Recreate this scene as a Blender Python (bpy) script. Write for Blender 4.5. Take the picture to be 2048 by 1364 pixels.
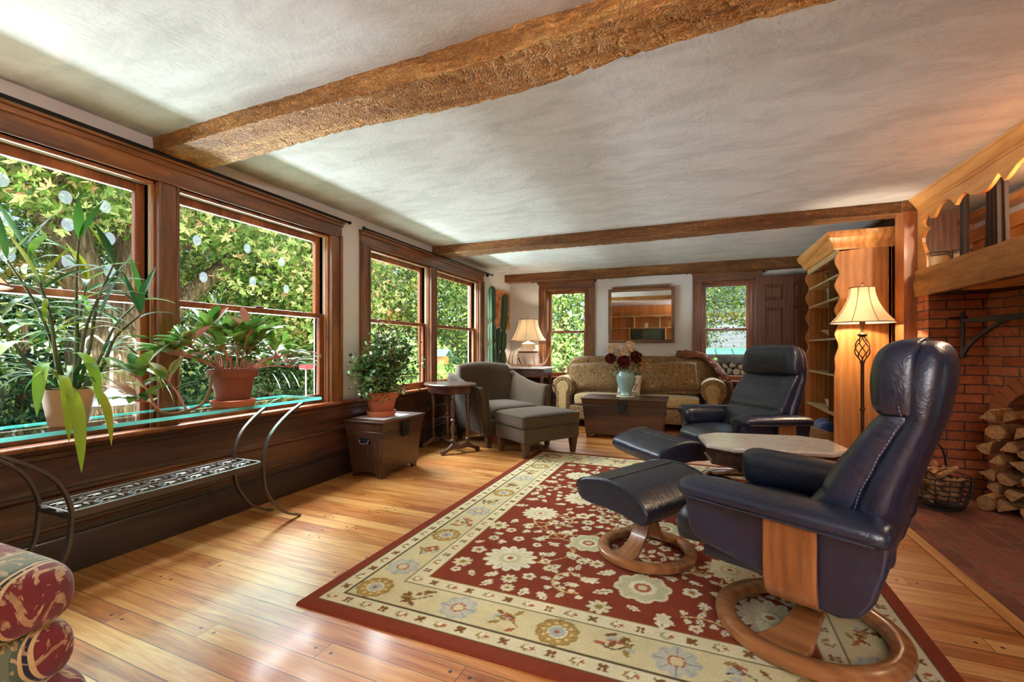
import bpy, bmesh, math, random
import numpy as np
from mathutils import Vector, Matrix, noise as mnoise

for o in list(bpy.data.objects):
    bpy.data.objects.remove(o)
SC = bpy.context.scene
COL = SC.collection
PI = math.pi

# ------------------------------------------------------------------ camera
YAW = math.atan(364 / 910.0)
cam = bpy.data.cameras.new('camera')
cam.sensor_width = 36.0
cam.lens = 910.0 / 2048.0 * 36.0
cam.shift_y = 16.0 / 2048.0
cam.clip_start = 0.03
cam.clip_end = 300
cam_o = bpy.data.objects.new('camera', cam)
COL.objects.link(cam_o)
cam_o.location = (0, 0, 1.05)
cam_o.rotation_euler = (PI / 2, 0, YAW)
SC.camera = cam_o

# ------------------------------------------------------------------ world, sun, fill lights, exposure
SC.view_settings.view_transform = 'Standard'
SC.view_settings.look = 'None'
SC.view_settings.exposure = 1.05
SC.view_settings.gamma = 1.0
SC.view_settings.use_curve_mapping = False
SC.cycles.use_denoising = True
SC.cycles.max_bounces = 8
SC.cycles.diffuse_bounces = 4
SC.cycles.glossy_bounces = 4
SC.cycles.transmission_bounces = 6
SC.cycles.transparent_max_bounces = 12
SC.cycles.caustics_reflective = False
SC.cycles.caustics_refractive = False
SC.cycles.sample_clamp_indirect = 6.0

W = bpy.data.worlds.new('sky')
SC.world = W
W.use_nodes = True
wn = W.node_tree.nodes
wn.clear()
sky = wn.new('ShaderNodeTexSky')
sky.sky_type = 'NISHITA'
sky.sun_disc = False
sky.sun_elevation = math.radians(48)
sky.sun_rotation = math.radians(120)
sky.air_density = 1.0
sky.dust_density = 0.6
bg = wn.new('ShaderNodeBackground')
bg.inputs['Strength'].default_value = 0.14
wo = wn.new('ShaderNodeOutputWorld')
W.node_tree.links.new(sky.outputs[0], bg.inputs[0])
W.node_tree.links.new(bg.outputs[0], wo.inputs[0])


def light(name, kind, loc, energy, color=(1, 1, 1), size=None, size_y=None, target=None):
    L = bpy.data.lights.new(name, kind)
    L.energy = energy
    L.color = color
    if kind == 'AREA':
        L.shape = 'RECTANGLE'
        L.size = size
        L.size_y = size_y
    elif size is not None:
        if kind == 'SUN':
            L.angle = size
        else:
            L.shadow_soft_size = size
    o = bpy.data.objects.new(name, L)
    COL.objects.link(o)
    o.location = loc
    if target is not None:
        d = Vector(target) - Vector(loc)
        o.rotation_euler = d.to_track_quat('-Z', 'Y').to_euler()
    return o


# the sun stands behind the house on the chimney side: it lights the garden, never the room
light('sun', 'SUN', (20, -8, 25), 4.2, (1.0, 0.93, 0.80), math.radians(1.0), target=(20 - 13.5, -8 + 7.0, 25 - 16.0))
# fill panels added outside the windows, standing in for sky and lawn daylight
DAY = (0.84, 0.92, 1.0)
light('fill_panel_garden', 'AREA', (-4.5, 1.6, 3.65), 400, DAY, 3.2, 1.9, target=(-1.2, 1.9, 0.6))
light('fill_panel_garden', 'AREA', (-4.5, 4.6, 3.65), 620, DAY, 2.8, 1.9, target=(-1.2, 4.5, 0.6))
light('fill_panel_back', 'AREA', (-1.8, 8.4, 3.5), 260, DAY, 1.3, 1.4, target=(-1.6, 5.0, 0.6))
light('fill_panel_back', 'AREA', (0.4, 8.4, 3.5), 260, DAY, 1.1, 1.4, target=(0.2, 5.0, 0.6))
light('fill_panel_side', 'AREA', (0.9, -4.4, 3.0), 130, DAY, 1.6, 1.6, target=(0.6, 0.0, 0.7))  # added panel shining in through the added window behind the viewer
light('fill_panel_lawn', 'AREA', (-3.85, 1.6, -0.30), 35, (0.88, 0.96, 1.0), 1.5, 3.0, target=(-3.84, 1.6, 3.0))
light('fill_panel_lawn', 'AREA', (-3.85, 4.5, -0.30), 50, (0.88, 0.96, 1.0), 1.5, 2.6, target=(-3.84, 4.5, 3.0))
light('fill_panel_far_lawn', 'AREA', (-6.3, 3.4, -0.20), 560, (0.90, 0.97, 1.0), 9.5, 0.42, target=(-3.3, 3.4, 0.85))  # added strip panel, brightens the ceiling far from the windows
light('upward_fill', 'AREA', (0.9, -1.5, 1.75), 150, (0.86, 0.93, 1.0), 0.5, 0.5, target=(0.9, -1.4, 3.0))  # added upward fill behind the viewer, no fixture
light('pantry_fill', 'POINT', (1.92, 3.0, 2.03), 34, (1.0, 0.80, 0.55), 0.08)  # added warm fill light inside the mantel opening, no fixture

# ------------------------------------------------------------------ object helpers
def tag(o, label=None, cat=None, group=None, kind=None):
    if label: o['label'] = label
    if cat: o['category'] = cat
    if group: o['group'] = group
    if kind: o['kind'] = kind
    return o


def thing(name, label, cat, loc=(0, 0, 0), rz=0.0, group=None, kind=None):
    o = bpy.data.objects.new(name, None)
    o.empty_display_size = 0.05
    COL.objects.link(o)
    o.location = loc
    o.rotation_euler = (0, 0, rz)
    return tag(o, label, cat, group, kind)


class MB:
    """collects vertices and faces of one mesh"""
    def __init__(s):
        s.v = []
        s.f = []

    def add(s, vs, fs, M=None):
        b = len(s.v)
        if M is not None:
            vs = [tuple(M @ Vector(p)) for p in vs]
        s.v.extend([tuple(p) for p in vs])
        s.f.extend([tuple(b + i for i in f) for f in fs])
        return s

    def box(s, lo, hi, M=None):
        x0, y0, z0 = lo
        x1, y1, z1 = hi
        if x0 > x1: x0, x1 = x1, x0
        if y0 > y1: y0, y1 = y1, y0
        if z0 > z1: z0, z1 = z1, z0
        vs = [(x0, y0, z0), (x1, y0, z0), (x1, y1, z0), (x0, y1, z0), (x0, y0, z1), (x1, y0, z1), (x1, y1, z1), (x0, y1, z1)]
        fs = [(3, 2, 1, 0), (4, 5, 6, 7), (0, 1, 5, 4), (1, 2, 6, 5), (2, 3, 7, 6), (3, 0, 4, 7)]
        return s.add(vs, fs, M)

    def loft(s, rings, closed=True, cap=True, M=None):
        n = len(rings[0])
        vs = [p for r in rings for p in r]
        fs = []
        for i in range(len(rings) - 1):
            for j in range(n if closed else n - 1):
                k = (j + 1) % n
                fs.append((i * n + j, i * n + k, (i + 1) * n + k, (i + 1) * n + j))
        if cap and closed:
            fs.append(tuple(range(n - 1, -1, -1)))
            b = (len(rings) - 1) * n
            fs.append(tuple(b + j for j in range(n)))
        return s.add(vs, fs, M)

    def tube(s, pts, r, n=8, cap=True, M=None, flat=None):
        pts = [Vector(p) for p in pts]
        rs = r if isinstance(r, (list, tuple)) else [r] * len(pts)
        t0 = (pts[1] - pts[0]).normalized()
        up = Vector((0, 0, 1)) if abs(t0.z) < 0.9 else Vector((1, 0, 0))
        nrm = t0.cross(up).normalized()
        rings = []
        for i, p in enumerate(pts):
            if i == 0: t = t0
            elif i == len(pts) - 1: t = (pts[i] - pts[i - 1]).normalized()
            else: t = ((pts[i + 1] - p).normalized() + (p - pts[i - 1]).normalized()).normalized()
            nrm = (nrm - t * nrm.dot(t))
            if nrm.length < 1e-6: nrm = t.orthogonal()
            nrm.normalize()
            bi = t.cross(nrm)
            rings.append([tuple(p + (nrm * math.cos(2 * PI * k / n) + bi * math.sin(2 * PI * k / n)) * rs[i]) for k in range(n)])
        return s.loft(rings, True, cap, M)

    def strip(s, pts, width_dir, w, th, M=None):
        """a flat bar: path pts, half width w along width_dir, thickness th"""
        pts = [Vector(p) for p in pts]
        wd = Vector(width_dir).normalized()
        rings = []
        for i, p in enumerate(pts):
            a = pts[max(0, i - 1)]
            b = pts[min(len(pts) - 1, i + 1)]
            t = (b - a).normalized()
            nn = t.cross(wd).normalized()
            ww = w[i] if isinstance(w, (list, tuple)) else w
            tt = th[i] if isinstance(th, (list, tuple)) else th
            rings.append([tuple(p + wd * ww + nn * tt), tuple(p - wd * ww + nn * tt), tuple(p - wd * ww - nn * tt), tuple(p + wd * ww - nn * tt)])
        return s.loft(rings, True, True, M)

    def lathe(s, prof, n=24, M=None, capb=True, capt=True):
        rings = [[(r * math.cos(2 * PI * k / n), r * math.sin(2 * PI * k / n), z) for k in range(n)] for r, z in prof]
        nn = n
        vs = [p for r in rings for p in r]
        fs = []
        for i in range(len(rings) - 1):
            for j in range(nn):
                k = (j + 1) % nn
                fs.append((i * nn + j, i * nn + k, (i + 1) * nn + k, (i + 1) * nn + j))
        if capb: fs.append(tuple(range(nn - 1, -1, -1)))
        if capt: fs.append(tuple((len(rings) - 1) * nn + j for j in range(nn)))
        return s.add(vs, fs, M)

    def prism(s, poly, th0, th1, plane='XZ', M=None):
        """polygon in a plane, extruded along the remaining axis from th0 to th1"""
        def P(a, b, t):
            return {'XZ': (a, t, b), 'YZ': (t, a, b), 'XY': (a, b, t)}[plane]
        n = len(poly)
        vs = [P(a, b, th0) for a, b in poly] + [P(a, b, th1) for a, b in poly]
        fs = [tuple(range(n)), tuple(range(2 * n - 1, n - 1, -1))]
        for i in range(n):
            k = (i + 1) % n
            fs.append((i, n + i, n + k, k))
        return s.add(vs, fs, M)

    def sphere(s, c, r, n=12, m=8, sq=(1, 1, 1)):
        vs = [(c[0], c[1], c[2] - r * sq[2])]
        for i in range(1, m):
            a = -PI / 2 + PI * i / m
            for k in range(n):
                vs.append((c[0] + r * sq[0] * math.cos(a) * math.cos(2 * PI * k / n), c[1] + r * sq[1] * math.cos(a) * math.sin(2 * PI * k / n), c[2] + r * sq[2] * math.sin(a)))
        vs.append((c[0], c[1], c[2] + r * sq[2]))
        fs = []
        for k in range(n):
            fs.append((0, 1 + (k + 1) % n, 1 + k))
            fs.append((len(vs) - 1, 1 + (m - 2) * n + k, 1 + (m - 2) * n + (k + 1) % n))
        for i in range(m - 2):
            for k in range(n):
                a = 1 + i * n
                fs.append((a + k, a + (k + 1) % n, a + n + (k + 1) % n, a + n + k))
        return s.add(vs, fs)

    def pillow(s, half, rad, n=10, fn=None, M=None):
        """rounded box; fn(p, u) may move each point (u in -1..1)"""
        hx, hy, hz = half
        r = min(rad, hx, hy, hz)
        inner = Vector((hx - r, hy - r, hz - r))
        idx = {}
        vs = []
        fs = []
        def vid(i, j, k):
            key = (i, j, k)
            if key not in idx:
                u = Vector((2 * i / n - 1, 2 * j / n - 1, 2 * k / n - 1))
                uu = Vector([math.copysign(abs(t) ** 0.72, t) if False else math.sin(t * PI / 2) * 0.5 + t * 0.5 for t in u])
                p = Vector((uu.x * hx, uu.y * hy, uu.z * hz))
                c = Vector([max(-inner[a], min(inner[a], p[a])) for a in range(3)])
                d = p - c
                if d.length > 1e-9:
                    p = c + d.normalized() * r
                if fn: p = Vector(fn(p, u))
                idx[key] = len(vs)
                vs.append(tuple(p))
            return idx[key]
        for a in range(n):
            for b in range(n):
                fs.append((vid(a, b, 0), vid(a, b + 1, 0), vid(a + 1, b + 1, 0), vid(a + 1, b, 0)))
                fs.append((vid(a, b, n), vid(a + 1, b, n), vid(a + 1, b + 1, n), vid(a, b + 1, n)))
                fs.append((vid(a, 0, b), vid(a + 1, 0, b), vid(a + 1, 0, b + 1), vid(a, 0, b + 1)))
                fs.append((vid(a, n, b), vid(a, n, b + 1), vid(a + 1, n, b + 1), vid(a + 1, n, b)))
                fs.append((vid(0, a, b), vid(0, a, b + 1), vid(0, a + 1, b + 1), vid(0, a + 1, b)))
                fs.append((vid(n, a, b), vid(n, a + 1, b), vid(n, a + 1, b + 1), vid(n, a, b + 1)))
        return s.add(vs, fs, M)

    def obj(s, name, mat, parent=None, bevel=0.0, smooth=35, subsurf=0, loc=None, rot=None, seg=2):
        me = bpy.data.meshes.new(name)
        me.from_pydata(s.v, [], s.f)
        me.validate()
        bm = bmesh.new()
        bm.from_mesh(me)
        bmesh.ops.recalc_face_normals(bm, faces=bm.faces)
        bm.to_mesh(me)
        bm.free()
        if mat: me.materials.append(mat)
        o = bpy.data.objects.new(name, me)
        COL.objects.link(o)
        if parent: o.parent = parent
        if loc: o.location = loc
        if rot: o.rotation_euler = rot
        if smooth:
            me.polygons.foreach_set('use_smooth', [True] * len(me.polygons))
            me.set_sharp_from_angle(angle=math.radians(smooth))
        if bevel:
            m = o.modifiers.new('soft_edges', 'BEVEL')
            m.width = bevel
            m.segments = seg
            m.limit_method = 'ANGLE'
            m.angle_limit = math.radians(38)
        if subsurf:
            m = o.modifiers.new('smooth', 'SUBSURF')
            m.levels = subsurf
            m.render_levels = subsurf
        return o


def copy_tree(o, parent=None):
    c = o.copy()
    COL.objects.link(c)
    if parent is not None: c.parent = parent
    for ch in list(o.children):
        copy_tree(ch, c)
    return c


def structure(o, name_label=None):
    o['kind'] = 'structure'
    if name_label: o['label'] = name_label
    return o


def fast_mesh(name, verts, faces, mat, parent=None, smooth=False):
    """faces: (n,4) or (n,3) int array"""
    me = bpy.data.meshes.new(name)
    nv, nf, k = len(verts), len(faces), faces.shape[1]
    me.vertices.add(nv)
    me.vertices.foreach_set('co', np.asarray(verts, dtype=np.float32).ravel())
    me.loops.add(nf * k)
    me.loops.foreach_set('vertex_index', faces.astype(np.int32).ravel())
    me.polygons.add(nf)
    me.polygons.foreach_set('loop_start', np.arange(0, nf * k, k, dtype=np.int32))
    me.polygons.foreach_set('use_smooth', np.full(nf, smooth))
    me.update(calc_edges=True)
    if mat: me.materials.append(mat)
    o = bpy.data.objects.new(name, me)
    COL.objects.link(o)
    if parent: o.parent = parent
    return o


def bez(p0, p1, p2, p3, n=12):
    out = []
    for i in range(n + 1):
        t = i / n
        out.append(tuple((1 - t) ** 3 * a + 3 * (1 - t) ** 2 * t * b + 3 * (1 - t) * t * t * c + t ** 3 * d for a, b, c, d in zip(p0, p1, p2, p3)))
    return out


def crspline(pts, n=6):
    """catmull-rom through pts"""
    P = [Vector(p) for p in pts]
    P = [P[0] * 2 - P[1]] + P + [P[-1] * 2 - P[-2]]
    out = []
    for i in range(1, len(P) - 2):
        for k in range(n):
            t = k / n
            a, b, c, d = P[i - 1], P[i], P[i + 1], P[i + 2]
            out.append(tuple(0.5 * ((2 * b) + (c - a) * t + (2 * a - 5 * b + 4 * c - d) * t * t + (3 * b - a - 3 * c + d) * t ** 3)))
    out.append(tuple(P[-2]))
    return out
# ------------------------------------------------------------------ materials
def srgb(h):
    if isinstance(h, str):
        h = h.lstrip('#')
        c = [int(h[i:i + 2], 16) / 255 for i in (0, 2, 4)]
    else:
        c = [x / 255 for x in h]
    return tuple((x / 12.92 if x <= 0.04045 else ((x + 0.055) / 1.055) ** 2.4) for x in c) + (1,)


class NT:
    def __init__(s, name):
        s.m = bpy.data.materials.new(name)
        s.m.use_nodes = True
        s.t = s.m.node_tree
        s.t.nodes.clear()
        s.out = s.t.nodes.new('ShaderNodeOutputMaterial')

    def n(s, kind, **kw):
        nd = s.t.nodes.new('ShaderNode' + kind)
        for k, v in kw.items():
            if k.startswith('i_'):
                key = k[2:]
                sock = nd.inputs[int(key)] if key.isdigit() else nd.inputs[key.replace('_', ' ')]
                s.set(sock, v)
            else:
                setattr(nd, k, v)
        return nd

    def set(s, sock, v):
        if isinstance(v, bpy.types.NodeSocket):
            s.t.links.new(v, sock)
        elif isinstance(v, bpy.types.Node):
            s.t.links.new(v.outputs[0], sock)
        else:
            sock.default_value = v

    def math(s, op, a, b=None, c=None):
        nd = s.n('Math', operation=op)
        s.set(nd.inputs[0], a)
        if b is not None: s.set(nd.inputs[1], b)
        if c is not None: s.set(nd.inputs[2], c)
        return nd.outputs[0]

    def ramp(s, fac, stops, interp='LINEAR'):
        nd = s.n('ValToRGB')
        cr = nd.color_ramp
        cr.interpolation = interp
        while len(cr.elements) < len(stops):
            cr.elements.new(0.5)
        for e, (p, c) in zip(cr.elements, stops):
            e.position = p
            e.color = c if len(c) == 4 else tuple(c) + (1,)
        s.set(nd.inputs[0], fac)
        return nd.outputs[0]

    def mix(s, fac, a, b, mode='MIX'):
        nd = s.n('MixRGB', blend_type=mode)
        s.set(nd.inputs[0], fac)
        s.set(nd.inputs[1], a)
        s.set(nd.inputs[2], b)
        return nd.outputs[0]

    def coords(s, kind='Object', scale=(1, 1, 1), rot=(0, 0, 0), loc=(0, 0, 0)):
        tc = s.n('TexCoord')
        mp = s.n('Mapping')
        mp.inputs['Scale'].default_value = scale
        mp.inputs['Rotation'].default_value = rot
        mp.inputs['Location'].default_value = loc
        s.t.links.new(tc.outputs[kind], mp.inputs[0])
        return mp.outputs[0]

    def noise(s, vec, scale, detail=4, rough=0.55, dist=0.0):
        nd = s.n('TexNoise')
        s.set(nd.inputs['Vector'], vec)
        nd.inputs['Scale'].default_value = scale
        nd.inputs['Detail'].default_value = detail
        nd.inputs['Roughness'].default_value = rough
        nd.inputs['Distortion'].default_value = dist
        return nd.outputs[0]

    def bump(s, h, strength=0.3, dist=0.01):
        nd = s.n('Bump')
        nd.inputs['Strength'].default_value = strength
        nd.inputs['Distance'].default_value = dist
        s.set(nd.inputs['Height'], h)
        return nd.outputs[0]

    def pbr(s, color, rough=0.5, normal=None, metal=0.0, coat=0.0, spec=0.5, sheen=0.0, coat_rough=0.1):
        nd = s.n('BsdfPrincipled')
        s.set(nd.inputs['Base Color'], color)
        s.set(nd.inputs['Roughness'], rough)
        s.set(nd.inputs['Metallic'], metal)
        nd.inputs['Coat Weight'].default_value = coat
        nd.inputs['Coat Roughness'].default_value = coat_rough
        nd.inputs['Specular IOR Level'].default_value = spec
        nd.inputs['Sheen Weight'].default_value = sheen
        if normal is not None: s.set(nd.inputs['Normal'], normal)
        return nd

    def done(s, shader):
        s.set(s.out.inputs[0], shader)
        return s.m


def plain(name, c, rough=0.5, metal=0.0, coat=0.0, bump=0.0, bscale=60, var=0.0, sheen=0.0, spec=0.5):
    t = NT(name)
    col = srgb(c)
    co = t.coords()
    base = col
    if var:
        base = t.mix(t.noise(co, 7, 5), tuple(x * (1 - var) for x in col[:3]) + (1,), tuple(min(1, x * (1 + var)) for x in col[:3]) + (1,))
    nm = t.bump(t.noise(co, bscale, 3), bump, 0.004) if bump else None
    return t.done(t.pbr(base, rough, nm, metal, coat, spec, sheen))


def wood(name, dark, mid, light_, axis='Y', scale=1.0, rough=0.4, coat=0.0, bump=0.12, knots=True):
    t = NT(name)
    st = {'X': (0.12, 1, 1), 'Y': (1, 0.12, 1), 'Z': (1, 1, 0.12)}[axis]
    co = t.coords(scale=tuple(a * scale for a in st))
    broad = t.noise(co, 5, 3, 0.5, 0.8)
    fine = t.noise(co, 42, 6, 0.7, 0.3)
    ring = t.n('TexWave', wave_type='BANDS', bands_direction={'X': 'Y', 'Y': 'X', 'Z': 'X'}[axis])
    t.set(ring.inputs['Vector'], co)
    ring.inputs['Scale'].default_value = 5
    ring.inputs['Distortion'].default_value = 9
    ring.inputs['Detail'].default_value = 3
    f = t.math('ADD', t.math('MULTIPLY', broad, 0.5), t.math('ADD', t.math('MULTIPLY', fine, 0.36), t.math('MULTIPLY', ring.outputs['Fac'], 0.14)))
    col = t.ramp(f, [(0.30, srgb(dark)), (0.5, srgb(mid)), (0.70, srgb(light_))])
    if knots:
        vo = t.n('TexVoronoi')
        t.set(vo.inputs['Vector'], t.coords(scale=tuple((0.45 if a < 1 else 1) * scale * 3.0 for a in st)))
        k = t.ramp(vo.outputs['Distance'], [(0.0, (0.25, 0.2, 0.2, 1)), (0.09, (1, 1, 1, 1))])
        col = t.mix(0.75, col, k, 'MULTIPLY')
    nm = t.bump(fine, bump, 0.004)
    return t.done(t.pbr(col, rough, nm, 0, coat))


def make_floor():
    t = NT('pegged_floorboards')
    co = t.coords(rot=(0, 0, 0.032))
    sep = t.n('SeparateXYZ')
    t.set(sep.inputs[0], co)
    x, y = sep.outputs[0], sep.outputs[1]
    bw, bl = 0.088, 1.55
    yi = t.math('FLOOR', t.math('DIVIDE', y, bw))
    fy = t.math('SUBTRACT', t.math('DIVIDE', y, bw), yi)
    wn1 = t.n('TexWhiteNoise', noise_dimensions='1D')
    t.set(wn1.inputs['W'], yi)
    xs = t.math('ADD', t.math('DIVIDE', x, bl), wn1.outputs[0])
    xi = t.math('FLOOR', xs)
    fx = t.math('MULTIPLY', t.math('SUBTRACT', xs, xi), bl)
    cmb = t.n('CombineXYZ')
    t.set(cmb.inputs[0], xi)
    t.set(cmb.inputs[1], yi)
    wn2 = t.n('TexWhiteNoise', noise_dimensions='2D')
    t.set(wn2.inputs['Vector'], cmb.outputs[0])
    rnd = wn2.outputs[0]
    off = t.n('VectorMath', operation='ADD')
    t.set(off.inputs[0], co)
    sc = t.n('VectorMath', operation='SCALE')
    t.set(sc.inputs[0], wn2.outputs[1])
    sc.inputs['Scale'].default_value = 20
    t.set(off.inputs[1], sc.outputs[0])
    mp = t.n('Mapping')
    mp.inputs['Scale'].default_value = (0.9, 9, 1)
    t.set(mp.inputs[0], off.outputs[0])
    g1 = t.noise(mp.outputs[0], 2.2, 4, 0.55, 1.4)
    mp2 = t.n('Mapping')
    mp2.inputs['Scale'].default_value = (1.2, 26, 1)
    t.set(mp2.inputs[0], off.outputs[0])
    g2 = t.noise(mp2.outputs[0], 5, 5, 0.7, 0.4)
    f = t.math('ADD', t.math('MULTIPLY', g1, 0.48), t.math('ADD', t.math('MULTIPLY', g2, 0.34), t.math('MULTIPLY', rnd, 0.22)))
    col = t.ramp(f, [(0.30, srgb((112, 56, 20))), (0.42, srgb((166, 96, 42))), (0.54, srgb((192, 128, 66))), (0.70, srgb((216, 164, 100)))])
    # seams and butt joints
    ey = t.math('MINIMUM', fy, t.math('SUBTRACT', 1.0, fy))
    sy = t.math('LESS_THAN', ey, 0.020)
    dj = t.math('MINIMUM', fx, t.math('SUBTRACT', bl, fx))
    sx = t.math('LESS_THAN', dj, 0.0016)
    seam = t.math('MAXIMUM', sy, sx)
    px_ = t.math('SUBTRACT', dj, 0.036)
    py_ = t.math('MULTIPLY', t.math('SUBTRACT', fy, 0.5), bw)
    rr = t.math('ADD', t.math('MULTIPLY', px_, px_), t.math('MULTIPLY', py_, py_))
    peg = t.math('LESS_THAN', rr, 0.0065 ** 2)
    col = t.mix(t.math('MULTIPLY', seam, 0.8), col, srgb((52, 26, 10)))
    col = t.mix(peg, col, srgb((30, 20, 16)))
    h = t.math('SUBTRACT', t.math('MULTIPLY', g2, 0.12), seam)
    wear = t.noise(t.coords(), 1.6, 4, 0.6)
    rough = t.math('ADD', 0.24, t.math('MULTIPLY', wear, 0.2))
    return t.done(t.pbr(col, rough, t.bump(h, 0.25, 0.003), 0, 0.25, coat_rough=0.16))


def make_brick(name, plane, bw=0.2, bh=0.067, c1=(150, 84, 52), c2=(112, 58, 38), mort=(70, 60, 54), offs=0.5, rough=0.85):
    t = NT(name)
    tc = t.n('TexCoord')
    sep = t.n('SeparateXYZ')
    t.set(sep.inputs[0], tc.outputs['Object'])
    cmb = t.n('CombineXYZ')
    i = {'XY': (0, 1), 'YX': (1, 0), 'XZ': (0, 2), 'YZ': (1, 2)}[plane]
    t.set(cmb.inputs[0], sep.outputs[i[0]])
    t.set(cmb.inputs[1], sep.outputs[i[1]])
    jit = t.n('VectorMath', operation='ADD')
    t.set(jit.inputs[0], cmb.outputs[0])
    nz = t.n('TexNoise')
    nz.inputs['Scale'].default_value = 9
    t.set(nz.inputs['Vector'], tc.outputs['Object'])
    sc = t.n('VectorMath', operation='SCALE')
    t.set(sc.inputs[0], nz.outputs[1])
    sc.inputs['Scale'].default_value = 0.012
    t.set(jit.inputs[1], sc.outputs[0])
    br = t.n('TexBrick', offset=offs)
    t.set(br.inputs['Vector'], jit.outputs[0])
    br.inputs['Color1'].default_value = srgb(c1)
    br.inputs['Color2'].default_value = srgb(c2)
    br.inputs['Mortar'].default_value = srgb(mort)
    br.inputs['Scale'].default_value = 1
    br.inputs['Brick Width'].default_value = bw
    br.inputs['Row Height'].default_value = bh
    br.inputs['Mortar Size'].default_value = 0.005
    br.inputs['Mortar Smooth'].default_value = 0.3
    br.inputs['Bias'].default_value = -0.1
    n1 = t.noise(tc.outputs['Object'], 26, 5, 0.65)
    col = t.mix(0.55, br.outputs[0], t.ramp(n1, [(0.3, (0.42, 0.38, 0.36, 1)), (0.62, (1.15, 1.08, 1.0, 1))]), 'MULTIPLY')
    h = t.math('SUBTRACT', t.math('MULTIPLY', n1, 0.35), br.outputs[1])
    return t.done(t.pbr(col, rough, t.bump(h, 0.7, 0.008), 0, 0, 0.25))


def make_plaster(name, c, bump=0.25, scale=70, blot=0.05):
    t = NT(name)
    co = t.coords()
    col = srgb(c)
    b = t.noise(t.coords(scale=(1, 2.4, 1)), 2.6, 7, 0.66, 0.8)
    lo = tuple(x * (1 - blot * 3.2) for x in col[:3]) + (1,)
    colr = t.ramp(b, [(0.36, lo), (0.58, col)])
    h = t.math('ADD', t.noise(co, scale, 4, 0.7), t.math('MULTIPLY', t.noise(co, scale * 0.25, 3), 0.6))
    return t.done(t.pbr(colr, 0.92, t.bump(h, bump, 0.006), 0, 0, 0.15))


def make_glass(name, tint=(0.97, 0.99, 0.98), refl=1.0):
    t = NT(name)
    tr = t.n('BsdfTransparent')
    tr.inputs[0].default_value = tint + (1,)
    gl = t.n('BsdfGlossy')
    gl.inputs['Roughness'].default_value = 0.01
    fr = t.n('Fresnel')
    fr.inputs[0].default_value = 1.45
    ms = t.n('MixShader')
    g = t.n('NewGeometry')
    t.set(ms.inputs[0], t.math('MULTIPLY', t.math('MULTIPLY', fr.outputs[0], refl), t.math('SUBTRACT', 1.0, g.outputs['Backfacing'])))
    t.set(ms.inputs[1], tr.outputs[0])
    t.set(ms.inputs[2], gl.outputs[0])
    return t.done(ms)


def make_leaf(name, stops, trans=0.35, rough=0.5, veins=False):
    t = NT(name)
    g = t.n('NewGeometry')
    col = t.ramp(g.outputs['Random Per Island'], [(p, srgb(c)) for p, c in stops])
    p = t.pbr(col, rough, None, 0, 0, 0.4)
    tr = t.n('BsdfTranslucent')
    t.set(tr.inputs[0], t.mix(0.5, col, srgb((210, 220, 60)), 'MULTIPLY') if False else col)
    ms = t.n('MixShader')
    ms.inputs[0].default_value = trans
    t.set(ms.inputs[1], p)
    t.set(ms.inputs[2], tr)
    return t.done(ms)


def make_leather():
    t = NT('navy_leather')
    co = t.coords()
    n1 = t.noise(co, 3.0, 3)
    col = t.ramp(n1, [(0.35, srgb((12, 18, 36))), (0.65, srgb((23, 33, 60)))])
    vo = t.n('TexVoronoi')
    t.set(vo.inputs['Vector'], co)
    vo.inputs['Scale'].default_value = 160
    wr = t.noise(t.coords(scale=(1, 2.2, 1)), 11, 4, 0.6, 1.2)
    h = t.math('ADD', t.math('MULTIPLY', vo.outputs[0], 0.22), t.math('MULTIPLY', wr, 2.2))
    return t.done(t.pbr(col, t.math('ADD', 0.30, t.math('MULTIPLY', n1, 0.14)), t.bump(h, 0.30, 0.008), 0, 0.35, 0.6, 0, 0.26))


def make_tapestry(name, cols, scale=40, rough=0.9):
    """small woven figure in several colours"""
    t = NT(name)
    co = t.coords()
    dn = t.noise(co, scale * 0.5, 4, 0.6, 2.0)
    f1 = t.noise(co, scale, 5, 0.7, 2.5)
    vo = t.n('TexVoronoi')
    t.set(vo.inputs['Vector'], co)
    vo.inputs['Scale'].default_value = scale * 0.6
    base = t.ramp(f1, [(0.36, srgb(cols[0])), (0.46, srgb(cols[1])), (0.54, srgb(cols[2])), (0.64, srgb(cols[3]))])
    col = t.mix(t.ramp(vo.outputs[0], [(0.25, (1, 1, 1, 1)), (0.32, (0, 0, 0, 1))]), base, t.ramp(dn, [(0.45, srgb(cols[4])), (0.55, srgb(cols[2]))]))
    return t.done(t.pbr(col, rough, t.bump(f1, 0.25, 0.004), 0, 0, 0.15, 0.3))


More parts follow.
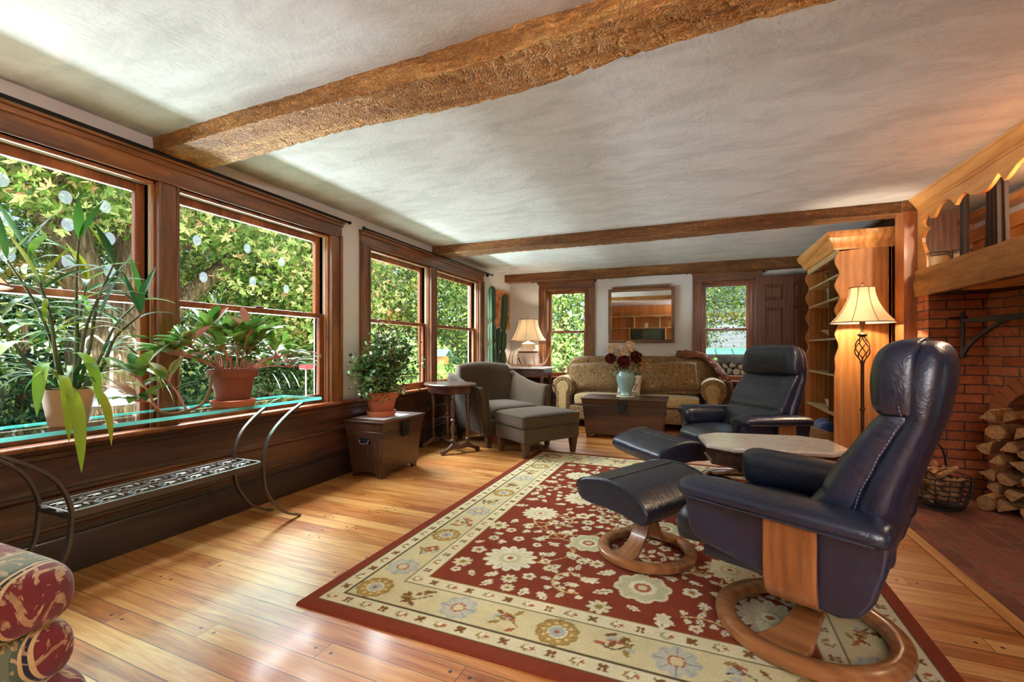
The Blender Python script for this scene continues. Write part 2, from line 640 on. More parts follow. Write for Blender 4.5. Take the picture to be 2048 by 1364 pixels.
def make_damask():
    """striped floral damask: green and red bands with thin cream and navy stripes, leafy scrolls"""
    t = NT('floral_striped_damask')
    co = t.coords()
    sep = t.n('SeparateXYZ')
    t.set(sep.inputs[0], co)
    warp = t.noise(co, 3, 2)
    u = t.math('ADD', t.math('MULTIPLY', sep.outputs[0], 4.7), t.math('ADD', t.math('MULTIPLY', sep.outputs[1], 2.6), t.math('MULTIPLY', warp, 0.35)))
    fr = t.math('FRACT', u)
    g1, g2, r1, r2 = srgb((92, 100, 76)), srgb((64, 78, 62)), srgb((100, 32, 34)), srgb((68, 22, 22))
    cream, navy = srgb((190, 168, 120)), srgb((30, 32, 44))
    band = t.ramp(fr, [(0.0, g1), (0.36, g2), (0.40, cream), (0.42, navy), (0.445, cream), (0.465, r1), (0.88, r2), (0.92, cream), (0.94, navy), (0.965, cream)], 'CONSTANT')
    lf = t.noise(t.coords(scale=(1, 1, 0.7)), 17, 3, 0.5, 3.2)
    leaf = t.ramp(lf, [(0.55, (0, 0, 0, 1)), (0.58, (1, 1, 1, 1))])
    col = t.mix(t.math('MULTIPLY', leaf, 0.7), band, t.ramp(t.noise(co, 30, 3), [(0.4, srgb((150, 128, 84))), (0.6, srgb((196, 170, 124)))]))
    return t.done(t.pbr(col, 0.85, t.bump(t.noise(co, 220, 2), 0.2, 0.002), 0, 0, 0.2, 0.2))


def make_shade(name, c, strength):
    """lamp shade cloth, lit through by its bulb"""
    t = NT(name)
    d = t.n('BsdfDiffuse')
    d.inputs[0].default_value = srgb(c)
    tr = t.n('BsdfTranslucent')
    tr.inputs[0].default_value = srgb(c)
    ms = t.n('MixShader')
    ms.inputs[0].default_value = 0.5
    t.set(ms.inputs[1], d)
    t.set(ms.inputs[2], tr)
    return t.done(ms)


def make_beam(name, dark, mid, lt):
    t = NT(name)
    co = t.coords(scale=(0.16, 1, 1))
    broad = t.noise(co, 6, 4, 0.6, 0.8)
    fine = t.noise(co, 60, 5, 0.7)
    vo = t.n('TexVoronoi')
    jc = t.n('VectorMath', operation='ADD')
    t.set(jc.inputs[0], t.coords(scale=(10, 15, 15)))
    jn = t.n('TexNoise'); jn.inputs['Scale'].default_value = 3.0
    t.set(jn.inputs['Vector'], t.coords(scale=(4, 4, 4)))
    js = t.n('VectorMath', operation='SCALE'); t.set(js.inputs[0], jn.outputs[1]); js.inputs['Scale'].default_value = 1.6
    t.set(jc.inputs[1], js.outputs[0])
    t.set(vo.inputs['Vector'], jc.outputs[0])
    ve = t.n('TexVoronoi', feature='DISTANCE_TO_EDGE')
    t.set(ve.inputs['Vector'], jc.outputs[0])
    f = t.math('ADD', t.math('MULTIPLY', broad, 0.6), t.math('MULTIPLY', fine, 0.4))
    col = t.ramp(f, [(0.32, srgb(dark)), (0.5, srgb(mid)), (0.68, srgb(lt))])
    cell = t.n('SeparateColor')
    t.set(cell.inputs[0], vo.outputs['Color'])
    col = t.mix(1.0, col, t.ramp(cell.outputs[0], [(0.0, (0.88, 0.86, 0.84, 1)), (1.0, (1.35, 1.33, 1.30, 1))]), 'MULTIPLY')
    col = t.mix(1.0, col, t.ramp(ve.outputs[0], [(0.0, (0.60, 0.54, 0.48, 1)), (0.07, (1, 1, 1, 1))]), 'MULTIPLY')  # tool-mark edges, with their shade painted into the colour
    h = t.math('ADD', t.math('MULTIPLY', t.math('MINIMUM', ve.outputs[0], 0.35), 2.2), t.math('ADD', t.math('MULTIPLY', cell.outputs[1], 0.6), t.math('MULTIPLY', fine, 0.3)))
    return t.done(t.pbr(col, 0.62, t.bump(h, 0.55, 0.018), 0, 0.0, 0.35))


def make_vcol(name, attr, rough=0.95, bump=0.5, bscale=420):
    t = NT(name)
    a = t.n('Attribute', attribute_name=attr)
    nz = t.noise(t.coords(), bscale, 2)
    col = t.mix(0.5, a.outputs[0], t.ramp(t.math('ADD', t.math('MULTIPLY', t.noise(t.coords(), 130, 3, 0.8), 0.6), t.math('MULTIPLY', t.noise(t.coords(), 9, 4, 0.7), 0.4)), [(0.36, (0.60, 0.58, 0.55, 1)), (0.64, (1.22, 1.2, 1.18, 1))]), 'MULTIPLY')
    return t.done(t.pbr(col, rough, t.bump(nz, bump, 0.006), 0, 0, 0.05, 0.0))


M = {}
M['floor'] = make_floor()
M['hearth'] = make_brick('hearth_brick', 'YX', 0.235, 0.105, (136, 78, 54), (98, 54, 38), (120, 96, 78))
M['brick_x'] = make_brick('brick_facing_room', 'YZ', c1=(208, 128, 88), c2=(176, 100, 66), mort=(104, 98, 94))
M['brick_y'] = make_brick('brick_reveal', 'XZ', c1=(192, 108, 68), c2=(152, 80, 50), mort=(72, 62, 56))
M['ceiling'] = make_plaster('ceiling_plaster', (204, 206, 208), 0.6, 48, 0.06)
M['wall'] = make_plaster('wall_plaster', (218, 216, 214), 0.12, 60, 0.01)
M['trim'] = wood('window_trim_wood', (70, 38, 20), (118, 72, 40), (156, 104, 64), 'Y', 1.6, 0.35, 0.15, knots=False)
M['trim_x'] = wood('window_trim_wood_cross', (70, 38, 20), (118, 72, 40), (156, 104, 64), 'X', 1.6, 0.35, 0.15, knots=False)
M['trim_z'] = wood('window_trim_wood_upright', (70, 38, 20), (118, 72, 40), (156, 104, 64), 'Z', 1.6, 0.35, 0.15, knots=False)
M['sash'] = wood('sash_wood', (84, 40, 20), (140, 78, 44), (176, 112, 68), 'Z', 1.6, 0.32, 0.2, knots=False)
M['dadox'] = wood('wainscot_wood_cross', (36, 20, 12), (66, 38, 22), (96, 60, 36), 'X', 1.5, 0.35, 0.2)
M['dado'] = wood('wainscot_wood', (36, 20, 12), (66, 38, 22), (96, 60, 36), 'Y', 1.5, 0.35, 0.2)
M['skirt'] = wood('dark_skirting_wood', (20, 13, 9), (36, 23, 16), (52, 34, 23), 'Y', 1.5, 0.4, 0.1)
M['door'] = wood('door_wood', (66, 36, 20), (106, 62, 36), (134, 84, 50), 'Z', 1.6, 0.4, 0.1, knots=False)
M['pine'] = wood('pine_panel', (150, 86, 34), (190, 122, 58), (214, 150, 84), 'Z', 1.2, 0.5, 0.0)
M['pine_y'] = wood('pine_board', (160, 96, 44), (200, 136, 72), (220, 164, 98), 'Y', 1.2, 0.4, 0.15)
M['pine_edge'] = wood('pine_edge', (170, 140, 90), (196, 170, 118), (216, 194, 146), 'Y', 1.2, 0.45, 0.1, knots=False)
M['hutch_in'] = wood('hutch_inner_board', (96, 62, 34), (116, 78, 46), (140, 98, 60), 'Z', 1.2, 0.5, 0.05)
M['post'] = wood('post_wood', (118, 62, 28), (156, 90, 46), (184, 116, 64), 'Z', 1.2, 0.45, 0.1)
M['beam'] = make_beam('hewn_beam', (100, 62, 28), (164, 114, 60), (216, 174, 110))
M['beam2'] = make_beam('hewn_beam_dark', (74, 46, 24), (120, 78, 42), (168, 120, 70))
M['mantel'] = wood('mantel_timber', (112, 66, 28), (190, 134, 70), (222, 174, 108), 'Y', 1.0, 0.6, 0.0, 0.6)
M['walnut'] = wood('trunk_wood', (38, 21, 14), (66, 40, 27), (90, 58, 40), 'X', 1.6, 0.36, 0.2, knots=False)
M['tablewood'] = wood('turned_wood', (44, 26, 18), (72, 44, 30), (98, 64, 44), 'Z', 2.0, 0.35, 0.2, knots=False)
M['bentwood'] = wood('bent_beech', (104, 60, 30), (140, 88, 48), (164, 110, 66), 'Z', 1.6, 0.3, 0.3, knots=False)
M['ringwood'] = wood('bent_beech_ring', (104, 60, 30), (140, 88, 48), (164, 110, 66), 'X', 1.2, 0.28, 0.3, knots=False)
M['leather'] = make_leather()
M['stitch'] = plain('pale_blue_stitching', (120, 128, 158), 0.7)
M['glass'] = make_glass('window_glass')
M['black'] = plain('black_iron', (24, 23, 24), 0.5, 0.4)
M['iron'] = plain('wrought_iron', (96, 88, 80), 0.42, 0.85, bump=0.3, bscale=40, var=0.25)
M['darkiron'] = plain('dark_iron', (58, 52, 50), 0.55, 0.7, bump=0.3, bscale=30, var=0.3)
M['bronze'] = plain('bronze', (96, 62, 38), 0.4, 0.7, var=0.3)
M['terra'] = plain('terracotta', (176, 98, 62), 0.85, bump=0.2, bscale=30, var=0.22)
M['terra_old'] = plain('weathered_terracotta', (120, 64, 40), 0.8, bump=0.25, bscale=18, var=0.45)
M['whitepot'] = plain('pale_ceramic', (206, 172, 146), 0.6, var=0.05)
M['soil'] = plain('potting_soil', (48, 36, 28), 1.0, bump=0.8, bscale=60, var=0.4)
M['velvet'] = plain('olive_velvet', (72, 58, 40), 0.9, bump=0.15, bscale=10, var=0.22, sheen=0.12, spec=0.2)
M['velvet_dark'] = plain('dark_piping', (52, 44, 34), 0.85)
M['sofa'] = make_tapestry('sofa_tapestry', [(62, 46, 30), (112, 82, 50), (158, 126, 82), (80, 74, 52), (128, 86, 48)], 24)
M['sofa_pale'] = make_tapestry('pale_seat_tapestry', [(136, 112, 74), (164, 138, 92), (186, 164, 118), (150, 134, 94), (196, 176, 132)], 60)
M['throw'] = make_tapestry('rust_throw', [(70, 40, 28), (110, 60, 38), (142, 84, 52), (92, 54, 38), (160, 104, 66)], 70)
M['cream'] = plain('cream_linen', (214, 200, 168), 0.9, bump=0.2, bscale=120)
M['damask'] = make_damask()
M['shade'] = make_shade('lamp_shade_cloth', (250, 238, 214), 1)
M['shade_dark'] = plain('shade_trim', (118, 72, 40), 0.7)
M['marble'] = None
M['celadon'] = plain('celadon_glaze', (142, 176, 168), 0.22, var=0.1, coat=0.4)
M['white'] = plain('white_glaze', (226, 222, 214), 0.3, coat=0.3)
M['mirror'] = plain('mirror_glass', (235, 235, 232), 0.02, 1.0)
M['gold_frame'] = wood('mirror_frame_wood', (74, 44, 22), (112, 70, 36), (140, 94, 54), 'X', 2, 0.4, 0.1, knots=False)
t = NT('veined_marble')
_c = t.coords()
_v = t.noise(_c, 6, 8, 0.7, 2.6)
M['marble'] = t.done(t.pbr(t.ramp(_v, [(0.36, srgb((208, 200, 194))), (0.47, srgb((230, 225, 219))), (0.6, srgb((238, 234, 228)))]), 0.18, None, 0, 0.3))
t = NT('green_glass_edge')
_tr = t.n('BsdfTransparent'); _tr.inputs[0].default_value = (0.80, 0.95, 0.92, 1)
_gl = t.n('BsdfGlossy'); _gl.inputs['Roughness'].default_value = 0.02
_fr = t.n('Fresnel'); _fr.inputs[0].default_value = 1.5
_ms = t.n('MixShader'); _g = t.n('NewGeometry'); t.set(_ms.inputs[0], t.math('MULTIPLY', _fr.outputs[0], t.math('SUBTRACT', 1.0, _g.outputs['Backfacing']))); t.set(_ms.inputs[1], _tr.outputs[0]); t.set(_ms.inputs[2], _gl.outputs[0])
M['tabglass'] = t.done(_ms)
t = NT('green_glass_rim')
_d = t.n('BsdfDiffuse'); _d.inputs[0].default_value = srgb((130, 222, 214))
_t2 = t.n('BsdfTranslucent'); _t2.inputs[0].default_value = srgb((140, 240, 230))
_g2 = t.n('MixShader'); _g2.inputs[0].default_value = 0.65; t.set(_g2.inputs[1], _d); t.set(_g2.inputs[2], _t2)
M['glassrim'] = t.done(_g2)
# ------------------------------------------------------------------ room shell
XL, YB, ZC, XR, YF = -2.735, 6.78, 2.20, 1.593, -2.2
ML = Matrix(((0, -1, 0, XL), (1, 0, 0, 0), (0, 0, 1, 0), (0, 0, 0, 1)))      # u along +Y, v outwards
MBK = Matrix(((1, 0, 0, 0), (0, 1, 0, YB), (0, 0, 1, 0), (0, 0, 0, 1)))      # u along +X, v outwards

structure(MB().box((-2.95, YF - 0.15, -0.08), (2.4, YB + 0.15, 0.0)).obj('floor', M['floor'], smooth=0), 'narrow pegged oak floorboards')
structure(MB().box((-3.15, YF - 0.2, ZC), (2.9, YB + 0.2, ZC + 0.15)).obj('ceiling', M['ceiling'], smooth=0), 'white textured plaster ceiling')
structure(MB().box((1.165, -0.6, -0.02), (2.9, 4.40, 0.006)).obj('floor_hearth', M['hearth'], smooth=0), 'brick hearth set flush in the floor')
structure(MB().box((1.112, -0.6, -0.02), (1.166, 4.40, 0.011)).obj('trim_1', M['pine_y'], bevel=0.003), 'pale wooden strip edging the brick hearth')

# left wall with two window openings
wl = MB()
ops = [(0.42, 2.86), (3.335, 5.60)]
wl.box((YF, 0, 0), (YB + 0.1, 0.16, 0.60), ML)
wl.box((YF, 0, 1.965), (YB + 0.1, 0.16, ZC + 0.02), ML)
for a, b in ((YF, ops[0][0]), (ops[0][1], ops[1][0]), (ops[1][1], YB + 0.1)):
    wl.box((a, 0, 0.60), (b, 0.16, 1.965), ML)
structure(wl.obj('wall_left', M['wall'], smooth=0), 'white plaster wall with two wide windows')
# back wall with two window openings
wb = MB()
opb = [(-2.13, -1.50), (0.10, 0.705)]
wb.box((-2.9, 0, 0), (2.5, 0.16, 0.60), MBK)
wb.box((-2.9, 0, 1.965), (2.5, 0.16, ZC + 0.02), MBK)
for a, b in ((-2.9, opb[0][0]), (opb[0][1], opb[1][0]), (opb[1][1], 2.5)):
    wb.box((a, 0, 0.60), (b, 0.16, 1.965), MBK)
structure(wb.obj('wall_back', M['wall'], smooth=0), 'white plaster end wall')
# right side: wall beyond the post, pine wall before the fireplace, wall behind the camera
wr = MB()
wr.box((1.62, 4.57, 0), (1.70, YB + 0.1, ZC + 0.02))
structure(wr.obj('wall_alcove', M['wall'], smooth=0))
wr = MB()
wr.box((XR, YF, 0), (XR + 0.12, 1.45, ZC + 0.02))
structure(wr.obj('wall_right', M['pine'], smooth=0))
wf = MB()
for i in range(31):
    x0 = -2.8 + i * 0.147
    if 0.14 < x0 < 1.42:
        wf.box((x0, YF - 0.1, 0), (x0 + 0.143, YF + 0.012 * (i % 2) * 0.2, 0.62))
        continue
    wf.box((x0, YF - 0.1, 0), (x0 + 0.143, YF + 0.012 * (i % 2) * 0.2, 1.98))
wf.box((-2.8, YF - 0.12, 0), (0.25, YF - 0.02, ZC + 0.02))
wf.box((1.45, YF - 0.12, 0), (1.75, YF - 0.02, ZC + 0.02))
wf.box((0.25, YF - 0.12, 0), (1.45, YF - 0.02, 0.6))
wf.box((-2.8, YF - 0.1, 1.98), (1.75, YF + 0.02, ZC))
structure(wf.obj('wall_front', M['pine'], smooth=0))


def window(name, Mx, units, z0, z1, cw, head, tx, label, decals=None):
    root = thing(name, label, None, kind='structure')
    u0, u1 = units[0][0], units[-1][1]
    th = 0.026
    c = MB()
    for k, (a, b) in enumerate(((u0 - cw, u0), (u1, u1 + cw))):
        c.box((a, -th, z0 - 0.02), (b, 0, z1), Mx)
        o = (a - 0.004, a + 0.022) if k == 0 else (b - 0.022, b + 0.004)
        c.box((o[0], -th - 0.014, z0 - 0.02), (o[1], 0, z1 + 0.02), Mx)
        i = (b - 0.014, b + 0.002) if k == 0 else (a - 0.002, a + 0.014)
        c.box((i[0], -th - 0.007, z0 - 0.02), (i[1], 0.0, z1), Mx)
    for (a, b), (d, e) in zip(units[:-1], units[1:]):
        c.box((b, -th, z0 - 0.02), (d, 0.13, z1), Mx)
        c.box((b - 0.004, -th - 0.007, z0), (b + 0.012, 0.0, z1), Mx)
        c.box((d - 0.012, -th - 0.007, z0), (d + 0.004, 0.0, z1), Mx)
    h = MB()
    h.box((u0 - cw - 0.004, -th, z1), (u1 + cw + 0.004, 0, head), Mx)
    h.box((u0 - cw - 0.008, -th - 0.014, head - 0.028), (u1 + cw + 0.008, 0, head), Mx)
    h.box((u0 - 0.01, -th - 0.007, z1), (u1 + 0.01, 0, z1 + 0.014), Mx)
    h.box((u0 - cw - 0.016, -th - 0.028, head), (u1 + cw + 0.016, 0, head + 0.014), Mx)
    c.obj('casing', M['trim_z'], root, bevel=0.004)
    h.obj('head_casing', M[tx], root, bevel=0.004)
    j = MB()
    j.box((u0 - 0.02, 0, z1 - 0.004), (u1 + 0.02, 0.15, z1 + 0.03), Mx)
    for a, b in units:
        j.box((a - 0.02, 0, z0), (a, 0.15, z1), Mx)
        j.box((b, 0, z0), (b + 0.02, 0.15, z1), Mx)
        j.box((a, 0.0, z0), (a + 0.014, 0.022, z1 - 0.004), Mx)
        j.box((b - 0.014, 0.0, z0), (b, 0.022, z1 - 0.004), Mx)
        j.box((a, 0.0, z1 - 0.018), (b, 0.022, z1 - 0.004), Mx)
    j.obj('jamb', M['sash'], root, bevel=0.002)
    tr = MB()
    for a, b in units:
        tr.box((a, 0.034, z0), (a + 0.006, 0.062, z1 - 0.004), Mx)
        tr.box((b - 0.006, 0.034, z0), (b, 0.062, z1 - 0.004), Mx)
        tr.box((a, 0.030, z1 - 0.010), (b, 0.046, z1 - 0.004), Mx)
        tr.box((a, 0.056, z1 - 0.010), (b, 0.07, z1 - 0.004), Mx)
    tr.obj('sash_track', M['cream'], root)
    sl = MB()
    sl.box((u0 - 0.02, -0.0, z0 - 0.03), (u1 + 0.02, 0.17, z0), Mx)
    sl.obj('sill', M[tx], root, bevel=0.004)
    zm = 1.315
    for q, (a, b) in enumerate(units):
        a += 0.006
        b -= 0.006
        for nm, v0, v1, za, zb, rb, rt in (('upper_sash', 0.086, 0.120, zm - 0.018, z1 - 0.008, 0.036, 0.05), ('lower_sash', 0.044, 0.078, z0 + 0.002, zm + 0.018, 0.066, 0.036)):
            s = MB()
            st = 0.048
            s.box((a, v0, za), (a + st, v1, zb), Mx)
            s.box((b - st, v0, za), (b, v1, zb), Mx)
            s.box((a + st, v0, za), (b - st, v1, za + rb), Mx)
            s.box((a + st, v0, zb - rt), (b - st, v1, zb), Mx)
            so = s.obj(nm, M['sash'], root, bevel=0.004)
            vm = (v0 + v1) / 2
            pn = MB().box((a + st - 0.004, vm - 0.002, za + rb - 0.004), (b - st + 0.004, vm + 0.002, zb - rt + 0.004), Mx)
            pn.obj('pane', M['glass'], so, smooth=0)
            if nm == 'lower_sash':
                hd = MB()
                uc = (a + b) / 2
                hd.tube([tuple(Mx @ Vector((uc - 0.045, v0 - 0.001, z0 + 0.038))), tuple(Mx @ Vector((uc - 0.03, v0 - 0.014, z0 + 0.036))), tuple(Mx @ Vector((uc + 0.03, v0 - 0.014, z0 + 0.036))), tuple(Mx @ Vector((uc + 0.045, v0 - 0.001, z0 + 0.038)))], 0.005, 6)
                hd.box((uc - 0.055, v0 - 0.003, z0 + 0.030), (uc + 0.055, v0, z0 + 0.045), Mx)
                hd.obj('sash_lift', M['bronze'], so)
                lk = MB().box((uc - 0.028, v0 + 0.004, zb), (uc + 0.028, v1, zb + 0.012), Mx)
                lk.obj('sash_lock', M['bronze'], so, bevel=0.003)
            elif decals:
                for du, dz in decals[q]:
                    d = MB().lathe([(0.026, 0), (0.026, 0.0012)], 20, Mx @ Matrix.Translation((a + du, vm - 0.0036, za + dz)) @ Matrix.Rotation(PI / 2, 4, 'X') @ Matrix.Scale(1.25, 4, (0, 1, 0)))
                    d.obj('decal', M['decal'], so)
    return root


t = NT('frosted_decal')
_ms = t.n('MixShader'); _ms.inputs[0].default_value = 0.07
t.set(_ms.inputs[1], t.n('BsdfTransparent')); _d = t.n('BsdfTranslucent'); _d.inputs[0].default_value = (0.42, 0.46, 0.5, 1); t.set(_ms.inputs[2], _d)
M['decal'] = t.done(_ms)
dec1 = [(0.60, 0.50), (0.82, 0.49), (0.98, 0.49), (0.61, 0.33), (0.83, 0.36), (1.0, 0.33), (0.62, 0.17), (0.83, 0.18), (1.0, 0.16)]
dec2 = [(0.18, 0.42), (0.22, 0.20), (0.52, 0.44), (0.56, 0.22), (0.80, 0.40), (0.84, 0.2)]
window('window_1', ML, [(0.42, 1.59), (1.69, 2.86)], 0.62, 1.965, 0.115, 2.085, 'trim', 'near wide window of two brown wooden double-hung sashes', [dec1, dec2])
window('window_2', ML, [(3.335, 4.36), (4.47, 5.60)], 0.62, 1.965, 0.115, 2.085, 'trim', 'farther wide window of two brown wooden double-hung sashes')
window('window_3', MBK, [(-2.13, -1.50)], 0.62, 1.965, 0.115, 2.075, 'trim_x', 'small window left of the mirror')
window('window_4', MBK, [(0.10, 0.705)], 0.62, 1.965, 0.115, 2.075, 'trim_x', 'small window beside the panelled door')

MFR = Matrix(((-1, 0, 0, 0), (0, -1, 0, YF), (0, 0, 1, 0), (0, 0, 0, 1)))
window('window_fill', MFR, [(-1.42, -0.28)], 0.62, 1.965, 0.115, 2.085, 'trim_x', 'added window behind the viewer, lets fill light in')  # unseen window, added so fill light can reach the near side

# stool, wainscot and skirting
prof = [(0.02, 0.60), (-0.052, 0.60), (-0.056, 0.606), (-0.056, 0.618), (-0.05, 0.624), (0.02, 0.624)]
structure(MB().prism(prof, -2.0, 6.74, 'YZ', ML).obj('trim_2', M['sash'], bevel=0.002), 'window stool running along the left wall')
dado = [(0.0, 0.60), (-0.034, 0.60), (-0.034, 0.585), (-0.020, 0.572), (-0.020, 0.552), (-0.008, 0.546), (-0.008, 0.415), (-0.012, 0.411), (-0.012, 0.404), (-0.022, 0.398), (-0.022, 0.384), (-0.014, 0.374), (-0.009, 0.37), (-0.009, 0.262), (-0.014, 0.256), (-0.014, 0.246), (-0.02, 0.242), (-0.02, 0.226), (-0.012, 0.22), (-0.008, 0.19), (0.0, 0.19)]
structure(MB().prism(dado, -2.1, 6.76, 'YZ', ML).obj('trim_3', M['dado'], bevel=0.0015), 'dark moulded wainscot under the windows')
sk = [(0.0, 0.0), (-0.027, 0.0), (-0.027, 0.165), (-0.022, 0.178), (-0.012, 0.184), (-0.012, 0.205), (0.0, 0.205)]
structure(MB().prism(sk, -2.1, 6.76, 'YZ', ML).obj('baseboard_left', M['skirt'], bevel=0.0015), 'deep dark skirting along the left wall')
structure(MB().prism([(v, z) for v, z in dado], -2.72, 0.80, 'YZ', MBK).obj('trim_4', M['dadox'], bevel=0.0015), 'dark moulded wainscot along the end wall')
structure(MB().prism([(0.02, 0.60), (-0.05, 0.60), (-0.05, 0.624), (0.02, 0.624)], -2.72, 0.80, 'YZ', MBK).obj('trim_5', M['trim_x'], bevel=0.003), 'window stool along the end wall')
structure(MB().prism(sk, -2.72, 1.6, 'YZ', MBK).obj('baseboard_back', M['skirt'], bevel=0.0015))

# panelled door on the end wall
d1 = thing('door_1', 'dark brown panelled wooden door right of the small end window', None, kind='structure')
dm = MB()
xs0, xs1, yd = 0.745, 1.505, 6.70
dm.box((xs0, yd, 0.012), (xs0 + 0.115, yd + 0.04, 2.0))
dm.box((xs1 - 0.115, yd, 0.012), (xs1, yd + 0.04, 2.0))
dm.box(((xs0 + xs1) / 2 - 0.055, yd, 0.012), ((xs0 + xs1) / 2 + 0.055, yd + 0.04, 2.0))
for za, zb in ((0.012, 0.24), (0.84, 0.98), (1.585, 1.685), (1.885, 2.0)):
    dm.box((xs0, yd + 0.0003, za), (xs1, yd + 0.0397, zb))
dm.obj('door_frame', M['door'], d1, bevel=0.006)
for xa, xb in ((xs0 + 0.115, (xs0 + xs1) / 2 - 0.055), ((xs0 + xs1) / 2 + 0.055, xs1 - 0.115)):
    for za, zb in ((0.24, 0.84), (0.98, 1.585), (1.685, 1.885)):
        pm = MB()
        pm.box((xa - 0.005, yd + 0.016, za - 0.005), (xb + 0.005, yd + 0.026, zb + 0.005))
        pm.loft([[(xa + 0.012, yd + 0.016, za + 0.012), (xb - 0.012, yd + 0.016, za + 0.012), (xb - 0.012, yd + 0.016, zb - 0.012), (xa + 0.012, yd + 0.016, zb - 0.012)],
                 [(xa + 0.04, yd + 0.007, za + 0.04), (xb - 0.04, yd + 0.007, za + 0.04), (xb - 0.04, yd + 0.007, zb - 0.04), (xa + 0.04, yd + 0.007, zb - 0.04)]])
        pm.obj('door_panel', M['door'], d1, smooth=0)
kb = MB().lathe([(0.012, 0), (0.012, 0.03), (0.026, 0.04), (0.028, 0.055), (0.018, 0.066), (0.0, 0.068)], 16, Matrix.Translation((xs0 + 0.06, yd, 0.95)) @ Matrix.Rotation(PI / 2, 4, 'X'))
kb.obj('door_knob', M['black'], d1)


def hewn_beam(name, x0, x1, yf, yb, zb, zt, mat, label, seed, rough=0.008, nst=150):
    rng = random.Random(seed)
    cuts = []
    for g in range(16):
        xs_, q = [], x0 - 0.2 * rng.random()
        while q < x1 + 0.3:
            xs_.append((q, rng.uniform(0.25, 1.0)))
            q += rng.uniform(0.05, 0.17)
        cuts.append(xs_)
    def scoop(g, x):
        for (a, am), (b, _) in zip(cuts[g][:-1], cuts[g][1:]):
            if a <= x < b: return am * min(1.0, ((x - a) / (b - a)) * 1.12) ** 1.6 * (1 if (x - a) / (b - a) < 0.9 else 1 - ((x - a) / (b - a) - 0.9) * 6)
        return 0.0
    rings = []
    for i in range(nst + 1):
        f = i / nst
        x = x0 + (x1 - x0) * f
        a, b, z = yf(f), yb(f), zb(f)
        per = []
        N = 9
        for k in range(N + 1): per.append((a + 0.002, zt + 0.01 - (zt + 0.01 - z) * k / N))
        for k in range(1, 13): per.append((a + (b - a) * k / 12, z))
        for k in range(1, N + 1): per.append((b, z + (zt + 0.01 - z) * k / N))
        ring = []
        for k, (y, zz) in enumerate(per):
            # overlapping axe cuts: each cut is a shallow scoop ending in a step
            cut = scoop((k // 2) % 16, x + 0.02 * mnoise.noise(Vector((k * 1.3, seed, x * 3))))
            depth = rough * (0.8 * cut + 0.7 * mnoise.noise(Vector((x * 1.9, k * 0.22, seed * 3.1))))
            if k <= N: y += depth
            elif k <= N + 12: zz += depth * 1.2
            else: y -= depth
            ring.append((x, y, zz))
        rings.append(ring)
    o = MB().loft(rings).obj(name, mat, smooth=12)
    return structure(o, label)


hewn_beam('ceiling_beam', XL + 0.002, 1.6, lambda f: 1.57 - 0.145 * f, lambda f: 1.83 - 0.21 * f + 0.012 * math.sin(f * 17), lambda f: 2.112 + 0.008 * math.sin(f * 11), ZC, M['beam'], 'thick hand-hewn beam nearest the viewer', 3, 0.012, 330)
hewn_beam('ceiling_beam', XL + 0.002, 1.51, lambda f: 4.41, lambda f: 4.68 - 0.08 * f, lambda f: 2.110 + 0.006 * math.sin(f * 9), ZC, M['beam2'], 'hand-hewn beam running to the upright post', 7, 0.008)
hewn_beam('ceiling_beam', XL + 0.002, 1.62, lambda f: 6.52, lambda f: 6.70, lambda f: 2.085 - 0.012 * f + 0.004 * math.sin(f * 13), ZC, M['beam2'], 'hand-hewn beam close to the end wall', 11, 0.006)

# post, chimney breast
structure(MB().box((1.508, 4.402, 0), (1.60, 4.565, ZC - 0.001)).obj('post', M['post'], bevel=0.004), 'reddish square post beside the fireplace')
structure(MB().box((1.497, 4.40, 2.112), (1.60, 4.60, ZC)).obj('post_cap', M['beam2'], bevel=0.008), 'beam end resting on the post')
cr = [(XR + 0.05, 2.115), (XR - 0.006, 2.115), (XR - 0.008, 2.128), (XR - 0.018, 2.134), (XR - 0.024, 2.15), (XR - 0.04, 2.17), (XR - 0.046, 2.182), (XR - 0.056, 2.186), (XR - 0.058, ZC), (XR + 0.05, ZC)]
structure(MB().prism(cr, YF, 4.40, 'XZ').obj('trim_6', M['pine_y'], smooth=30, bevel=0.001), 'pine crown moulding over the chimney breast')
cr2 = [(x + 0.027, z) for x, z in cr]
structure(MB().prism(cr2, 4.60, YB, 'XZ').obj('trim_7', M['dado'], smooth=30), 'dark crown moulding beyond the post')
structure(MB().box((1.52, 4.57, 0), (1.70, 4.60, 2.11)).obj('trim_8', M['pine'], bevel=0.002), 'upright board behind the post')

# scalloped board above the mantel: outline of the cut-out (Y, z), mirrored about its middle point
half = [(4.25, 1.58), (4.25, 1.70), (4.262, 1.755), (4.304, 1.815), (4.322, 1.85), (4.32, 1.885), (4.289, 1.921), (4.255, 1.934), (4.235, 1.938), (4.262, 1.948), (4.30, 1.967), (4.318, 1.99), (4.30, 2.022), (4.262, 2.040), (4.22, 2.039), (4.207, 2.015), (4.194, 1.998), (4.17, 1.992), (4.149, 1.996), (4.12, 2.02), (4.073, 2.054), (4.01, 2.068), (3.953, 2.064), (3.91, 2.045), (3.875, 2.012), (3.858, 1.995), (3.83, 2.018), (3.8, 2.034), (3.765, 2.042), (3.738, 2.042), (3.71, 2.026), (3.679, 2.008), (3.64, 1.995), (3.603, 1.987), (3.565, 1.983), (3.531, 1.983), (3.495, 1.992), (3.463, 2.006), (3.43, 2.027), (3.402, 2.050)]
second = [(3.352, 1.984), (3.328, 1.990), (3.30, 2.004), (3.283, 2.014), (3.247, 2.033), (3.198, 2.046), (3.15, 2.048)]
YC = 2.65
cut = half + second
cut = cut + [(2 * YC - y, z) for y, z in reversed(cut)]
xf, xb_ = XR, XR + 0.022
sb = MB()
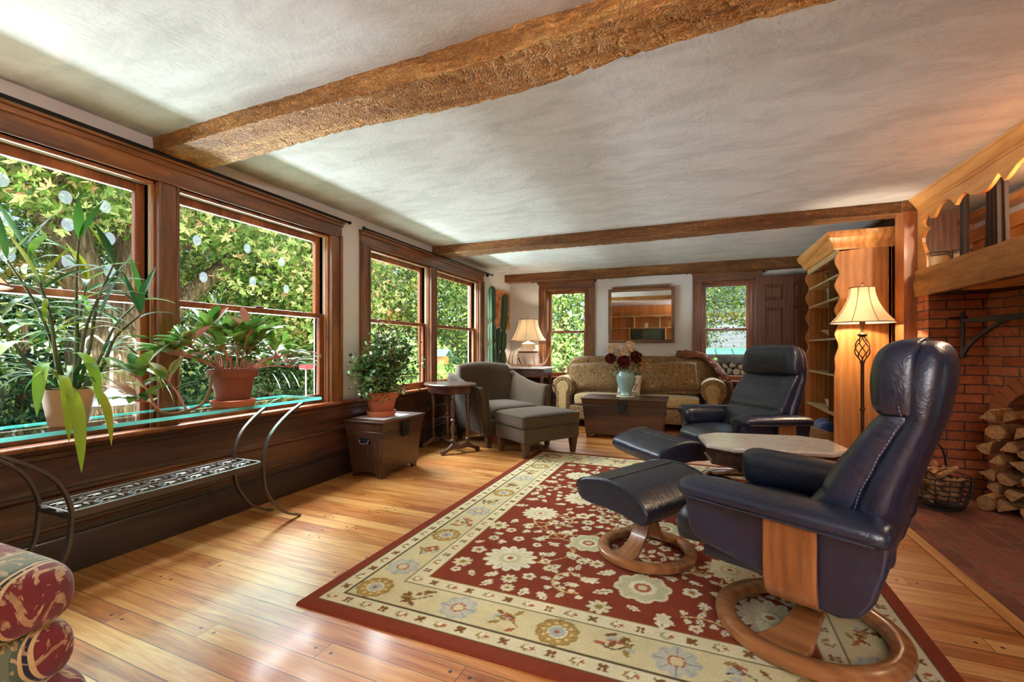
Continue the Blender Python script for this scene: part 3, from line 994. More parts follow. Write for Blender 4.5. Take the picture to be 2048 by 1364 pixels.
# side stiles
sb.prism([(4.40, 1.58), (4.40, 2.12), (4.33, 2.12), (4.33, 1.58)], xf, xb_, 'YZ')
poly = [(4.33, 2.12), (4.33, 1.58)] + cut + [(2 * YC - 4.33, 1.58), (2 * YC - 4.33, 2.12)]
sb.prism(poly, xf, xb_, 'YZ')
sb.prism([(2 * YC - 4.33, 1.58), (2 * YC - 4.33, 2.12), (0.80, 2.12), (0.80, 1.58)], xf, xb_, 'YZ')
structure(sb.obj('wall_fireplace', M['pine_y'], smooth=30), 'pine board with a scalloped cut-out above the mantel')

# mantel timber
def mantel():
    rings = []
    n = 120
    for i in range(n + 1):
        f = i / n
        y = 4.399 - f * 3.5
        ring = []
        base = [(1.575, 1.645), (1.57, 1.60), (1.568, 1.54), (1.568, 1.49), (1.575, 1.452), (1.64, 1.445), (1.74, 1.445), (1.86, 1.445), (1.93, 1.45), (1.93, 1.645), (1.80, 1.648), (1.68, 1.648)]
        for k, (x, z) in enumerate(base):
            nz = mnoise.noise(Vector((y * 2.6, k * 0.6, 4.2))) * 0.010 + mnoise.noise(Vector((y * 9, k * 1.1, 1.2))) * 0.004
            sag = -0.03 * f if z < 1.5 else -0.012 * f
            ring.append((x + (nz if k < 6 else 0), y, z + sag + (nz if 4 <= k <= 7 or k in (0, 11, 10) else 0)))
        rings.append(ring)
    return MB().loft(rings).obj('mantel_beam', M['mantel'], smooth=35)


structure(mantel(), 'cracked oak mantel timber over the fireplace')

# brickwork
bk = MB()
bk.box((XR, 4.215, 0), (2.0, 4.40, 1.45))
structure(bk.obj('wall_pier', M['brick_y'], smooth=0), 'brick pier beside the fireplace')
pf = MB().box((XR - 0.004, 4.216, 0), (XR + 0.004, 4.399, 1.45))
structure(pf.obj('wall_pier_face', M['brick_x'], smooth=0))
fb = MB()
# back of the fireplace with the arched oven mouth
yc, zs, rin = -0.40, 0.56, 0.285
PIV = (1.917, 4.215, 0)
SPL = math.radians(21.2)
for i in range(24):
    a0, a1 = PI * i / 24, PI * (i + 1) / 24
    y0, y1 = yc + rin * math.cos(a0), yc + rin * math.cos(a1)
    z0_, z1_ = zs + 0.24 * math.sin(a0), zs + 0.24 * math.sin(a1)
    fb.add([(0, y0, z0_), (0, y1, z1_), (0, y1, 1.5), (0, y0, 1.5)], [(0, 1, 2, 3)])
    fb.add([(0, y0, z0_), (0, y1, z1_), (0.33, y1, z1_), (0.33, y0, z0_)], [(0, 1, 2, 3)])
fb.box((0, yc + rin, 0), (0.013, 0.0, 1.5))
fb.box((0, -2.6, 0), (0.013, yc - rin, 1.5))
fb.box((0, yc - rin, 0), (0.013, yc + rin, 0.30))
fb.box((0.33, yc - 0.45, 0.2), (0.35, yc + 0.42, 1.0))
fb.box((0.013, yc - rin - 0.03, 0.28), (0.33, yc + rin + 0.03, 0.30))
for sgn in (-1, 1):
    fb.box((0.013, yc + sgn * rin, 0.3), (0.33, yc + sgn * (rin + 0.01), zs))
structure(fb.obj('wall_firebox', M['brick_x'], smooth=0, loc=PIV, rot=(0, 0, SPL)), 'brick back of the fireplace with an arched oven mouth')
vb = MB()
for i in range(15):
    a = PI * (i + 0.5) / 15
    cy, cz = yc + (rin + 0.05) * math.cos(a), zs + (0.24 + 0.05) * math.sin(a)
    Mv = Matrix.Translation((-0.005, cy, cz)) @ Matrix.Rotation(a, 4, 'X')
    vb.box((-0.012, -0.052, -0.029), (0.012, 0.052, 0.029), Mv)
M['arch_brick'] = plain('arch_brick', (176, 104, 66), 0.85, bump=0.5, bscale=40, var=0.25)
structure(vb.obj('oven_arch', M['arch_brick'], bevel=0.004, loc=PIV, rot=(0, 0, SPL)), 'arch of upright bricks over the oven mouth')
structure(MB().box((1.60, 1.3, 1.44), (2.9, 4.40, 1.50)).obj('ceiling_firebox', M['darkiron'], smooth=0))
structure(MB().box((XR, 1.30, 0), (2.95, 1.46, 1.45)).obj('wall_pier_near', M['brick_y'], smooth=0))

# small room seen through the scalloped opening
pn = MB()
pn.box((2.15, 0.6, 1.3), (2.25, 5.3, 1.93))
structure(pn.obj('wall_pantry', M['pine'], smooth=0))
structure(MB().box((2.16, 0.6, 1.93), (2.26, 5.3, ZC)).obj('wall_pantry_upper', M['wall'], smooth=0))
structure(MB().prism([(2.16, 1.93), (2.13, 1.93), (2.125, 1.95), (2.11, 1.975), (2.095, 2.0), (2.09, 2.012), (2.16, 2.012)], 0.6, 5.3, 'XZ').obj('trim_9', M['pine_y'], smooth=30), 'crown moulding inside the opening above the mantel')
structure(MB().box((2.05, 0.6, 2.085), (2.16, 5.3, 2.13)).obj('trim_10', M['pine_y'], smooth=0))
structure(MB().box((1.70, 4.93, 1.3), (2.2, 4.96, ZC)).obj('wall_pantry_end', M['door'], smooth=0))
structure(MB().box((1.60, 0.6, 1.55), (2.2, 4.95, 1.60)).obj('floor_pantry', M['pine_y'], smooth=0))

# curtain rods
def rod(Mx, u0, u1, z, v, label, r=0.0075, lean=0.0):
    t_ = thing('curtain_rod', label, 'curtain rod', group=None)
    P = lambda u, vv, zz: tuple(Mx @ Vector((u, vv, zz)))
    MB().tube([P(u0, v, z), P(u1, v, z)], r, 8).obj('rod', M['black'], t_)
    for u, s_ in ((u0, -1), (u1, 1)):
        f = MB().sphere(P(u + s_ * 0.018, v, z), 0.015, 10, 7)
        f.tube([P(u, v, z), P(u + s_ * 0.01, v, z)], 0.011, 8)
        f.obj('finial', M['black'], t_)
        b = MB().tube([P(u - s_ * 0.07, -0.02, z - 0.012), P(u - s_ * 0.07, v, z - 0.012)], 0.006, 6)
        b.box((u - s_ * 0.07 - 0.012, -0.028, z - 0.035), (u - s_ * 0.07 + 0.012, 0.0, z + 0.018), Mx)
        b.obj('bracket', M['black'], t_)
    return t_


rod(ML, 0.2, 3.02, 2.108, -0.055, 'black iron curtain rod over the near wide window', 0.010)
rod(ML, 3.23, 5.93, 2.108, -0.055, 'black iron curtain rod over the farther wide window behind the armchair', 0.008)
rod(MBK, -2.33, -1.30, 2.092, -0.06, 'black iron curtain rod over the small window by the table lamp')
rod(MBK, -0.08, 0.92, 2.092, -0.06, 'black iron curtain rod over the small window next to the door')
# ------------------------------------------------------------------ recliners
def sgnpow(v, p):
    return math.copysign(abs(v) ** p, v)


def hsec(xf, xr, w, z, n=32, px_=0.75, py_=0.55, crease=0.0, tilt=0.0):
    out = []
    mx, hx = (xf + xr) / 2, (xf - xr) / 2
    for k in range(n):
        a = 2 * PI * k / n
        y = w * sgnpow(math.cos(a), py_)
        x = mx + hx * sgnpow(math.sin(a), px_)
        out.append((x, y, z + tilt * (x - mx)))
    return out


def lerp_table(tab, z):
    for a, b in zip(tab[:-1], tab[1:]):
        if z <= b[0]:
            f = (z - a[0]) / (b[0] - a[0]) if b[0] > a[0] else 0
            f = f * f * (3 - 2 * f) * 0.4 + f * 0.6
            return [p + (q - p) * f for p, q in zip(a, b)]
    return list(tab[-1])


SHELL = [(0.27, -0.12, -0.19, 0.17), (0.30, -0.11, -0.225, 0.235), (0.38, -0.12, -0.255, 0.262), (0.48, -0.135, -0.283, 0.27), (0.60, -0.165, -0.310, 0.272), (0.70, -0.205, -0.340, 0.272), (0.80, -0.25, -0.372, 0.266),
         (0.835, -0.272, -0.382, 0.262), (0.866, -0.258, -0.388, 0.262), (0.93, -0.255, -0.398, 0.256), (0.985, -0.264, -0.402, 0.242), (1.025, -0.285, -0.395, 0.222), (1.05, -0.302, -0.38, 0.19), (1.062, -0.322, -0.36, 0.14)]


def ring_mesh(R, w, h, n=56):
    rings = []
    for i in range(n + 1):
        a = 2 * PI * i / n
        ring = []
        for k in range(12):
            b = 2 * PI * k / 12
            rr = R + w * sgnpow(math.cos(b), 0.8)
            zz = h + h * sgnpow(math.sin(b), 0.8)
            ring.append((rr * math.cos(a), rr * math.sin(a), zz))
        rings.append(ring)
    return MB().loft(rings, True, False)


def recliner(label, loc, rz):
    R = thing('recliner', label, 'recliner', loc, rz, 'leather recliners')
    ring_mesh(0.272, 0.036, 0.026).obj('base_ring', M['ringwood'], R)
    path = [(0.0, y, z) for y, z in ((-0.255, 0.030), (-0.20, 0.034), (-0.13, 0.055), (-0.06, 0.09), (0.0, 0.10), (0.06, 0.09), (0.13, 0.055), (0.20, 0.034), (0.255, 0.030))]
    ws = [0.085, 0.075, 0.055, 0.045, 0.045, 0.045, 0.055, 0.075, 0.085]
    MB().strip([(-0.02 + 0.06 * (abs(y) / 0.255) ** 2, y, z) for _, y, z in crspline(path, 4)], (1, 0, 0), [lerp_table(list(zip(range(9), ws)), i / 4)[1] for i in range(33)], 0.013).obj('base_bridge', M['ringwood'], R, bevel=0.005)
    MB().lathe([(0.050, 0.10), (0.050, 0.118), (0.030, 0.122), (0.030, 0.19), (0.07, 0.195), (0.07, 0.225)], 24).obj('swivel_hub', M['black'], R, loc=(-0.02, 0, 0))
    pth = crspline([(-0.04, 0.372, 0.535), (-0.04, 0.372, 0.44), (-0.04, 0.370, 0.34), (-0.04, 0.352, 0.283), (-0.04, 0.30, 0.248), (-0.04, 0.2, 0.236), (-0.04, 0.0, 0.232)], 5)
    for s_ in (1, -1):
        MB().strip([(x, y * s_, z) for x, y, z in pth], (1, 0, 0), 0.072, 0.011).obj('side_post', M['bentwood'], R, bevel=0.005)
    # seat
    def seatfn(p, u):
        z = p.z + 0.022 * (1 - u.x ** 2) * (1 - u.y ** 2) * (1 if u.z > 0 else 0.2)
        z -= 0.028 * max(0, -u.x) * (u.z > 0) + 0.035 * max(0, u.x - 0.62) ** 1.0
        return (p.x, p.y, z + 0.005 * math.sin(p.y * 40) * (u.z > 0) * max(0, u.x) * 0.6)
    seat = MB().pillow((0.29, 0.262, 0.072), 0.06, 14, seatfn, Matrix.Translation((0.105, 0, 0.366)))
    so = seat.obj('seat_cushion', M['leather'], R, smooth=60, subsurf=1)
    MB().tube([(0.376, y, 0.400 - 0.010 * (abs(y) / 0.22) ** 3) for y in np.linspace(-0.225, 0.225, 12)], 0.0035, 6).obj('seat_piping', M['leather'], so)
    MB().pillow((0.23, 0.25, 0.03), 0.02, 4, None, Matrix.Translation((0.05, 0, 0.29))).obj('seat_pan', M['leather'], R)
    # leather side panels
    side = [(0.302, 0.525), (0.296, 0.46), (0.285, 0.40), (0.262, 0.37), (0.22, 0.352), (0.12, 0.332), (0.04, 0.312), (-0.03, 0.285), (-0.10, 0.262), (-0.16, 0.255), (-0.21, 0.27), (-0.245, 0.33), (-0.27, 0.42), (-0.285, 0.535)]
    for s_ in (1, -1):
        a, b = (0.29, 0.352) if s_ > 0 else (-0.352, -0.29)
        MB().prism(side, a, b, 'XZ').obj('side_panel', M['leather'], R, smooth=45, bevel=0.014, seg=3)
    # arms
    sec = [(0.398, 0.512), (0.402, 0.535), (0.390, 0.556), (0.362, 0.568), (0.325, 0.573), (0.285, 0.571), (0.255, 0.560), (0.238, 0.535), (0.232, 0.490), (0.236, 0.44), (0.255, 0.405), (0.285, 0.402), (0.305, 0.43), (0.335, 0.488), (0.375, 0.498)]
    cy, cz = 0.315, 0.52
    xs = [(0.325, 0.30), (0.318, 0.62), (0.302, 0.84), (0.275, 0.97), (0.22, 1.0), (0.12, 1.0), (0.0, 0.98), (-0.12, 0.96), (-0.22, 0.93), (-0.27, 0.86), (-0.285, 0.6)]
    for s_ in (1, -1):
        rings = []
        for x, k in xs:
            dz = 0.012 * (x - 0.0) / 0.3
            ring = [(x, s_ * (cy + (y - cy) * k), cz + dz + (z - cz) * k + (0.004 * math.sin(x * 55 + y * 30) if y < 0.3 else 0)) for y, z in sec]
            rings.append(ring if s_ > 0 else list(reversed(ring)))
        ao = MB().loft(rings).obj('armrest', M['leather'], R, smooth=60, subsurf=2)
        MB().tube([(x, s_ * (0.3985), 0.512 + 0.012 * x / 0.3) for x in np.linspace(0.28, -0.25, 12)], 0.003, 6).obj('arm_piping', M['leather'], ao)
    # backrest shell
    zs = [0.27, 0.285, 0.30, 0.34, 0.38, 0.43, 0.48, 0.54, 0.60, 0.65, 0.70, 0.75, 0.80, 0.835, 0.866, 0.90, 0.93, 0.96, 0.985, 1.01, 1.025, 1.04, 1.05, 1.057, 1.062]
    rings = []
    for z in zs:
        _, xf, xr, w = lerp_table(SHELL, z)
        rings.append(hsec(xf, xr, w, z, 36, 0.8, 0.5))
    bo = MB().loft(rings).obj('back_shell', M['leather'], R, smooth=60, subsurf=1)
    for s_ in (1, -1):
        pts = []
        for z in np.linspace(0.40, 1.03, 30):
            _, xf, xr, w = lerp_table(SHELL, z)
            pts.append((xf - 0.20 * (xf - xr), s_ * (w + 0.0008), z))
        st = MB()
        for p, q in zip(pts[:-1], pts[1:]):
            p, q = Vector(p), Vector(q)
            for k in (0.05, 0.55):
                a, b = p.lerp(q, k), p.lerp(q, k + 0.32)
                st.tube([a, b], 0.0017, 5)
        st.obj('stitching', M['stitch'], bo)
    # lumbar cushion: three upright channels, tucked cross seam
    CUSH = [(0.40, 0.02, 0.215), (0.44, 0.012, 0.245), (0.50, -0.03, 0.262), (0.58, -0.075, 0.268), (0.66, -0.118, 0.268), (0.74, -0.165, 0.266), (0.80, -0.205, 0.262), (0.845, -0.238, 0.256), (0.865, -0.262, 0.235)]
    rings = []
    for z in np.linspace(0.40, 0.865, 26):
        _, xf, w = lerp_table(CUSH, z)
        _, sf, sr, sw = lerp_table(SHELL, z)
        ring = []
        n = 40
        xr = sf - 0.05
        mx, hx = (xf + xr) / 2, (xf - xr) / 2
        for k in range(n):
            a = 2 * PI * k / n
            y = w * sgnpow(math.cos(a), 0.34)
            x = mx + hx * sgnpow(math.sin(a), 0.45)
            if math.sin(a) > 0.2:
                ch = -0.012 * (math.exp(-((abs(y) - 0.105) / 0.012) ** 2))
                ch += -0.014 * math.exp(-((z - 0.585) / 0.010) ** 2)
                ch += 0.006 * math.sin(y * 46 + z * 9) * math.sin(z * 21)
                x += ch
            ring.append((x, y, z))
        rings.append(ring)
    MB().loft(rings).obj('back_cushion', M['leather'], R, smooth=60, subsurf=1)
    HEAD = [(0.836, -0.268, 0.225), (0.840, -0.236, 0.250), (0.850, -0.220, 0.261), (0.872, -0.212, 0.264), (0.92, -0.210, 0.262), (0.96, -0.211, 0.257), (1.0, -0.217, 0.248), (1.03, -0.228, 0.236), (1.052, -0.248, 0.216), (1.064, -0.275, 0.190), (1.070, -0.312, 0.150)]
    rings = []
    for z in [0.836, 0.838, 0.84, 0.845, 0.85, 0.86, 0.872, 0.89, 0.905, 0.92, 0.935, 0.95, 0.965, 0.98, 1.0, 1.015, 1.03, 1.042, 1.052, 1.059, 1.064, 1.068, 1.07]:
        _, xf, w = lerp_table(HEAD, z)
        xr = -0.335
        mx, hx = (xf + xr) / 2, (xf - xr) / 2
        ring = []
        for k in range(40):
            a = 2 * PI * k / 40
            y = w * sgnpow(math.cos(a), 0.36)
            x = mx + hx * sgnpow(math.sin(a), 0.46)
            if math.sin(a) > 0.2:
                x += 0.005 * math.sin(y * 38 + 1.2) * math.sin((z - 0.84) * 13) - 0.010 * math.exp(-((z - 0.925 - 1.6 * y * y) / 0.010) ** 2) * math.exp(-(y / 0.12) ** 2)
            ring.append((x, y, z))
        rings.append(ring)
    MB().loft(rings).obj('headrest', M['leather'], R, smooth=60, subsurf=1)
    return R


recliner('navy leather recliner on a bent-wood ring, seen from behind on the patterned rug', (0.385, 1.955, 0.014), math.atan2(0.41, -0.91))
recliner('navy leather recliner facing into the room beside the lit floor lamp', (0.34, 3.90, 0.014), math.atan2(-0.60, -0.80))


def footstool(label, loc, rz):
    R = thing('footstool', label, 'footstool', loc, rz, 'leather footstools')
    ring_mesh(0.212, 0.030, 0.022).obj('base_ring', M['ringwood'], R)
    for s_ in (1, -1):
        p = crspline([(0, s_ * 0.200, 0.032), (0, s_ * 0.165, 0.036), (0, s_ * 0.115, 0.052), (0, s_ * 0.066, 0.095), (0, s_ * 0.034, 0.165), (0, s_ * 0.0225, 0.24), (0, s_ * 0.022, 0.33)], 5)
        ws = [0.062 - 0.018 * min(1, i / 12) for i in range(len(p))]
        MB().strip(p, (1, 0, 0), ws, 0.0105).obj('leg', M['bentwood'], R, bevel=0.004)
    prof = [(0.210, 0.362), (0.202, 0.390), (0.172, 0.408), (0.11, 0.420), (0.05, 0.426), (-0.02, 0.426), (-0.08, 0.418), (-0.13, 0.404), (-0.175, 0.380), (-0.203, 0.355), (-0.212, 0.325), (-0.200, 0.302), (-0.175, 0.296), (-0.13, 0.302), (-0.07, 0.312), (0.0, 0.316), (0.08, 0.316), (0.15, 0.318), (0.195, 0.332)]
    prof = [(a[0], a[1]) for a in crspline([(x, z, 0) for x, z in prof + prof[:1]], 2)[:-1]]
    prof = [(x, 0.418 - (0.426 - z) * 1.22) for x, z in prof]
    cx_, cz_ = 0.0, 0.352
    rings = []
    for y, k in ((-0.292, 0.70), (-0.292, 0.955), (-0.286, 0.99), (-0.274, 1.0), (-0.2, 1.0), (-0.12, 1.015), (0.0, 1.02), (0.12, 1.015), (0.2, 1.0), (0.274, 1.0), (0.286, 0.99), (0.292, 0.955), (0.292, 0.70)):
        rings.append([(cx_ + (x - cx_) * k, y, cz_ + (z - cz_) * k + (0.003 * math.sin(x * 60 + y * 20) if abs(y) < 0.2 and z > cz_ else 0)) for x, z in prof])
    co = MB().loft(rings).obj('cushion', M['leather'], R, smooth=50, subsurf=1)
    for s_ in (1, -1):
        MB().tube([(x * 1.0, s_ * 0.284, cz_ + (z - cz_) * 1.0) for x, z in prof[:20]], 0.0035, 6).obj('seam', M['leather'], co)
    MB().tube([(0.02, y, 0.4205 + 0.0011 * math.cos(y * 5)) for y in np.linspace(-0.28, 0.28, 13)], 0.003, 6).obj('centre_seam', M['leather'], co)
    return R


footstool('navy leather footstool on a wooden ring, nearest the viewer', (-0.225, 2.395, 0.014), math.atan2(0.5, -0.87))
FS = footstool('navy leather footstool behind the nearest one, on the far part of the rug', (-0.235, 3.40, 0.014), math.atan2(-0.62, -0.78))
for ch in FS.children:
    if ch.name.startswith('cushion'):
        ch.rotation_euler = (0, math.radians(9), 0)
        ch.location = (-0.055, 0, 0.01)

# ------------------------------------------------------------------ velvet armchair and its footstool
AC = thing('armchair', 'olive brown velvet armchair in the window corner', 'armchair', (-2.12, 4.86, 0), math.atan2(-0.57, 0.82))
MB().pillow((0.37, 0.36, 0.085), 0.03, 8, None, Matrix.Translation((0.02, 0, 0.215))).obj('seat_base', M['velvet'], AC, smooth=60)
MB().pillow((0.32, 0.285, 0.075), 0.055, 10, lambda p, u: (p.x, p.y, p.z + 0.02 * (1 - u.x ** 2) * (1 - u.y ** 2) * (u.z > 0)), Matrix.Translation((0.10, 0, 0.36))).obj('seat_cushion', M['velvet'], AC, smooth=60, subsurf=1)
for s_ in (1, -1):
    rings = []
    for x in np.linspace(0.42, -0.40, 22):
        f = (0.42 - x) / 0.82
        top = 0.645 + 0.02 * f + 0.20 * max(0, f - 0.25) ** 1.5
        out = 0.385 + 0.03 * (1 - f)
        w = 0.115
        ring = []
        for k in range(20):
            a = 2 * PI * k / 20
            yy = sgnpow(math.cos(a), 0.7) * w / 2
            zz = sgnpow(math.sin(a), 0.35)
            z = 0.14 + (top - 0.14) * (zz + 1) / 2
            lean = 0.055 * ((z - 0.14) / 0.5) ** 2
            shrink = 1.0 if 0.02 < f < 0.98 else 0.86
            ring.append((x, s_ * (out - 0.04 + lean + yy * shrink), 0.14 + (z - 0.14) * (1 if shrink == 1 else 0.985)))
        rings.append(ring if s_ > 0 else list(reversed(ring)))
    ao = MB().loft(rings).obj('arm', M['velvet'], AC, smooth=60, subsurf=1)
    fp = []
    for k in range(14):
        a = PI * k / 13
        fp.append((0.424, s_ * (0.415 + 0.04 + 0.058 * math.cos(a)), 0.585 + 0.058 * math.sin(a)))
    fp = [(0.424, fp[0][1] - s_ * 0.045, 0.16)] + fp + [(0.424, fp[-1][1] - s_ * 0.035, 0.16)]
    MB().tube(fp, 0.006, 6).obj('piping', M['velvet_dark'], ao)
rings = []
for y in np.linspace(-0.36, 0.36, 26):
    f = abs(y) / 0.36
    top = 0.895 - 0.035 * f ** 2.2
    xb = -0.40 + 0.05 * f ** 2
    ring = []
    for k in range(20):
        a = 2 * PI * k / 20
        z = 0.20 + (top - 0.20) * (sgnpow(math.sin(a), 0.4) + 1) / 2
        x = xb + 0.055 + sgnpow(math.cos(a), 0.8) * 0.085 - 0.10 * ((z - 0.3) / 0.6) * 0.6
        ring.append((x, y, z))
    rings.append(ring)
MB().loft(rings).obj('backrest', M['velvet'], AC, smooth=60, subsurf=1)
for x in (0.34, -0.32):
    for y in (0.33, -0.33):
        MB().loft([[(x - 0.022, y - 0.022, 0), (x + 0.022, y - 0.022, 0), (x + 0.022, y + 0.022, 0), (x - 0.022, y + 0.022, 0)], [(x - 0.034, y - 0.034, 0.145), (x + 0.034, y - 0.034, 0.145), (x + 0.034, y + 0.034, 0.145), (x - 0.034, y + 0.034, 0.145)]]).obj('leg', M['walnut'], AC, bevel=0.003)

OT = thing('velvet_footstool', 'square olive velvet footstool with wooden legs in front of the armchair', 'footstool', (-1.495, 4.43, 0), math.atan2(-0.57, 0.82))
MB().pillow((0.262, 0.345, 0.075), 0.02, 8, None, Matrix.Translation((0, 0, 0.225))).obj('base', M['velvet'], OT, smooth=60)
MB().pillow((0.272, 0.355, 0.062), 0.028, 12, lambda p, u: (p.x, p.y, p.z + 0.028 * (1 - u.x ** 2) * (1 - u.y ** 2) * (u.z > 0)), Matrix.Translation((0, 0, 0.355))).obj('cushion', M['velvet'], OT, smooth=60, subsurf=1)
for zz in (0.303, 0.400):
    a, b = 0.268, 0.351
    lp = []
    for sx, sy, a0 in ((1, 1, 0), (-1, 1, PI / 2), (-1, -1, PI), (1, -1, 3 * PI / 2)):
        for k in range(5):
            an = a0 + PI / 2 * k / 4
            lp.append((sx * (a - 0.025) + 0.025 * math.cos(an), sy * (b - 0.025) + 0.025 * math.sin(an), zz))
    MB().tube(lp + [lp[0], lp[1]], 0.005, 6).obj('piping', M['velvet_dark'], OT)
for x in (0.215, -0.215):
    for y in (0.295, -0.295):
        MB().loft([[(x - 0.02, y - 0.02, 0), (x + 0.02, y - 0.02, 0), (x + 0.02, y + 0.02, 0), (x - 0.02, y + 0.02, 0)], [(x - 0.036, y - 0.036, 0.155), (x + 0.036, y - 0.036, 0.155), (x + 0.036, y + 0.036, 0.155), (x - 0.036, y + 0.036, 0.155)]]).obj('leg', M['walnut'], OT, bevel=0.003)
OT.location.z = 0.0

# ------------------------------------------------------------------ sofa with its cushions
SX0, SX1, SYF, SYB = -1.80, 0.36, 5.96, 6.70
SO = thing('sofa', 'long camel-patterned sofa with rolled arms against the end wall', 'sofa', ((SX0 + SX1) / 2, 6.33, 0))
hx = (SX1 - SX0) / 2
sm = MB().pillow((hx - 0.06, 0.335, 0.10), 0.03, 8, None, Matrix.Translation((0, 0.0, 0.20)))
sm.obj('seat_base', M['sofa'], SO, smooth=60)
for s_ in (-1, 1):
    MB().pillow(((hx - 0.30) / 2, 0.29, 0.075), 0.045, 10, lambda p, u: (p.x, p.y, p.z + 0.018 * (1 - u.x ** 2) * (1 - u.y ** 2) * (u.z > 0)), Matrix.Translation((s_ * ((hx - 0.29) / 2), -0.06, 0.378))).obj('seat_cushion', M['sofa_pale'], SO, smooth=60, subsurf=1)
def backfn(p, u):
    x, y, z = p
    z += 0.02 * (1 - u.x ** 2) * (u.z > 0) - 0.14 * max(0, abs(u.x) - 0.84) / 0.16 * (u.z > 0) * 0.6
    return (x, y + 0.10 * (u.z + 1) / 2, z)
MB().pillow((hx - 0.05, 0.11, 0.36), 0.09, 16, backfn, Matrix.Translation((0, 0.19, 0.575))).obj('backrest', M['sofa'], SO, smooth=60, subsurf=1)
for s_ in (-1, 1):
    ac = s_ * (hx - 0.15)
    a = MB()
    n = 28
    prof_ = []
    for k in range(n):
        an = -PI * 0.30 + (PI * 1.6) * k / (n - 1)
        prof_.append((ac + s_ * 0.01 + 0.145 * math.cos(an), 0.535 + 0.145 * math.sin(an)))
    prof_ = [(ac + 0.105, 0.13)] + prof_ + [(ac - 0.105, 0.13)]
    a.prism(prof_, -0.345, 0.345, 'XZ')
    ao = a.obj('arm', M['sofa'], SO, smooth=50, bevel=0.02, seg=3)
    f = MB()
    pf_ = []
    for k in range(20):
        an = -PI * 0.28 + (PI * 1.56) * k / 19
        pf_.append((ac + 0.085 * math.cos(an), 0.535 + 0.085 * math.sin(an)))
    pf_ = [(ac + 0.055, 0.14)] + pf_ + [(ac - 0.055, 0.14)]
    f.prism(pf_, -0.36, -0.335, 'XZ')
    f.obj('arm_scroll', M['sofa_pale'], ao, smooth=50, bevel=0.012, seg=3)
    MB().pillow((0.14, 0.33, 0.02), 0.02, 8, lambda p, u: (p.x, p.y, p.z - 0.10 * (p.x / 0.14) ** 2 * 0.7), Matrix.Translation((ac + s_ * 0.01, 0.0, 0.668))).obj('arm_top', M['sofa_pale'], ao, smooth=60)
for x in (-hx + 0.15, hx - 0.15):
    for y in (-0.29, 0.28):
        MB().lathe([(0.02, 0), (0.034, 0.10)], 12, Matrix.Translation((x, y, 0))).obj('leg', M['walnut'], SO)


def cushion(name, label, cat, loc, rot, half, mat, group=None, corner=0.10, puff=1.0, parts=None):
    def fn(p, u):
        k = (1 - abs(u.x) ** 2.6) * (1 - abs(u.z) ** 2.6)
        dent = 1 - 0.10 * (1 - abs(u.z) ** 4) * (abs(u.x) ** 6)
        d2 = 1 - 0.07 * (1 - abs(u.x) ** 4) * (abs(u.z) ** 6)
        wob = 0.012 * math.sin(p.x * 9 + 1.1) * abs(u.z)
        return (p.x * dent, p.y * (0.10 + 0.95 * k ** 0.6 * puff), p.z * d2 + wob)
    o = MB().pillow(half, half[1], 14, fn).obj(name, mat, None, smooth=60, subsurf=1, loc=loc, rot=rot)
    tag(o, label, cat, group)
    return o


cushion('back_cushion', 'wide loose back cushion on the left half of the long sofa', 'cushion', (-1.25, 6.215, 0.66), (math.radians(-21), 0, 0), (0.43, 0.13, 0.235), M['sofa'], 'loose back cushions on the sofa')
cushion('back_cushion', 'wide loose back cushion slumped at the throw end of the sofa', 'cushion', (-0.335, 6.205, 0.672), (math.radians(-21), math.radians(-5), 0), (0.45, 0.135, 0.24), M['sofa'], 'loose back cushions on the sofa')
tp = cushion('throw_pillow', 'small cream pillow with a dark stag figure behind the vase', 'pillow', (-0.77, 5.99, 0.585), (math.radians(-22), math.radians(4), 0), (0.155, 0.05, 0.14), M['cream'])
st = MB()
st.prism([(-0.02, -0.05), (0.05, -0.05), (0.075, 0.0), (0.06, 0.05), (0.085, 0.09), (0.05, 0.075), (0.03, 0.035), (-0.01, 0.03), (-0.03, 0.06), (-0.05, 0.03), (-0.03, 0.0)], -0.060, -0.052, 'XZ')
st.obj('stag_figure', M['shade_dark'], tp)
st = MB().tube([(0.06, -0.052, -0.08), (0.09, -0.05, -0.03), (0.10, -0.046, 0.02)], 0.006, 6)
st.obj('tie_cord', M['shade_dark'], tp)

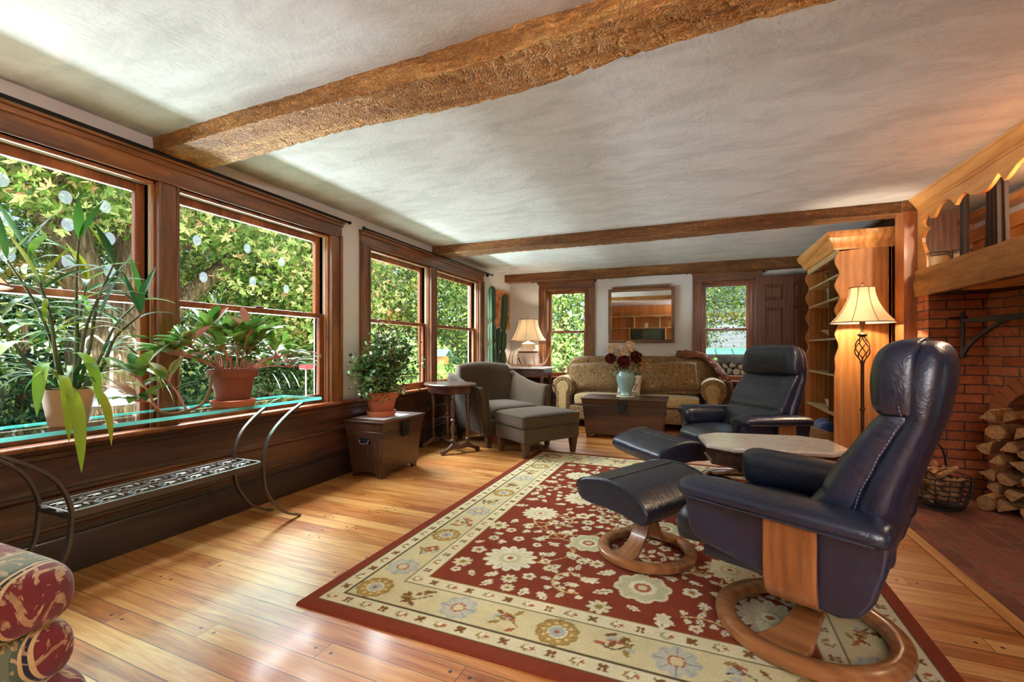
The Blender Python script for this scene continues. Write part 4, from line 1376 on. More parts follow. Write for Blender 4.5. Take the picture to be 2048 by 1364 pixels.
# throw over the sofa's right shoulder and arm
def throw():
    # a soft heap laid along the back crest, over the right shoulder and down outside the arm
    path = crspline([(-0.22, 6.585, 0.975), (-0.08, 6.58, 0.985), (0.08, 6.57, 0.962), (0.20, 6.54, 0.885), (0.28, 6.44, 0.80), (0.33, 6.33, 0.735), (0.375, 6.26, 0.675), (0.398, 6.22, 0.60), (0.405, 6.20, 0.50), (0.405, 6.19, 0.42)], 5)
    half = [0.04, 0.10, 0.13, 0.15, 0.16, 0.17, 0.18, 0.18, 0.17, 0.16]
    n = 24
    vs, fs = [], []
    for j, c in enumerate(path):
        q = j / 5
        k = min(int(q), 8)
        w = half[k] + (half[k + 1] - half[k]) * (q - k)
        for i in range(n + 1):
            u = 2 * i / n - 1
            drop = 0.05 * u * u if j < 25 else 0.02 * u * u
            fold = 0.017 * math.sin(u * 11 + j * 0.5) + 0.011 * math.sin(u * 23 - j * 0.8)
            if j >= 32: vs.append((c[0] + 0.004 + abs(fold) * 0.7, c[1] + u * w, c[2]))
            else: vs.append((c[0] + fold * 0.3, c[1] + u * w, c[2] - drop + fold + 0.012))
            if i < n and j < len(path) - 1:
                a = j * (n + 1) + i
                fs.append((a, a + 1, a + n + 2, a + n + 1))
    o = MB().add(vs, fs).obj('throw_blanket', M['throw'], None, smooth=60)
    m = o.modifiers.new('thick', 'SOLIDIFY')
    m.thickness = 0.018
    m.offset = 1
    tag(o, 'rust brown knitted throw draped over the right shoulder of the sofa', 'blanket')
    fr = MB()
    rng = random.Random(5)
    for k in range(26):
        y = 6.34 - 0.30 * k / 25
        x = 0.414 + 0.008 * rng.random()
        z0 = 0.435 + 0.02 * rng.random()
        fr.tube([(x, y, z0), (x + 0.006, y - 0.004 + 0.008 * rng.random(), z0 - 0.05), (x + 0.003, y + 0.004, z0 - 0.12 - 0.03 * rng.random())], 0.0045, 5)
    fr.obj('fringe', M['throw'], o)
    return o


throw()

# ------------------------------------------------------------------ wooden chests
def chest(label, loc, rz, L, D, H, group='wooden chests'):
    R = thing('chest', label, 'chest', loc, rz, group)
    i = 0.045
    def sec(z, a, b): return [(-a, -b, z), (a, -b, z), (a, b, z), (-a, b, z)]
    zb, zl = 0.045, H - 0.085
    f = lambda z: i * (1 - (z / H))
    MB().loft([sec(zb, L / 2 - 0.012 - f(zb), D / 2 - 0.012 - f(zb) * 0.9), sec(zl - 0.002, L / 2 - 0.012 - f(zl), D / 2 - 0.012 - f(zl) * 0.9)]).obj('body', M['walnut'], R, bevel=0.004)
    MB().loft([sec(zl, L / 2 - 0.010 - f(zl), D / 2 - 0.010 - f(zl)), sec(H - 0.018, L / 2 - 0.006, D / 2 - 0.006), sec(H - 0.016, L / 2 + 0.002, D / 2 + 0.002), sec(H, L / 2 + 0.002, D / 2 + 0.002)]).obj('lid', M['walnut'], R, bevel=0.003)
    a, b = L / 2 - 0.012 - i, D / 2 - 0.012 - i * 0.9
    for sx in (1, -1):
        for sy in (1, -1):
            poly = [(0, 0.052), (0.10, 0.052), (0.085, 0.042), (0.062, 0.028), (0.052, 0.0), (0.006, 0.0)]
            m = MB()
            m.prism([(sx * (a - u), z) for u, z in poly], sy * b, sy * (b - 0.025), 'XZ')
            m.prism([(sy * (b - u), z) for u, z in poly], sx * a, sx * (a - 0.025), 'YZ')
            m.obj('foot', M['walnut'], R, bevel=0.002)
    lk = MB()
    yf = -D / 2 - 0.004
    lk.prism([(-0.055, H - 0.03), (0.055, H - 0.03), (0.05, H - 0.085), (-0.05, H - 0.085)], yf - 0.006, yf + 0.012, 'XZ')
    lk.prism([(-0.048, H - 0.088), (0.048, H - 0.088), (0.042, H - 0.155), (-0.042, H - 0.155)], yf - 0.003, yf + 0.022, 'XZ')
    lk.prism([(-0.016, H - 0.06), (0.016, H - 0.06), (0.016, H - 0.125), (-0.016, H - 0.125)], yf - 0.013, yf, 'XZ')
    lk.tube([(-0.018, yf - 0.010, H - 0.10), (-0.012, yf - 0.018, H - 0.125), (0.012, yf - 0.018, H - 0.125), (0.018, yf - 0.010, H - 0.10)], 0.004, 6)
    lk.obj('lock_plate', M['black'], R, bevel=0.002)
    for sx in (1, -1):
        hd = MB()
        xx = sx * (L / 2 - 0.012 - f(H * 0.6))
        hd.box((xx, -0.055, H * 0.60), (xx + sx * 0.006, 0.055, H * 0.60 + 0.05))
        ho = hd.obj('handle_plate', M['black'], R, bevel=0.002)
        MB().tube([(xx + sx * 0.008, -0.045, H * 0.60 + 0.032), (xx + sx * 0.022, -0.042, H * 0.60 + 0.008), (xx + sx * 0.025, 0, H * 0.60 - 0.002), (xx + sx * 0.022, 0.042, H * 0.60 + 0.008), (xx + sx * 0.008, 0.045, H * 0.60 + 0.032)], 0.0055, 8).obj('handle', M['iron'], ho)
    return R


chest('dark wooden chest under the window carrying the potted jade plant', (-2.475, 3.25, 0), PI / 2, 0.60, 0.41, 0.47)
chest('long dark wooden chest in front of the sofa carrying the vase', (-0.765, 5.56, 0), 0, 0.97, 0.50, 0.475)

# ------------------------------------------------------------------ oval table by the window
TB = thing('oval_table', 'small oval wooden table on turned trestle legs left of the armchair', 'table', (-2.385, 4.205, 0), math.atan2(-0.54, 0.84))
el = lambda a, b, z, n=40: [(a * math.cos(2 * PI * k / n), b * math.sin(2 * PI * k / n), z) for k in range(n)]
MB().loft([el(0.315, 0.25, 0.668), el(0.325, 0.26, 0.674), el(0.325, 0.26, 0.684), el(0.317, 0.252, 0.692)]).obj('tabletop', M['tablewood'], TB, smooth=40)
ap = [(0.26, 0.10), (0.13, 0.19), (-0.13, 0.19), (-0.26, 0.10), (-0.26, -0.10), (-0.13, -0.19), (0.13, -0.19), (0.26, -0.10)]
MB().prism(ap, 0.595, 0.668, 'XY').obj('apron', M['tablewood'], TB, bevel=0.003)
TP = [(0.018, 0.11), (0.026, 0.12), (0.026, 0.14), (0.016, 0.152), (0.013, 0.17), (0.020, 0.20), (0.022, 0.26), (0.016, 0.305), (0.013, 0.315), (0.024, 0.325), (0.024, 0.34), (0.013, 0.352), (0.018, 0.38), (0.024, 0.44), (0.022, 0.50), (0.014, 0.55), (0.022, 0.558), (0.022, 0.575), (0.016, 0.59), (0.016, 0.605)]
for sx in (1, -1):
    for sy in (1, -1):
        MB().lathe(TP, 16, Matrix.Translation((sx * 0.225, sy * 0.085, 0))).obj('leg', M['tablewood'], TB)
    ft = [(-0.21, 0.0), (-0.225, 0.02), (-0.21, 0.045), (-0.17, 0.05), (-0.13, 0.075), (-0.085, 0.115), (-0.05, 0.105), (0, 0.085), (0.05, 0.105), (0.085, 0.115), (0.13, 0.075), (0.17, 0.05), (0.21, 0.045), (0.225, 0.02), (0.21, 0.0), (0.185, 0.004), (0.15, 0.028), (0.08, 0.05), (0, 0.042), (-0.08, 0.05), (-0.15, 0.028), (-0.185, 0.004)]
    MB().prism(ft, sx * 0.225 - 0.02, sx * 0.225 + 0.02, 'YZ').obj('foot', M['tablewood'], TB, bevel=0.008, smooth=40)
ST = [(0.012, -0.215), (0.018, -0.20), (0.012, -0.18), (0.016, -0.12), (0.012, -0.04), (0.020, -0.015), (0.020, 0.015), (0.012, 0.04), (0.016, 0.12), (0.012, 0.18), (0.018, 0.20), (0.012, 0.215)]
MB().lathe(ST, 14, Matrix.Translation((0, 0, 0.075)) @ Matrix.Rotation(PI / 2, 4, 'Y')).obj('stretcher', M['tablewood'], TB)

# ------------------------------------------------------------------ glass console with its curved iron legs
CS = thing('glass_console', 'long glass-topped console on curved iron legs under the near window', 'console table', (-2.43, 1.465, 0))
gx0, gx1, gy = -0.205, 0.145, 0.86
gt = MB().box((gx0 + 0.003, -gy + 0.003, 0.720), (gx1 - 0.003, gy - 0.003, 0.730)).obj('glass_top', M['tabglass'], CS, smooth=0)
ge = MB()
ge.add([(gx1, -gy, 0.716), (gx1, gy, 0.716), (gx1, gy, 0.733), (gx1, -gy, 0.733)], [(0, 1, 2, 3)])
ge.box((gx0, -gy, 0.719), (gx0 + 0.003, gy, 0.731))
ge.add([(gx0, gy, 0.716), (gx1, gy, 0.716), (gx1, gy, 0.733), (gx0, gy, 0.733)], [(0, 1, 2, 3)])
ge.box((gx0 + 0.003, -gy, 0.719), (gx1 - 0.003, -gy + 0.003, 0.731))
ge.obj('glass_edge', M['glassrim'], gt, smooth=0)
for sx, xx in ((1, 0.125), (-1, -0.115)):
    for sy in (1, -1):
        p = crspline([(xx, sy * 0.80, 0.715), (xx, sy * 0.735, 0.715), (xx, sy * 0.60, 0.645), (xx, sy * 0.49, 0.55), (xx, sy * 0.44, 0.44), (xx, sy * 0.435, 0.35), (xx, sy * 0.455, 0.23), (xx, sy * 0.53, 0.11), (xx, sy * 0.61, 0.045), (xx, sy * 0.70, 0.006)], 5)
        MB().strip(p, (1, 0, 0), 0.0125, 0.006).obj('leg', M['iron'], CS, bevel=0.002)
sf = MB()
for yy in (-0.435, 0.435):
    sf.box((-0.115, yy - 0.006, 0.372), (0.125, yy + 0.006, 0.402))
for xx in (-0.115, 0.125):
    sf.box((xx - 0.006, -0.435, 0.372), (xx + 0.006, 0.435, 0.402))
sf.obj('shelf_frame', M['iron'], CS, bevel=0.002)
sc_ = MB()
for i in range(7):
    for j in range(2):
        cy_ = -0.375 + i * 0.125
        cx_ = -0.052 + j * 0.114
        pts = [(cx_ + 0.052 * math.cos(a), cy_ + 0.072 * math.sin(a), 0.395) for a in np.linspace(0, 2 * PI, 17)]
        sc_.tube(pts, 0.0055, 6, cap=False)
        for q in range(4):
            a0 = q * PI / 2 + 0.4
            sp = [(cx_ + 0.035 * t_ * math.cos(a0 + 2.2 * t_), cy_ + 0.05 * t_ * math.sin(a0 + 2.2 * t_), 0.395) for t_ in np.linspace(0.15, 1, 7)]
            sc_.tube(sp, 0.0045, 5)
sc_.obj('shelf_scrollwork', M['iron'], CS)

# ------------------------------------------------------------------ lamp table in the corner, lamp, antlers
LT = thing('corner_table', 'dark corner table with a white marble top under the ceramic lamp', 'table', (-2.28, 6.34, 0))
MB().box((-0.36, -0.25, 0.765), (0.345, 0.25, 0.787)).obj('marble_top', M['marble'], LT, bevel=0.006)
MB().box((-0.32, -0.22, 0.665), (0.31, 0.22, 0.765)).obj('apron', M['walnut'], LT, bevel=0.004)
for sx in (-0.29, 0.28):
    for sy in (-0.19, 0.19):
        MB().lathe([(0.014, 0.0), (0.02, 0.05), (0.013, 0.10), (0.022, 0.3), (0.016, 0.5), (0.026, 0.56), (0.026, 0.67)], 14, Matrix.Translation((sx, sy, 0))).obj('leg', M['walnut'], LT)
MB().box((-0.29, -0.18, 0.22), (0.28, 0.18, 0.24)).obj('shelf', M['walnut'], LT, bevel=0.004)


def bell_shade(z0, z1, r0, r1, n=48, ribs=8, th=0.0025, scallop=0.0):
    rings_o, rings_i = [], []
    for f in np.linspace(0, 1, 14):
        z = z0 + (z1 - z0) * f
        r = r1 + (r0 - r1) * (1 - f) ** 1.9
        for lst, d in ((rings_o, 0), (rings_i, -th)):
            lst.append([((r + d) * (1 - 0.012 * abs(math.sin(ribs / 2 * a))) * math.cos(a), (r + d) * (1 - 0.012 * abs(math.sin(ribs / 2 * a))) * math.sin(a), z) for a in [2 * PI * k / n for k in range(n)]])
    return MB().loft(rings_o + list(reversed(rings_i)), True, False), (lambda f, a: ((r1 + (r0 - r1) * (1 - f) ** 1.9 + 0.001) * math.cos(a), (r1 + (r0 - r1) * (1 - f) ** 1.9 + 0.001) * math.sin(a), z0 + (z1 - z0) * f))


def shade_parts(R, z0, z1, r0, r1, ribs, watt, color, ribmat):
    m, at = bell_shade(z0, z1, r0, r1, 48, ribs)
    so = m.obj('lamp_shade', M['shade'], R, smooth=60)
    tr = MB()
    for f in (0.0, 1.0):
        tr.tube([at(f, a) for a in np.linspace(0, 2 * PI, 41)], 0.004, 6, cap=False)
    for k in range(ribs):
        a = 2 * PI * k / ribs + 0.2
        tr.tube([at(f, a) for f in np.linspace(0, 1, 9)], 0.0022, 5)
    tr.obj('shade_binding', ribmat, so)
    sp = MB()
    for k in range(3):
        a = 2 * PI * k / 3
        sp.tube([(0, 0, z1 - 0.02), (r1 * math.cos(a), r1 * math.sin(a), z1 - 0.003)], 0.002, 5)
    sp.obj('spider', M['bronze'], so)
    bl = light('bulb', 'POINT', (0, 0, 0), watt, color, 0.035)
    bl.parent = R
    bl.location = (0, 0, z0 + 0.45 * (z1 - z0))
    return so


M['lampbase'] = plain('cream_ceramic', (228, 208, 188), 0.35, coat=0.3)
TL = thing('table_lamp', 'cream ceramic table lamp with a pale bell shade on the corner table', 'lamp', (-2.30, 6.40, 0.788))
MB().lathe([(0.075, 0.0), (0.08, 0.012), (0.07, 0.03), (0.085, 0.05), (0.13, 0.11), (0.15, 0.16), (0.15, 0.21), (0.135, 0.225), (0.115, 0.26), (0.105, 0.31), (0.10, 0.34), (0.06, 0.36), (0.02, 0.37), (0.012, 0.40)], 32).obj('base', M['lampbase'], TL)
MB().lathe([(0.151, 0.205), (0.1545, 0.208), (0.1545, 0.226), (0.145, 0.23)], 32, capb=False, capt=False).obj('band', M['bronze'], TL)
hd = MB()
hd.tube([(-0.150, 0, 0.215), (-0.165, 0, 0.16), (-0.135, 0, 0.07), (-0.10, 0, 0.03)], [0.012, 0.013, 0.011, 0.008], 8)
hd.obj('handle', M['bronze'], TL)
MB().lathe([(0.006, 0.39), (0.006, 0.72), (0.010, 0.725), (0.004, 0.76), (0.0, 0.77)], 10).obj('finial', M['bronze'], TL)
shade_parts(TL, 0.385, 0.70, 0.27, 0.145, 8, 9, (1.0, 0.83, 0.62), M['shade_dark'])

AN = thing('antlers', 'pair of pale deer antlers lying round the base of the table lamp', 'antlers', (-2.26, 6.22, 0.788))
M['antler'] = plain('antler_bone', (196, 150, 118), 0.5, bump=0.3, bscale=40, var=0.25)
for s_ in (-1, 1):
    a = MB()
    a.tube(crspline([(s_ * 0.03, 0, 0.035), (s_ * 0.12, -0.02, 0.028), (s_ * 0.21, -0.03, 0.03), (s_ * 0.285, -0.02, 0.06), (s_ * 0.315, 0.0, 0.12), (s_ * 0.335, 0.01, 0.19), (s_ * 0.34, 0.01, 0.24)], 4), [0.022 - 0.019 * k / 24 for k in range(25)], 9)
    for bx, bz, tx_, tz, yy in ((0.13, 0.035, 0.105, 0.20, -0.03), (0.21, 0.04, 0.165, 0.25, -0.02), (0.27, 0.055, 0.245, 0.22, 0.0)):
        a.tube(crspline([(s_ * bx, -0.02, bz), (s_ * (bx - 0.005), yy - 0.02, (bz + tz) / 2), (s_ * tx_, yy, tz)], 4), [0.013 - 0.0105 * k / 8 for k in range(9)], 8)
    a.obj('antler', M['antler'], AN)

# ------------------------------------------------------------------ lit floor lamp by the shelf unit
FLM = thing('floor_lamp', 'lit floor lamp with a twisted iron cage stem beside the tall shelf unit', 'lamp', (1.262, 4.46, 0))
MB().lathe([(0.14, 0.0), (0.145, 0.012), (0.12, 0.022), (0.05, 0.035), (0.03, 0.06), (0.014, 0.08)], 32).obj('base', M['bronze'], FLM)
MB().lathe([(0.0125, 0.07), (0.0125, 0.55), (0.018, 0.555), (0.018, 0.57), (0.0125, 0.575), (0.0125, 0.93), (0.02, 0.94), (0.014, 0.955)], 14).obj('pole', M['bronze'], FLM)
cg = MB()
for k in range(6):
    a0 = 2 * PI * k / 6
    cg.tube([((0.012 + 0.040 * math.sin(PI * f)) * math.cos(a0 + 2.4 * f), (0.012 + 0.040 * math.sin(PI * f)) * math.sin(a0 + 2.4 * f), 0.95 + 0.20 * f) for f in np.linspace(0, 1, 15)], 0.0045, 6)
cg.obj('cage', M['bronze'], FLM)
MB().lathe([(0.014, 1.145), (0.03, 1.155), (0.034, 1.168), (0.02, 1.18), (0.013, 1.19), (0.013, 1.24), (0.02, 1.25), (0.02, 1.31), (0.005, 1.32), (0.005, 1.56), (0.010, 1.565), (0.012, 1.575), (0.0, 1.585)], 16).obj('socket', M['bronze'], FLM)
shade_parts(FLM, 1.262, 1.545, 0.218, 0.085, 8, 15, (1.0, 0.80, 0.56), M['shade_dark'])

# ------------------------------------------------------------------ marble-topped table between the recliners
MT = thing('marble_table', 'long octagonal marble-topped table between the two recliners', 'table', (0.405, 3.02, 0.014), math.radians(8))
def octo(a, b, c, z): return [(a - c, b, z), (-a + c, b, z), (-a, b - c * 0.85, z), (-a, -b + c * 0.85, z), (-a + c, -b, z), (a - c, -b, z), (a, -b + c * 0.85, z), (a, b - c * 0.85, z)]
MB().loft([octo(0.352, 0.232, 0.115, 0.468), octo(0.365, 0.245, 0.12, 0.476), octo(0.365, 0.245, 0.12, 0.488), octo(0.356, 0.236, 0.117, 0.497)]).obj('marble_top', M['marble'], MT, smooth=20)
MB().loft([octo(0.33, 0.21, 0.108, 0.375), octo(0.335, 0.215, 0.11, 0.39), octo(0.325, 0.205, 0.105, 0.395), octo(0.325, 0.205, 0.105, 0.445), octo(0.34, 0.22, 0.11, 0.455), octo(0.34, 0.22, 0.11, 0.468)]).obj('apron', M['walnut'], MT, smooth=20)
MB().lathe([(0.10, 0.10), (0.085, 0.13), (0.05, 0.16), (0.06, 0.21), (0.075, 0.25), (0.06, 0.30), (0.05, 0.33), (0.10, 0.36), (0.12, 0.376)], 20).obj('pedestal', M['walnut'], MT)
for k in range(4):
    a = PI / 4 + k * PI / 2
    d = Vector((math.cos(a) * 1.3, math.sin(a) * 0.8, 0)).normalized()
    MB().strip(crspline([tuple(d * 0.04 + Vector((0, 0, 0.13))), tuple(d * 0.13 + Vector((0, 0, 0.10))), tuple(d * 0.20 + Vector((0, 0, 0.045))), tuple(d * 0.26 + Vector((0, 0, 0.014)))], 4), (-d.y, d.x, 0), 0.022, 0.013).obj('foot', M['walnut'], MT, bevel=0.004)

# ------------------------------------------------------------------ tall shelf unit with scalloped sides
HX0, HX1, HY0, HY1, HZ = 1.140, 1.545, 4.74, 5.88, 1.93
HU = thing('shelf_unit', 'tall pine shelf unit with scalloped front edges behind the floor lamp', 'shelf unit', (HX0, (HY0 + HY1) / 2, 0))
def scallop():
    pts = []
    for k in range(61):
        z = 0.80 + (1.90 - 0.80) * k / 60
        amp = 0.018 * min(1, (z - 0.80) / 0.4)
        pts.append((0.020 * min(1, (z - 0.8) / 0.3) + amp * math.sin((z - 0.80) * 2 * PI / 0.215), z))
    return pts
sidep = [(0.405, 0.0), (0.0, 0.0), (0.0, 0.80)] + scallop()[1:] + [(0.405, 1.93)]
hh = (HY1 - HY0) / 2
for y0 in (-hh, hh - 0.024):
    sp = MB().prism(sidep, y0, y0 + 0.024, 'XZ').obj('side_panel', M['pine'], HU, smooth=30)
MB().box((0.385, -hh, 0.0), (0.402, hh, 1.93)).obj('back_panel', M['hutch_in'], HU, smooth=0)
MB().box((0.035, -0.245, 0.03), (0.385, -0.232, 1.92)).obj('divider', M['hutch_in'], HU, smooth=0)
for z in (0.06, 0.47, 0.82, 1.15, 1.51, 1.71):
    MB().box((0.03 if z > 0.8 else 0.012, -hh + 0.024, z - 0.018), (0.385, hh - 0.024, z)).obj('shelf', M['pine_edge'], HU, bevel=0.002)
MB().box((0.02, -hh + 0.02, 1.865), (0.04, hh - 0.02, 1.93)).obj('top_rail', M['pine_edge'], HU)
crn = [(0.0, 1.915), (0.010, 1.93), (0.016, 1.955), (0.030, 1.985), (0.052, 2.012), (0.058, 2.03), (0.064, 2.05), (0.064, 2.068)]
rings = []
for o_, z in crn:
    rings.append([(-o_, -hh - o_, z), (0.42, -hh - o_, z), (0.42, hh + o_, z), (-o_, hh + o_, z)])
MB().loft(rings).obj('cornice', M['pine_y'], HU, smooth=20)

# ------------------------------------------------------------------ mirror and picture
MI = thing('wall_mirror', 'large wood-framed mirror hung above the sofa', 'mirror', (-0.711, 6.745, 1.53))
w2, h2 = 0.458, 0.39
fm = MB()
for x0, x1, z0, z1 in ((-w2, -w2 + 0.042, -h2, h2), (w2 - 0.042, w2, -h2, h2), (-w2 + 0.042, w2 - 0.042, -h2, -h2 + 0.042), (-w2 + 0.042, w2 - 0.042, h2 - 0.042, h2)):
    fm.box((x0, -0.022, z0), (x1, 0.012, z1))
fm.obj('frame', M['gold_frame'], MI, bevel=0.006)
MB().box((-w2 + 0.03, -0.004, -h2 + 0.03), (w2 - 0.03, 0.004, h2 - 0.03)).obj('mirror_glass', M['mirror'], MI, smooth=0)
MB().box((-0.40, -0.006, h2), (0.385, 0.014, h2 + 0.035)).obj('hanging_rail', M['gold_frame'], MI, bevel=0.003)
MI.rotation_euler = (math.radians(0.95), 0, 0)

PC = thing('framed_picture', 'orange brown framed landscape picture behind the tall cactus', 'picture', (-2.728, 6.34, 1.65))
t = NT('painted_landscape')
_c = t.coords(scale=(1, 1.3, 2.5))
_n = t.noise(_c, 3.2, 7, 0.62, 1.6)
M['art'] = t.done(t.pbr(t.ramp(_n, [(0.30, srgb((96, 48, 20))), (0.45, srgb((166, 90, 34))), (0.56, srgb((204, 132, 58))), (0.7, srgb((226, 176, 106)))]), 0.5))
MB().box((-0.004, -0.335, -0.275), (0.006, 0.335, 0.275)).obj('canvas', M['art'], PC, smooth=0)
fm = MB()
for y0, y1, z0, z1 in ((-0.348, -0.33, -0.288, 0.288), (0.33, 0.348, -0.288, 0.288), (-0.33, 0.33, -0.288, -0.27), (-0.33, 0.33, 0.27, 0.288)):
    fm.box((-0.006, y0, z0), (0.018, y1, z1))
fm.obj('frame', M['pine_y'], PC, bevel=0.003)

# ------------------------------------------------------------------ flowered armchair at the lower left, lamp behind it
FC = thing('floral_armchair', 'red and green striped floral armchair at the near left corner', 'armchair', (-1.62, 0.28, -0.0))
def rollfn(k):
    def fn(p, u):
        return (p.x + k * 0.02 * math.sin(p.y * 9), p.y, p.z + 0.02 * (1 - u.y ** 2) * (u.z > 0))
    return fn
MB().pillow((0.37, 0.36, 0.066), 0.060, 14, rollfn(1), Matrix.Translation((0.02, -0.06, 0.532))).obj('arm', M['damask'], FC, smooth=60, subsurf=1)
MB().pillow((0.385, 0.36, 0.066), 0.058, 14, rollfn(-1), Matrix.Translation((0.0, -0.06, 0.408))).obj('seat_cushion', M['damask'], FC, smooth=60, subsurf=1)
MB().pillow((0.43, 0.37, 0.155), 0.055, 12, None, Matrix.Translation((-0.01, -0.06, 0.205))).obj('seat_base', M['damask'], FC, smooth=60, subsurf=1)
MB().pillow((0.12, 0.36, 0.33), 0.10, 10, None, Matrix.Translation((-0.33, -0.25, 0.60))).obj('backrest', M['damask'], FC, smooth=60, subsurf=1)
for sx in (-0.33, 0.33):
    for sy in (-0.32, 0.2):
        MB().lathe([(0.018, 0), (0.03, 0.06)], 10, Matrix.Translation((sx, sy, 0))).obj('leg', M['walnut'], FC)

NL = thing('floor_lamp', 'floor lamp whose cream shade just shows at the left edge behind the bamboo plant', 'lamp', (-2.39, 0.665, 0))
MB().lathe([(0.13, 0.0), (0.13, 0.015), (0.03, 0.03), (0.012, 0.05), (0.012, 1.30), (0.005, 1.31), (0.005, 1.56), (0.0, 1.57)], 20).obj('stand', M['bronze'], NL)
shade_parts(NL, 1.275, 1.54, 0.215, 0.10, 8, 6, (1.0, 0.82, 0.6), M['shade_dark'])
# ------------------------------------------------------------------ indoor plants and small things
def leaf(mb, base, d, L, Wd, droop=0.6, n=6, fold=0.25, peak=0.42, roll=0.0, curl=0.0):
    d = Vector(d).normalized()
    p = Vector(base)
    side = d.cross(Vector((0, 0, 1)))
    if side.length < 0.05: side = Vector((1, 0, 0))
    side.normalize()
    if roll: side = (Matrix.Rotation(roll, 3, d) @ side)
    vs, fs = [], []
    step = L / n
    for i in range(n + 1):
        t_ = i / n
        w = Wd * (math.sin(PI * t_ ** (math.log(0.5) / math.log(peak))) ** 0.85 if 0 < t_ < 1 else 0.02)
        up = side.cross(d).normalized()
        vs += [tuple(p + side * w + up * w * fold), tuple(p), tuple(p - side * w + up * w * fold)]
        if i < n:
            a = i * 3
            fs += [(a, a + 1, a + 4, a + 3), (a + 1, a + 2, a + 5, a + 4)]
        p = p + d * step
        d = (d + Vector((0, 0, -droop / n)) + side * curl / n).normalized()
    mb.add(vs, fs)


def pot(R, prof, mat, soil_r, soil_z, n=32):
    MB().lathe(prof, n, capt=False).obj('pot', mat, R, smooth=40)
    MB().lathe([(soil_r, soil_z - 0.004), (soil_r * 0.6, soil_z + 0.004), (0.0, soil_z + 0.006)], 20, capt=False, capb=False).obj('soil', M['soil'], R)


M['leaf_bamboo'] = make_leaf('bamboo_leaf', [(0.0, (26, 64, 30)), (0.35, (44, 96, 44)), (0.6, (70, 128, 52)), (0.8, (112, 152, 48)), (1.0, (170, 160, 40))], 0.3, 0.55)
M['leaf_yellow'] = make_leaf('yellowing_leaf', [(0.0, (88, 150, 40)), (0.5, (134, 168, 44)), (0.8, (176, 170, 44)), (1.0, (206, 170, 40))], 0.35, 0.4)
M['stem_green'] = plain('green_cane', (66, 82, 44), 0.55, var=0.3)
M['leaf_pink'] = make_leaf('green_leaf_with_rosy_tint', [(0.0, (60, 108, 46)), (0.4, (98, 146, 60)), (0.75, (134, 172, 78)), (0.9, (160, 140, 96)), (1.0, (176, 104, 92))], 0.22, 0.4)
M['stem_pink'] = plain('rosy_stem', (196, 128, 112), 0.5, var=0.2)
M['stem_brown'] = plain('woody_stem', (120, 92, 60), 0.8, bump=0.3, bscale=60, var=0.25)
M['leaf_jade'] = make_leaf('jade_leaf', [(0.0, (38, 74, 38)), (0.5, (78, 122, 64)), (0.8, (124, 164, 98)), (1.0, (170, 198, 144))], 0.08, 0.28)
M['cactus'] = plain('cactus_skin', (58, 82, 54), 0.6, bump=0.2, bscale=20, var=0.35)

# --- bamboo-like plant in a pale pot
rng = random.Random(21)
PX, PY, PZ = -2.445, 1.085, 0.7315
P1 = thing('potted_bamboo', 'tall leafy bamboo plant in a pale pot on the glass console', 'plant', (PX, PY, PZ))
pot(P1, [(0.058, 0.0), (0.062, 0.004), (0.086, 0.148), (0.088, 0.152), (0.083, 0.152), (0.080, 0.13)], M['whitepot'], 0.081, 0.135)
stems, lv, ly = MB(), MB(), MB()
canes = [(0.02, 0.02, 0.06, 0.10, 0.56), (-0.03, 0.0, -0.06, -0.10, 0.60), (0.0, 0.04, 0.02, 0.22, 0.42), (0.03, -0.03, 0.12, -0.12, 0.44), (-0.02, -0.04, -0.02, -0.30, 0.44), (0.04, 0.03, 0.10, 0.16, 0.34), (-0.04, 0.03, -0.10, 0.10, 0.50), (0.01, -0.01, 0.06, -0.20, 0.52), (-0.01, 0.02, 0.0, 0.02, 0.66), (0.03, 0.0, 0.14, 0.02, 0.40)]
for (x, y, tx_, ty, h) in canes:
    path = crspline([(x, y, 0.13), (x * 1.6 + tx_ * 0.2, y * 1.6 + ty * 0.2, 0.13 + h * 0.35), (x + tx_ * 0.55, y + ty * 0.55, 0.13 + h * 0.7), (x + tx_, y + ty, 0.13 + h)], 5)
    stems.tube(path, [0.0085 - 0.005 * k / (len(path) - 1) for k in range(len(path))], 7)
    for k in range(5, len(path)):
        if rng.random() < 0.62:
            a = rng.uniform(0, 2 * PI)
            up = rng.uniform(0.1, 0.9)
            leaf(lv, path[k], (math.cos(a), math.sin(a), up), rng.uniform(0.15, 0.27), rng.uniform(0.009, 0.017), rng.uniform(0.5, 1.7), 7, 0.35, 0.40)
    for q in range(2):
        a = rng.uniform(0, 2 * PI)
        leaf(lv, path[-1], (0.5 * math.cos(a), 0.5 * math.sin(a), 1.0), rng.uniform(0.17, 0.25), rng.uniform(0.012, 0.019), rng.uniform(0.2, 0.7), 7, 0.3, 0.42)
for k in range(26):
    a = rng.uniform(0, 2 * PI)
    b = (0.05 * math.cos(a), 0.05 * math.sin(a), 0.14 + 0.10 * rng.random())
    leaf(lv, b, (math.cos(a), math.sin(a), rng.uniform(0.3, 1.1)), rng.uniform(0.2, 0.36), rng.uniform(0.006, 0.011), rng.uniform(0.8, 1.6), 8, 0.4, 0.35)
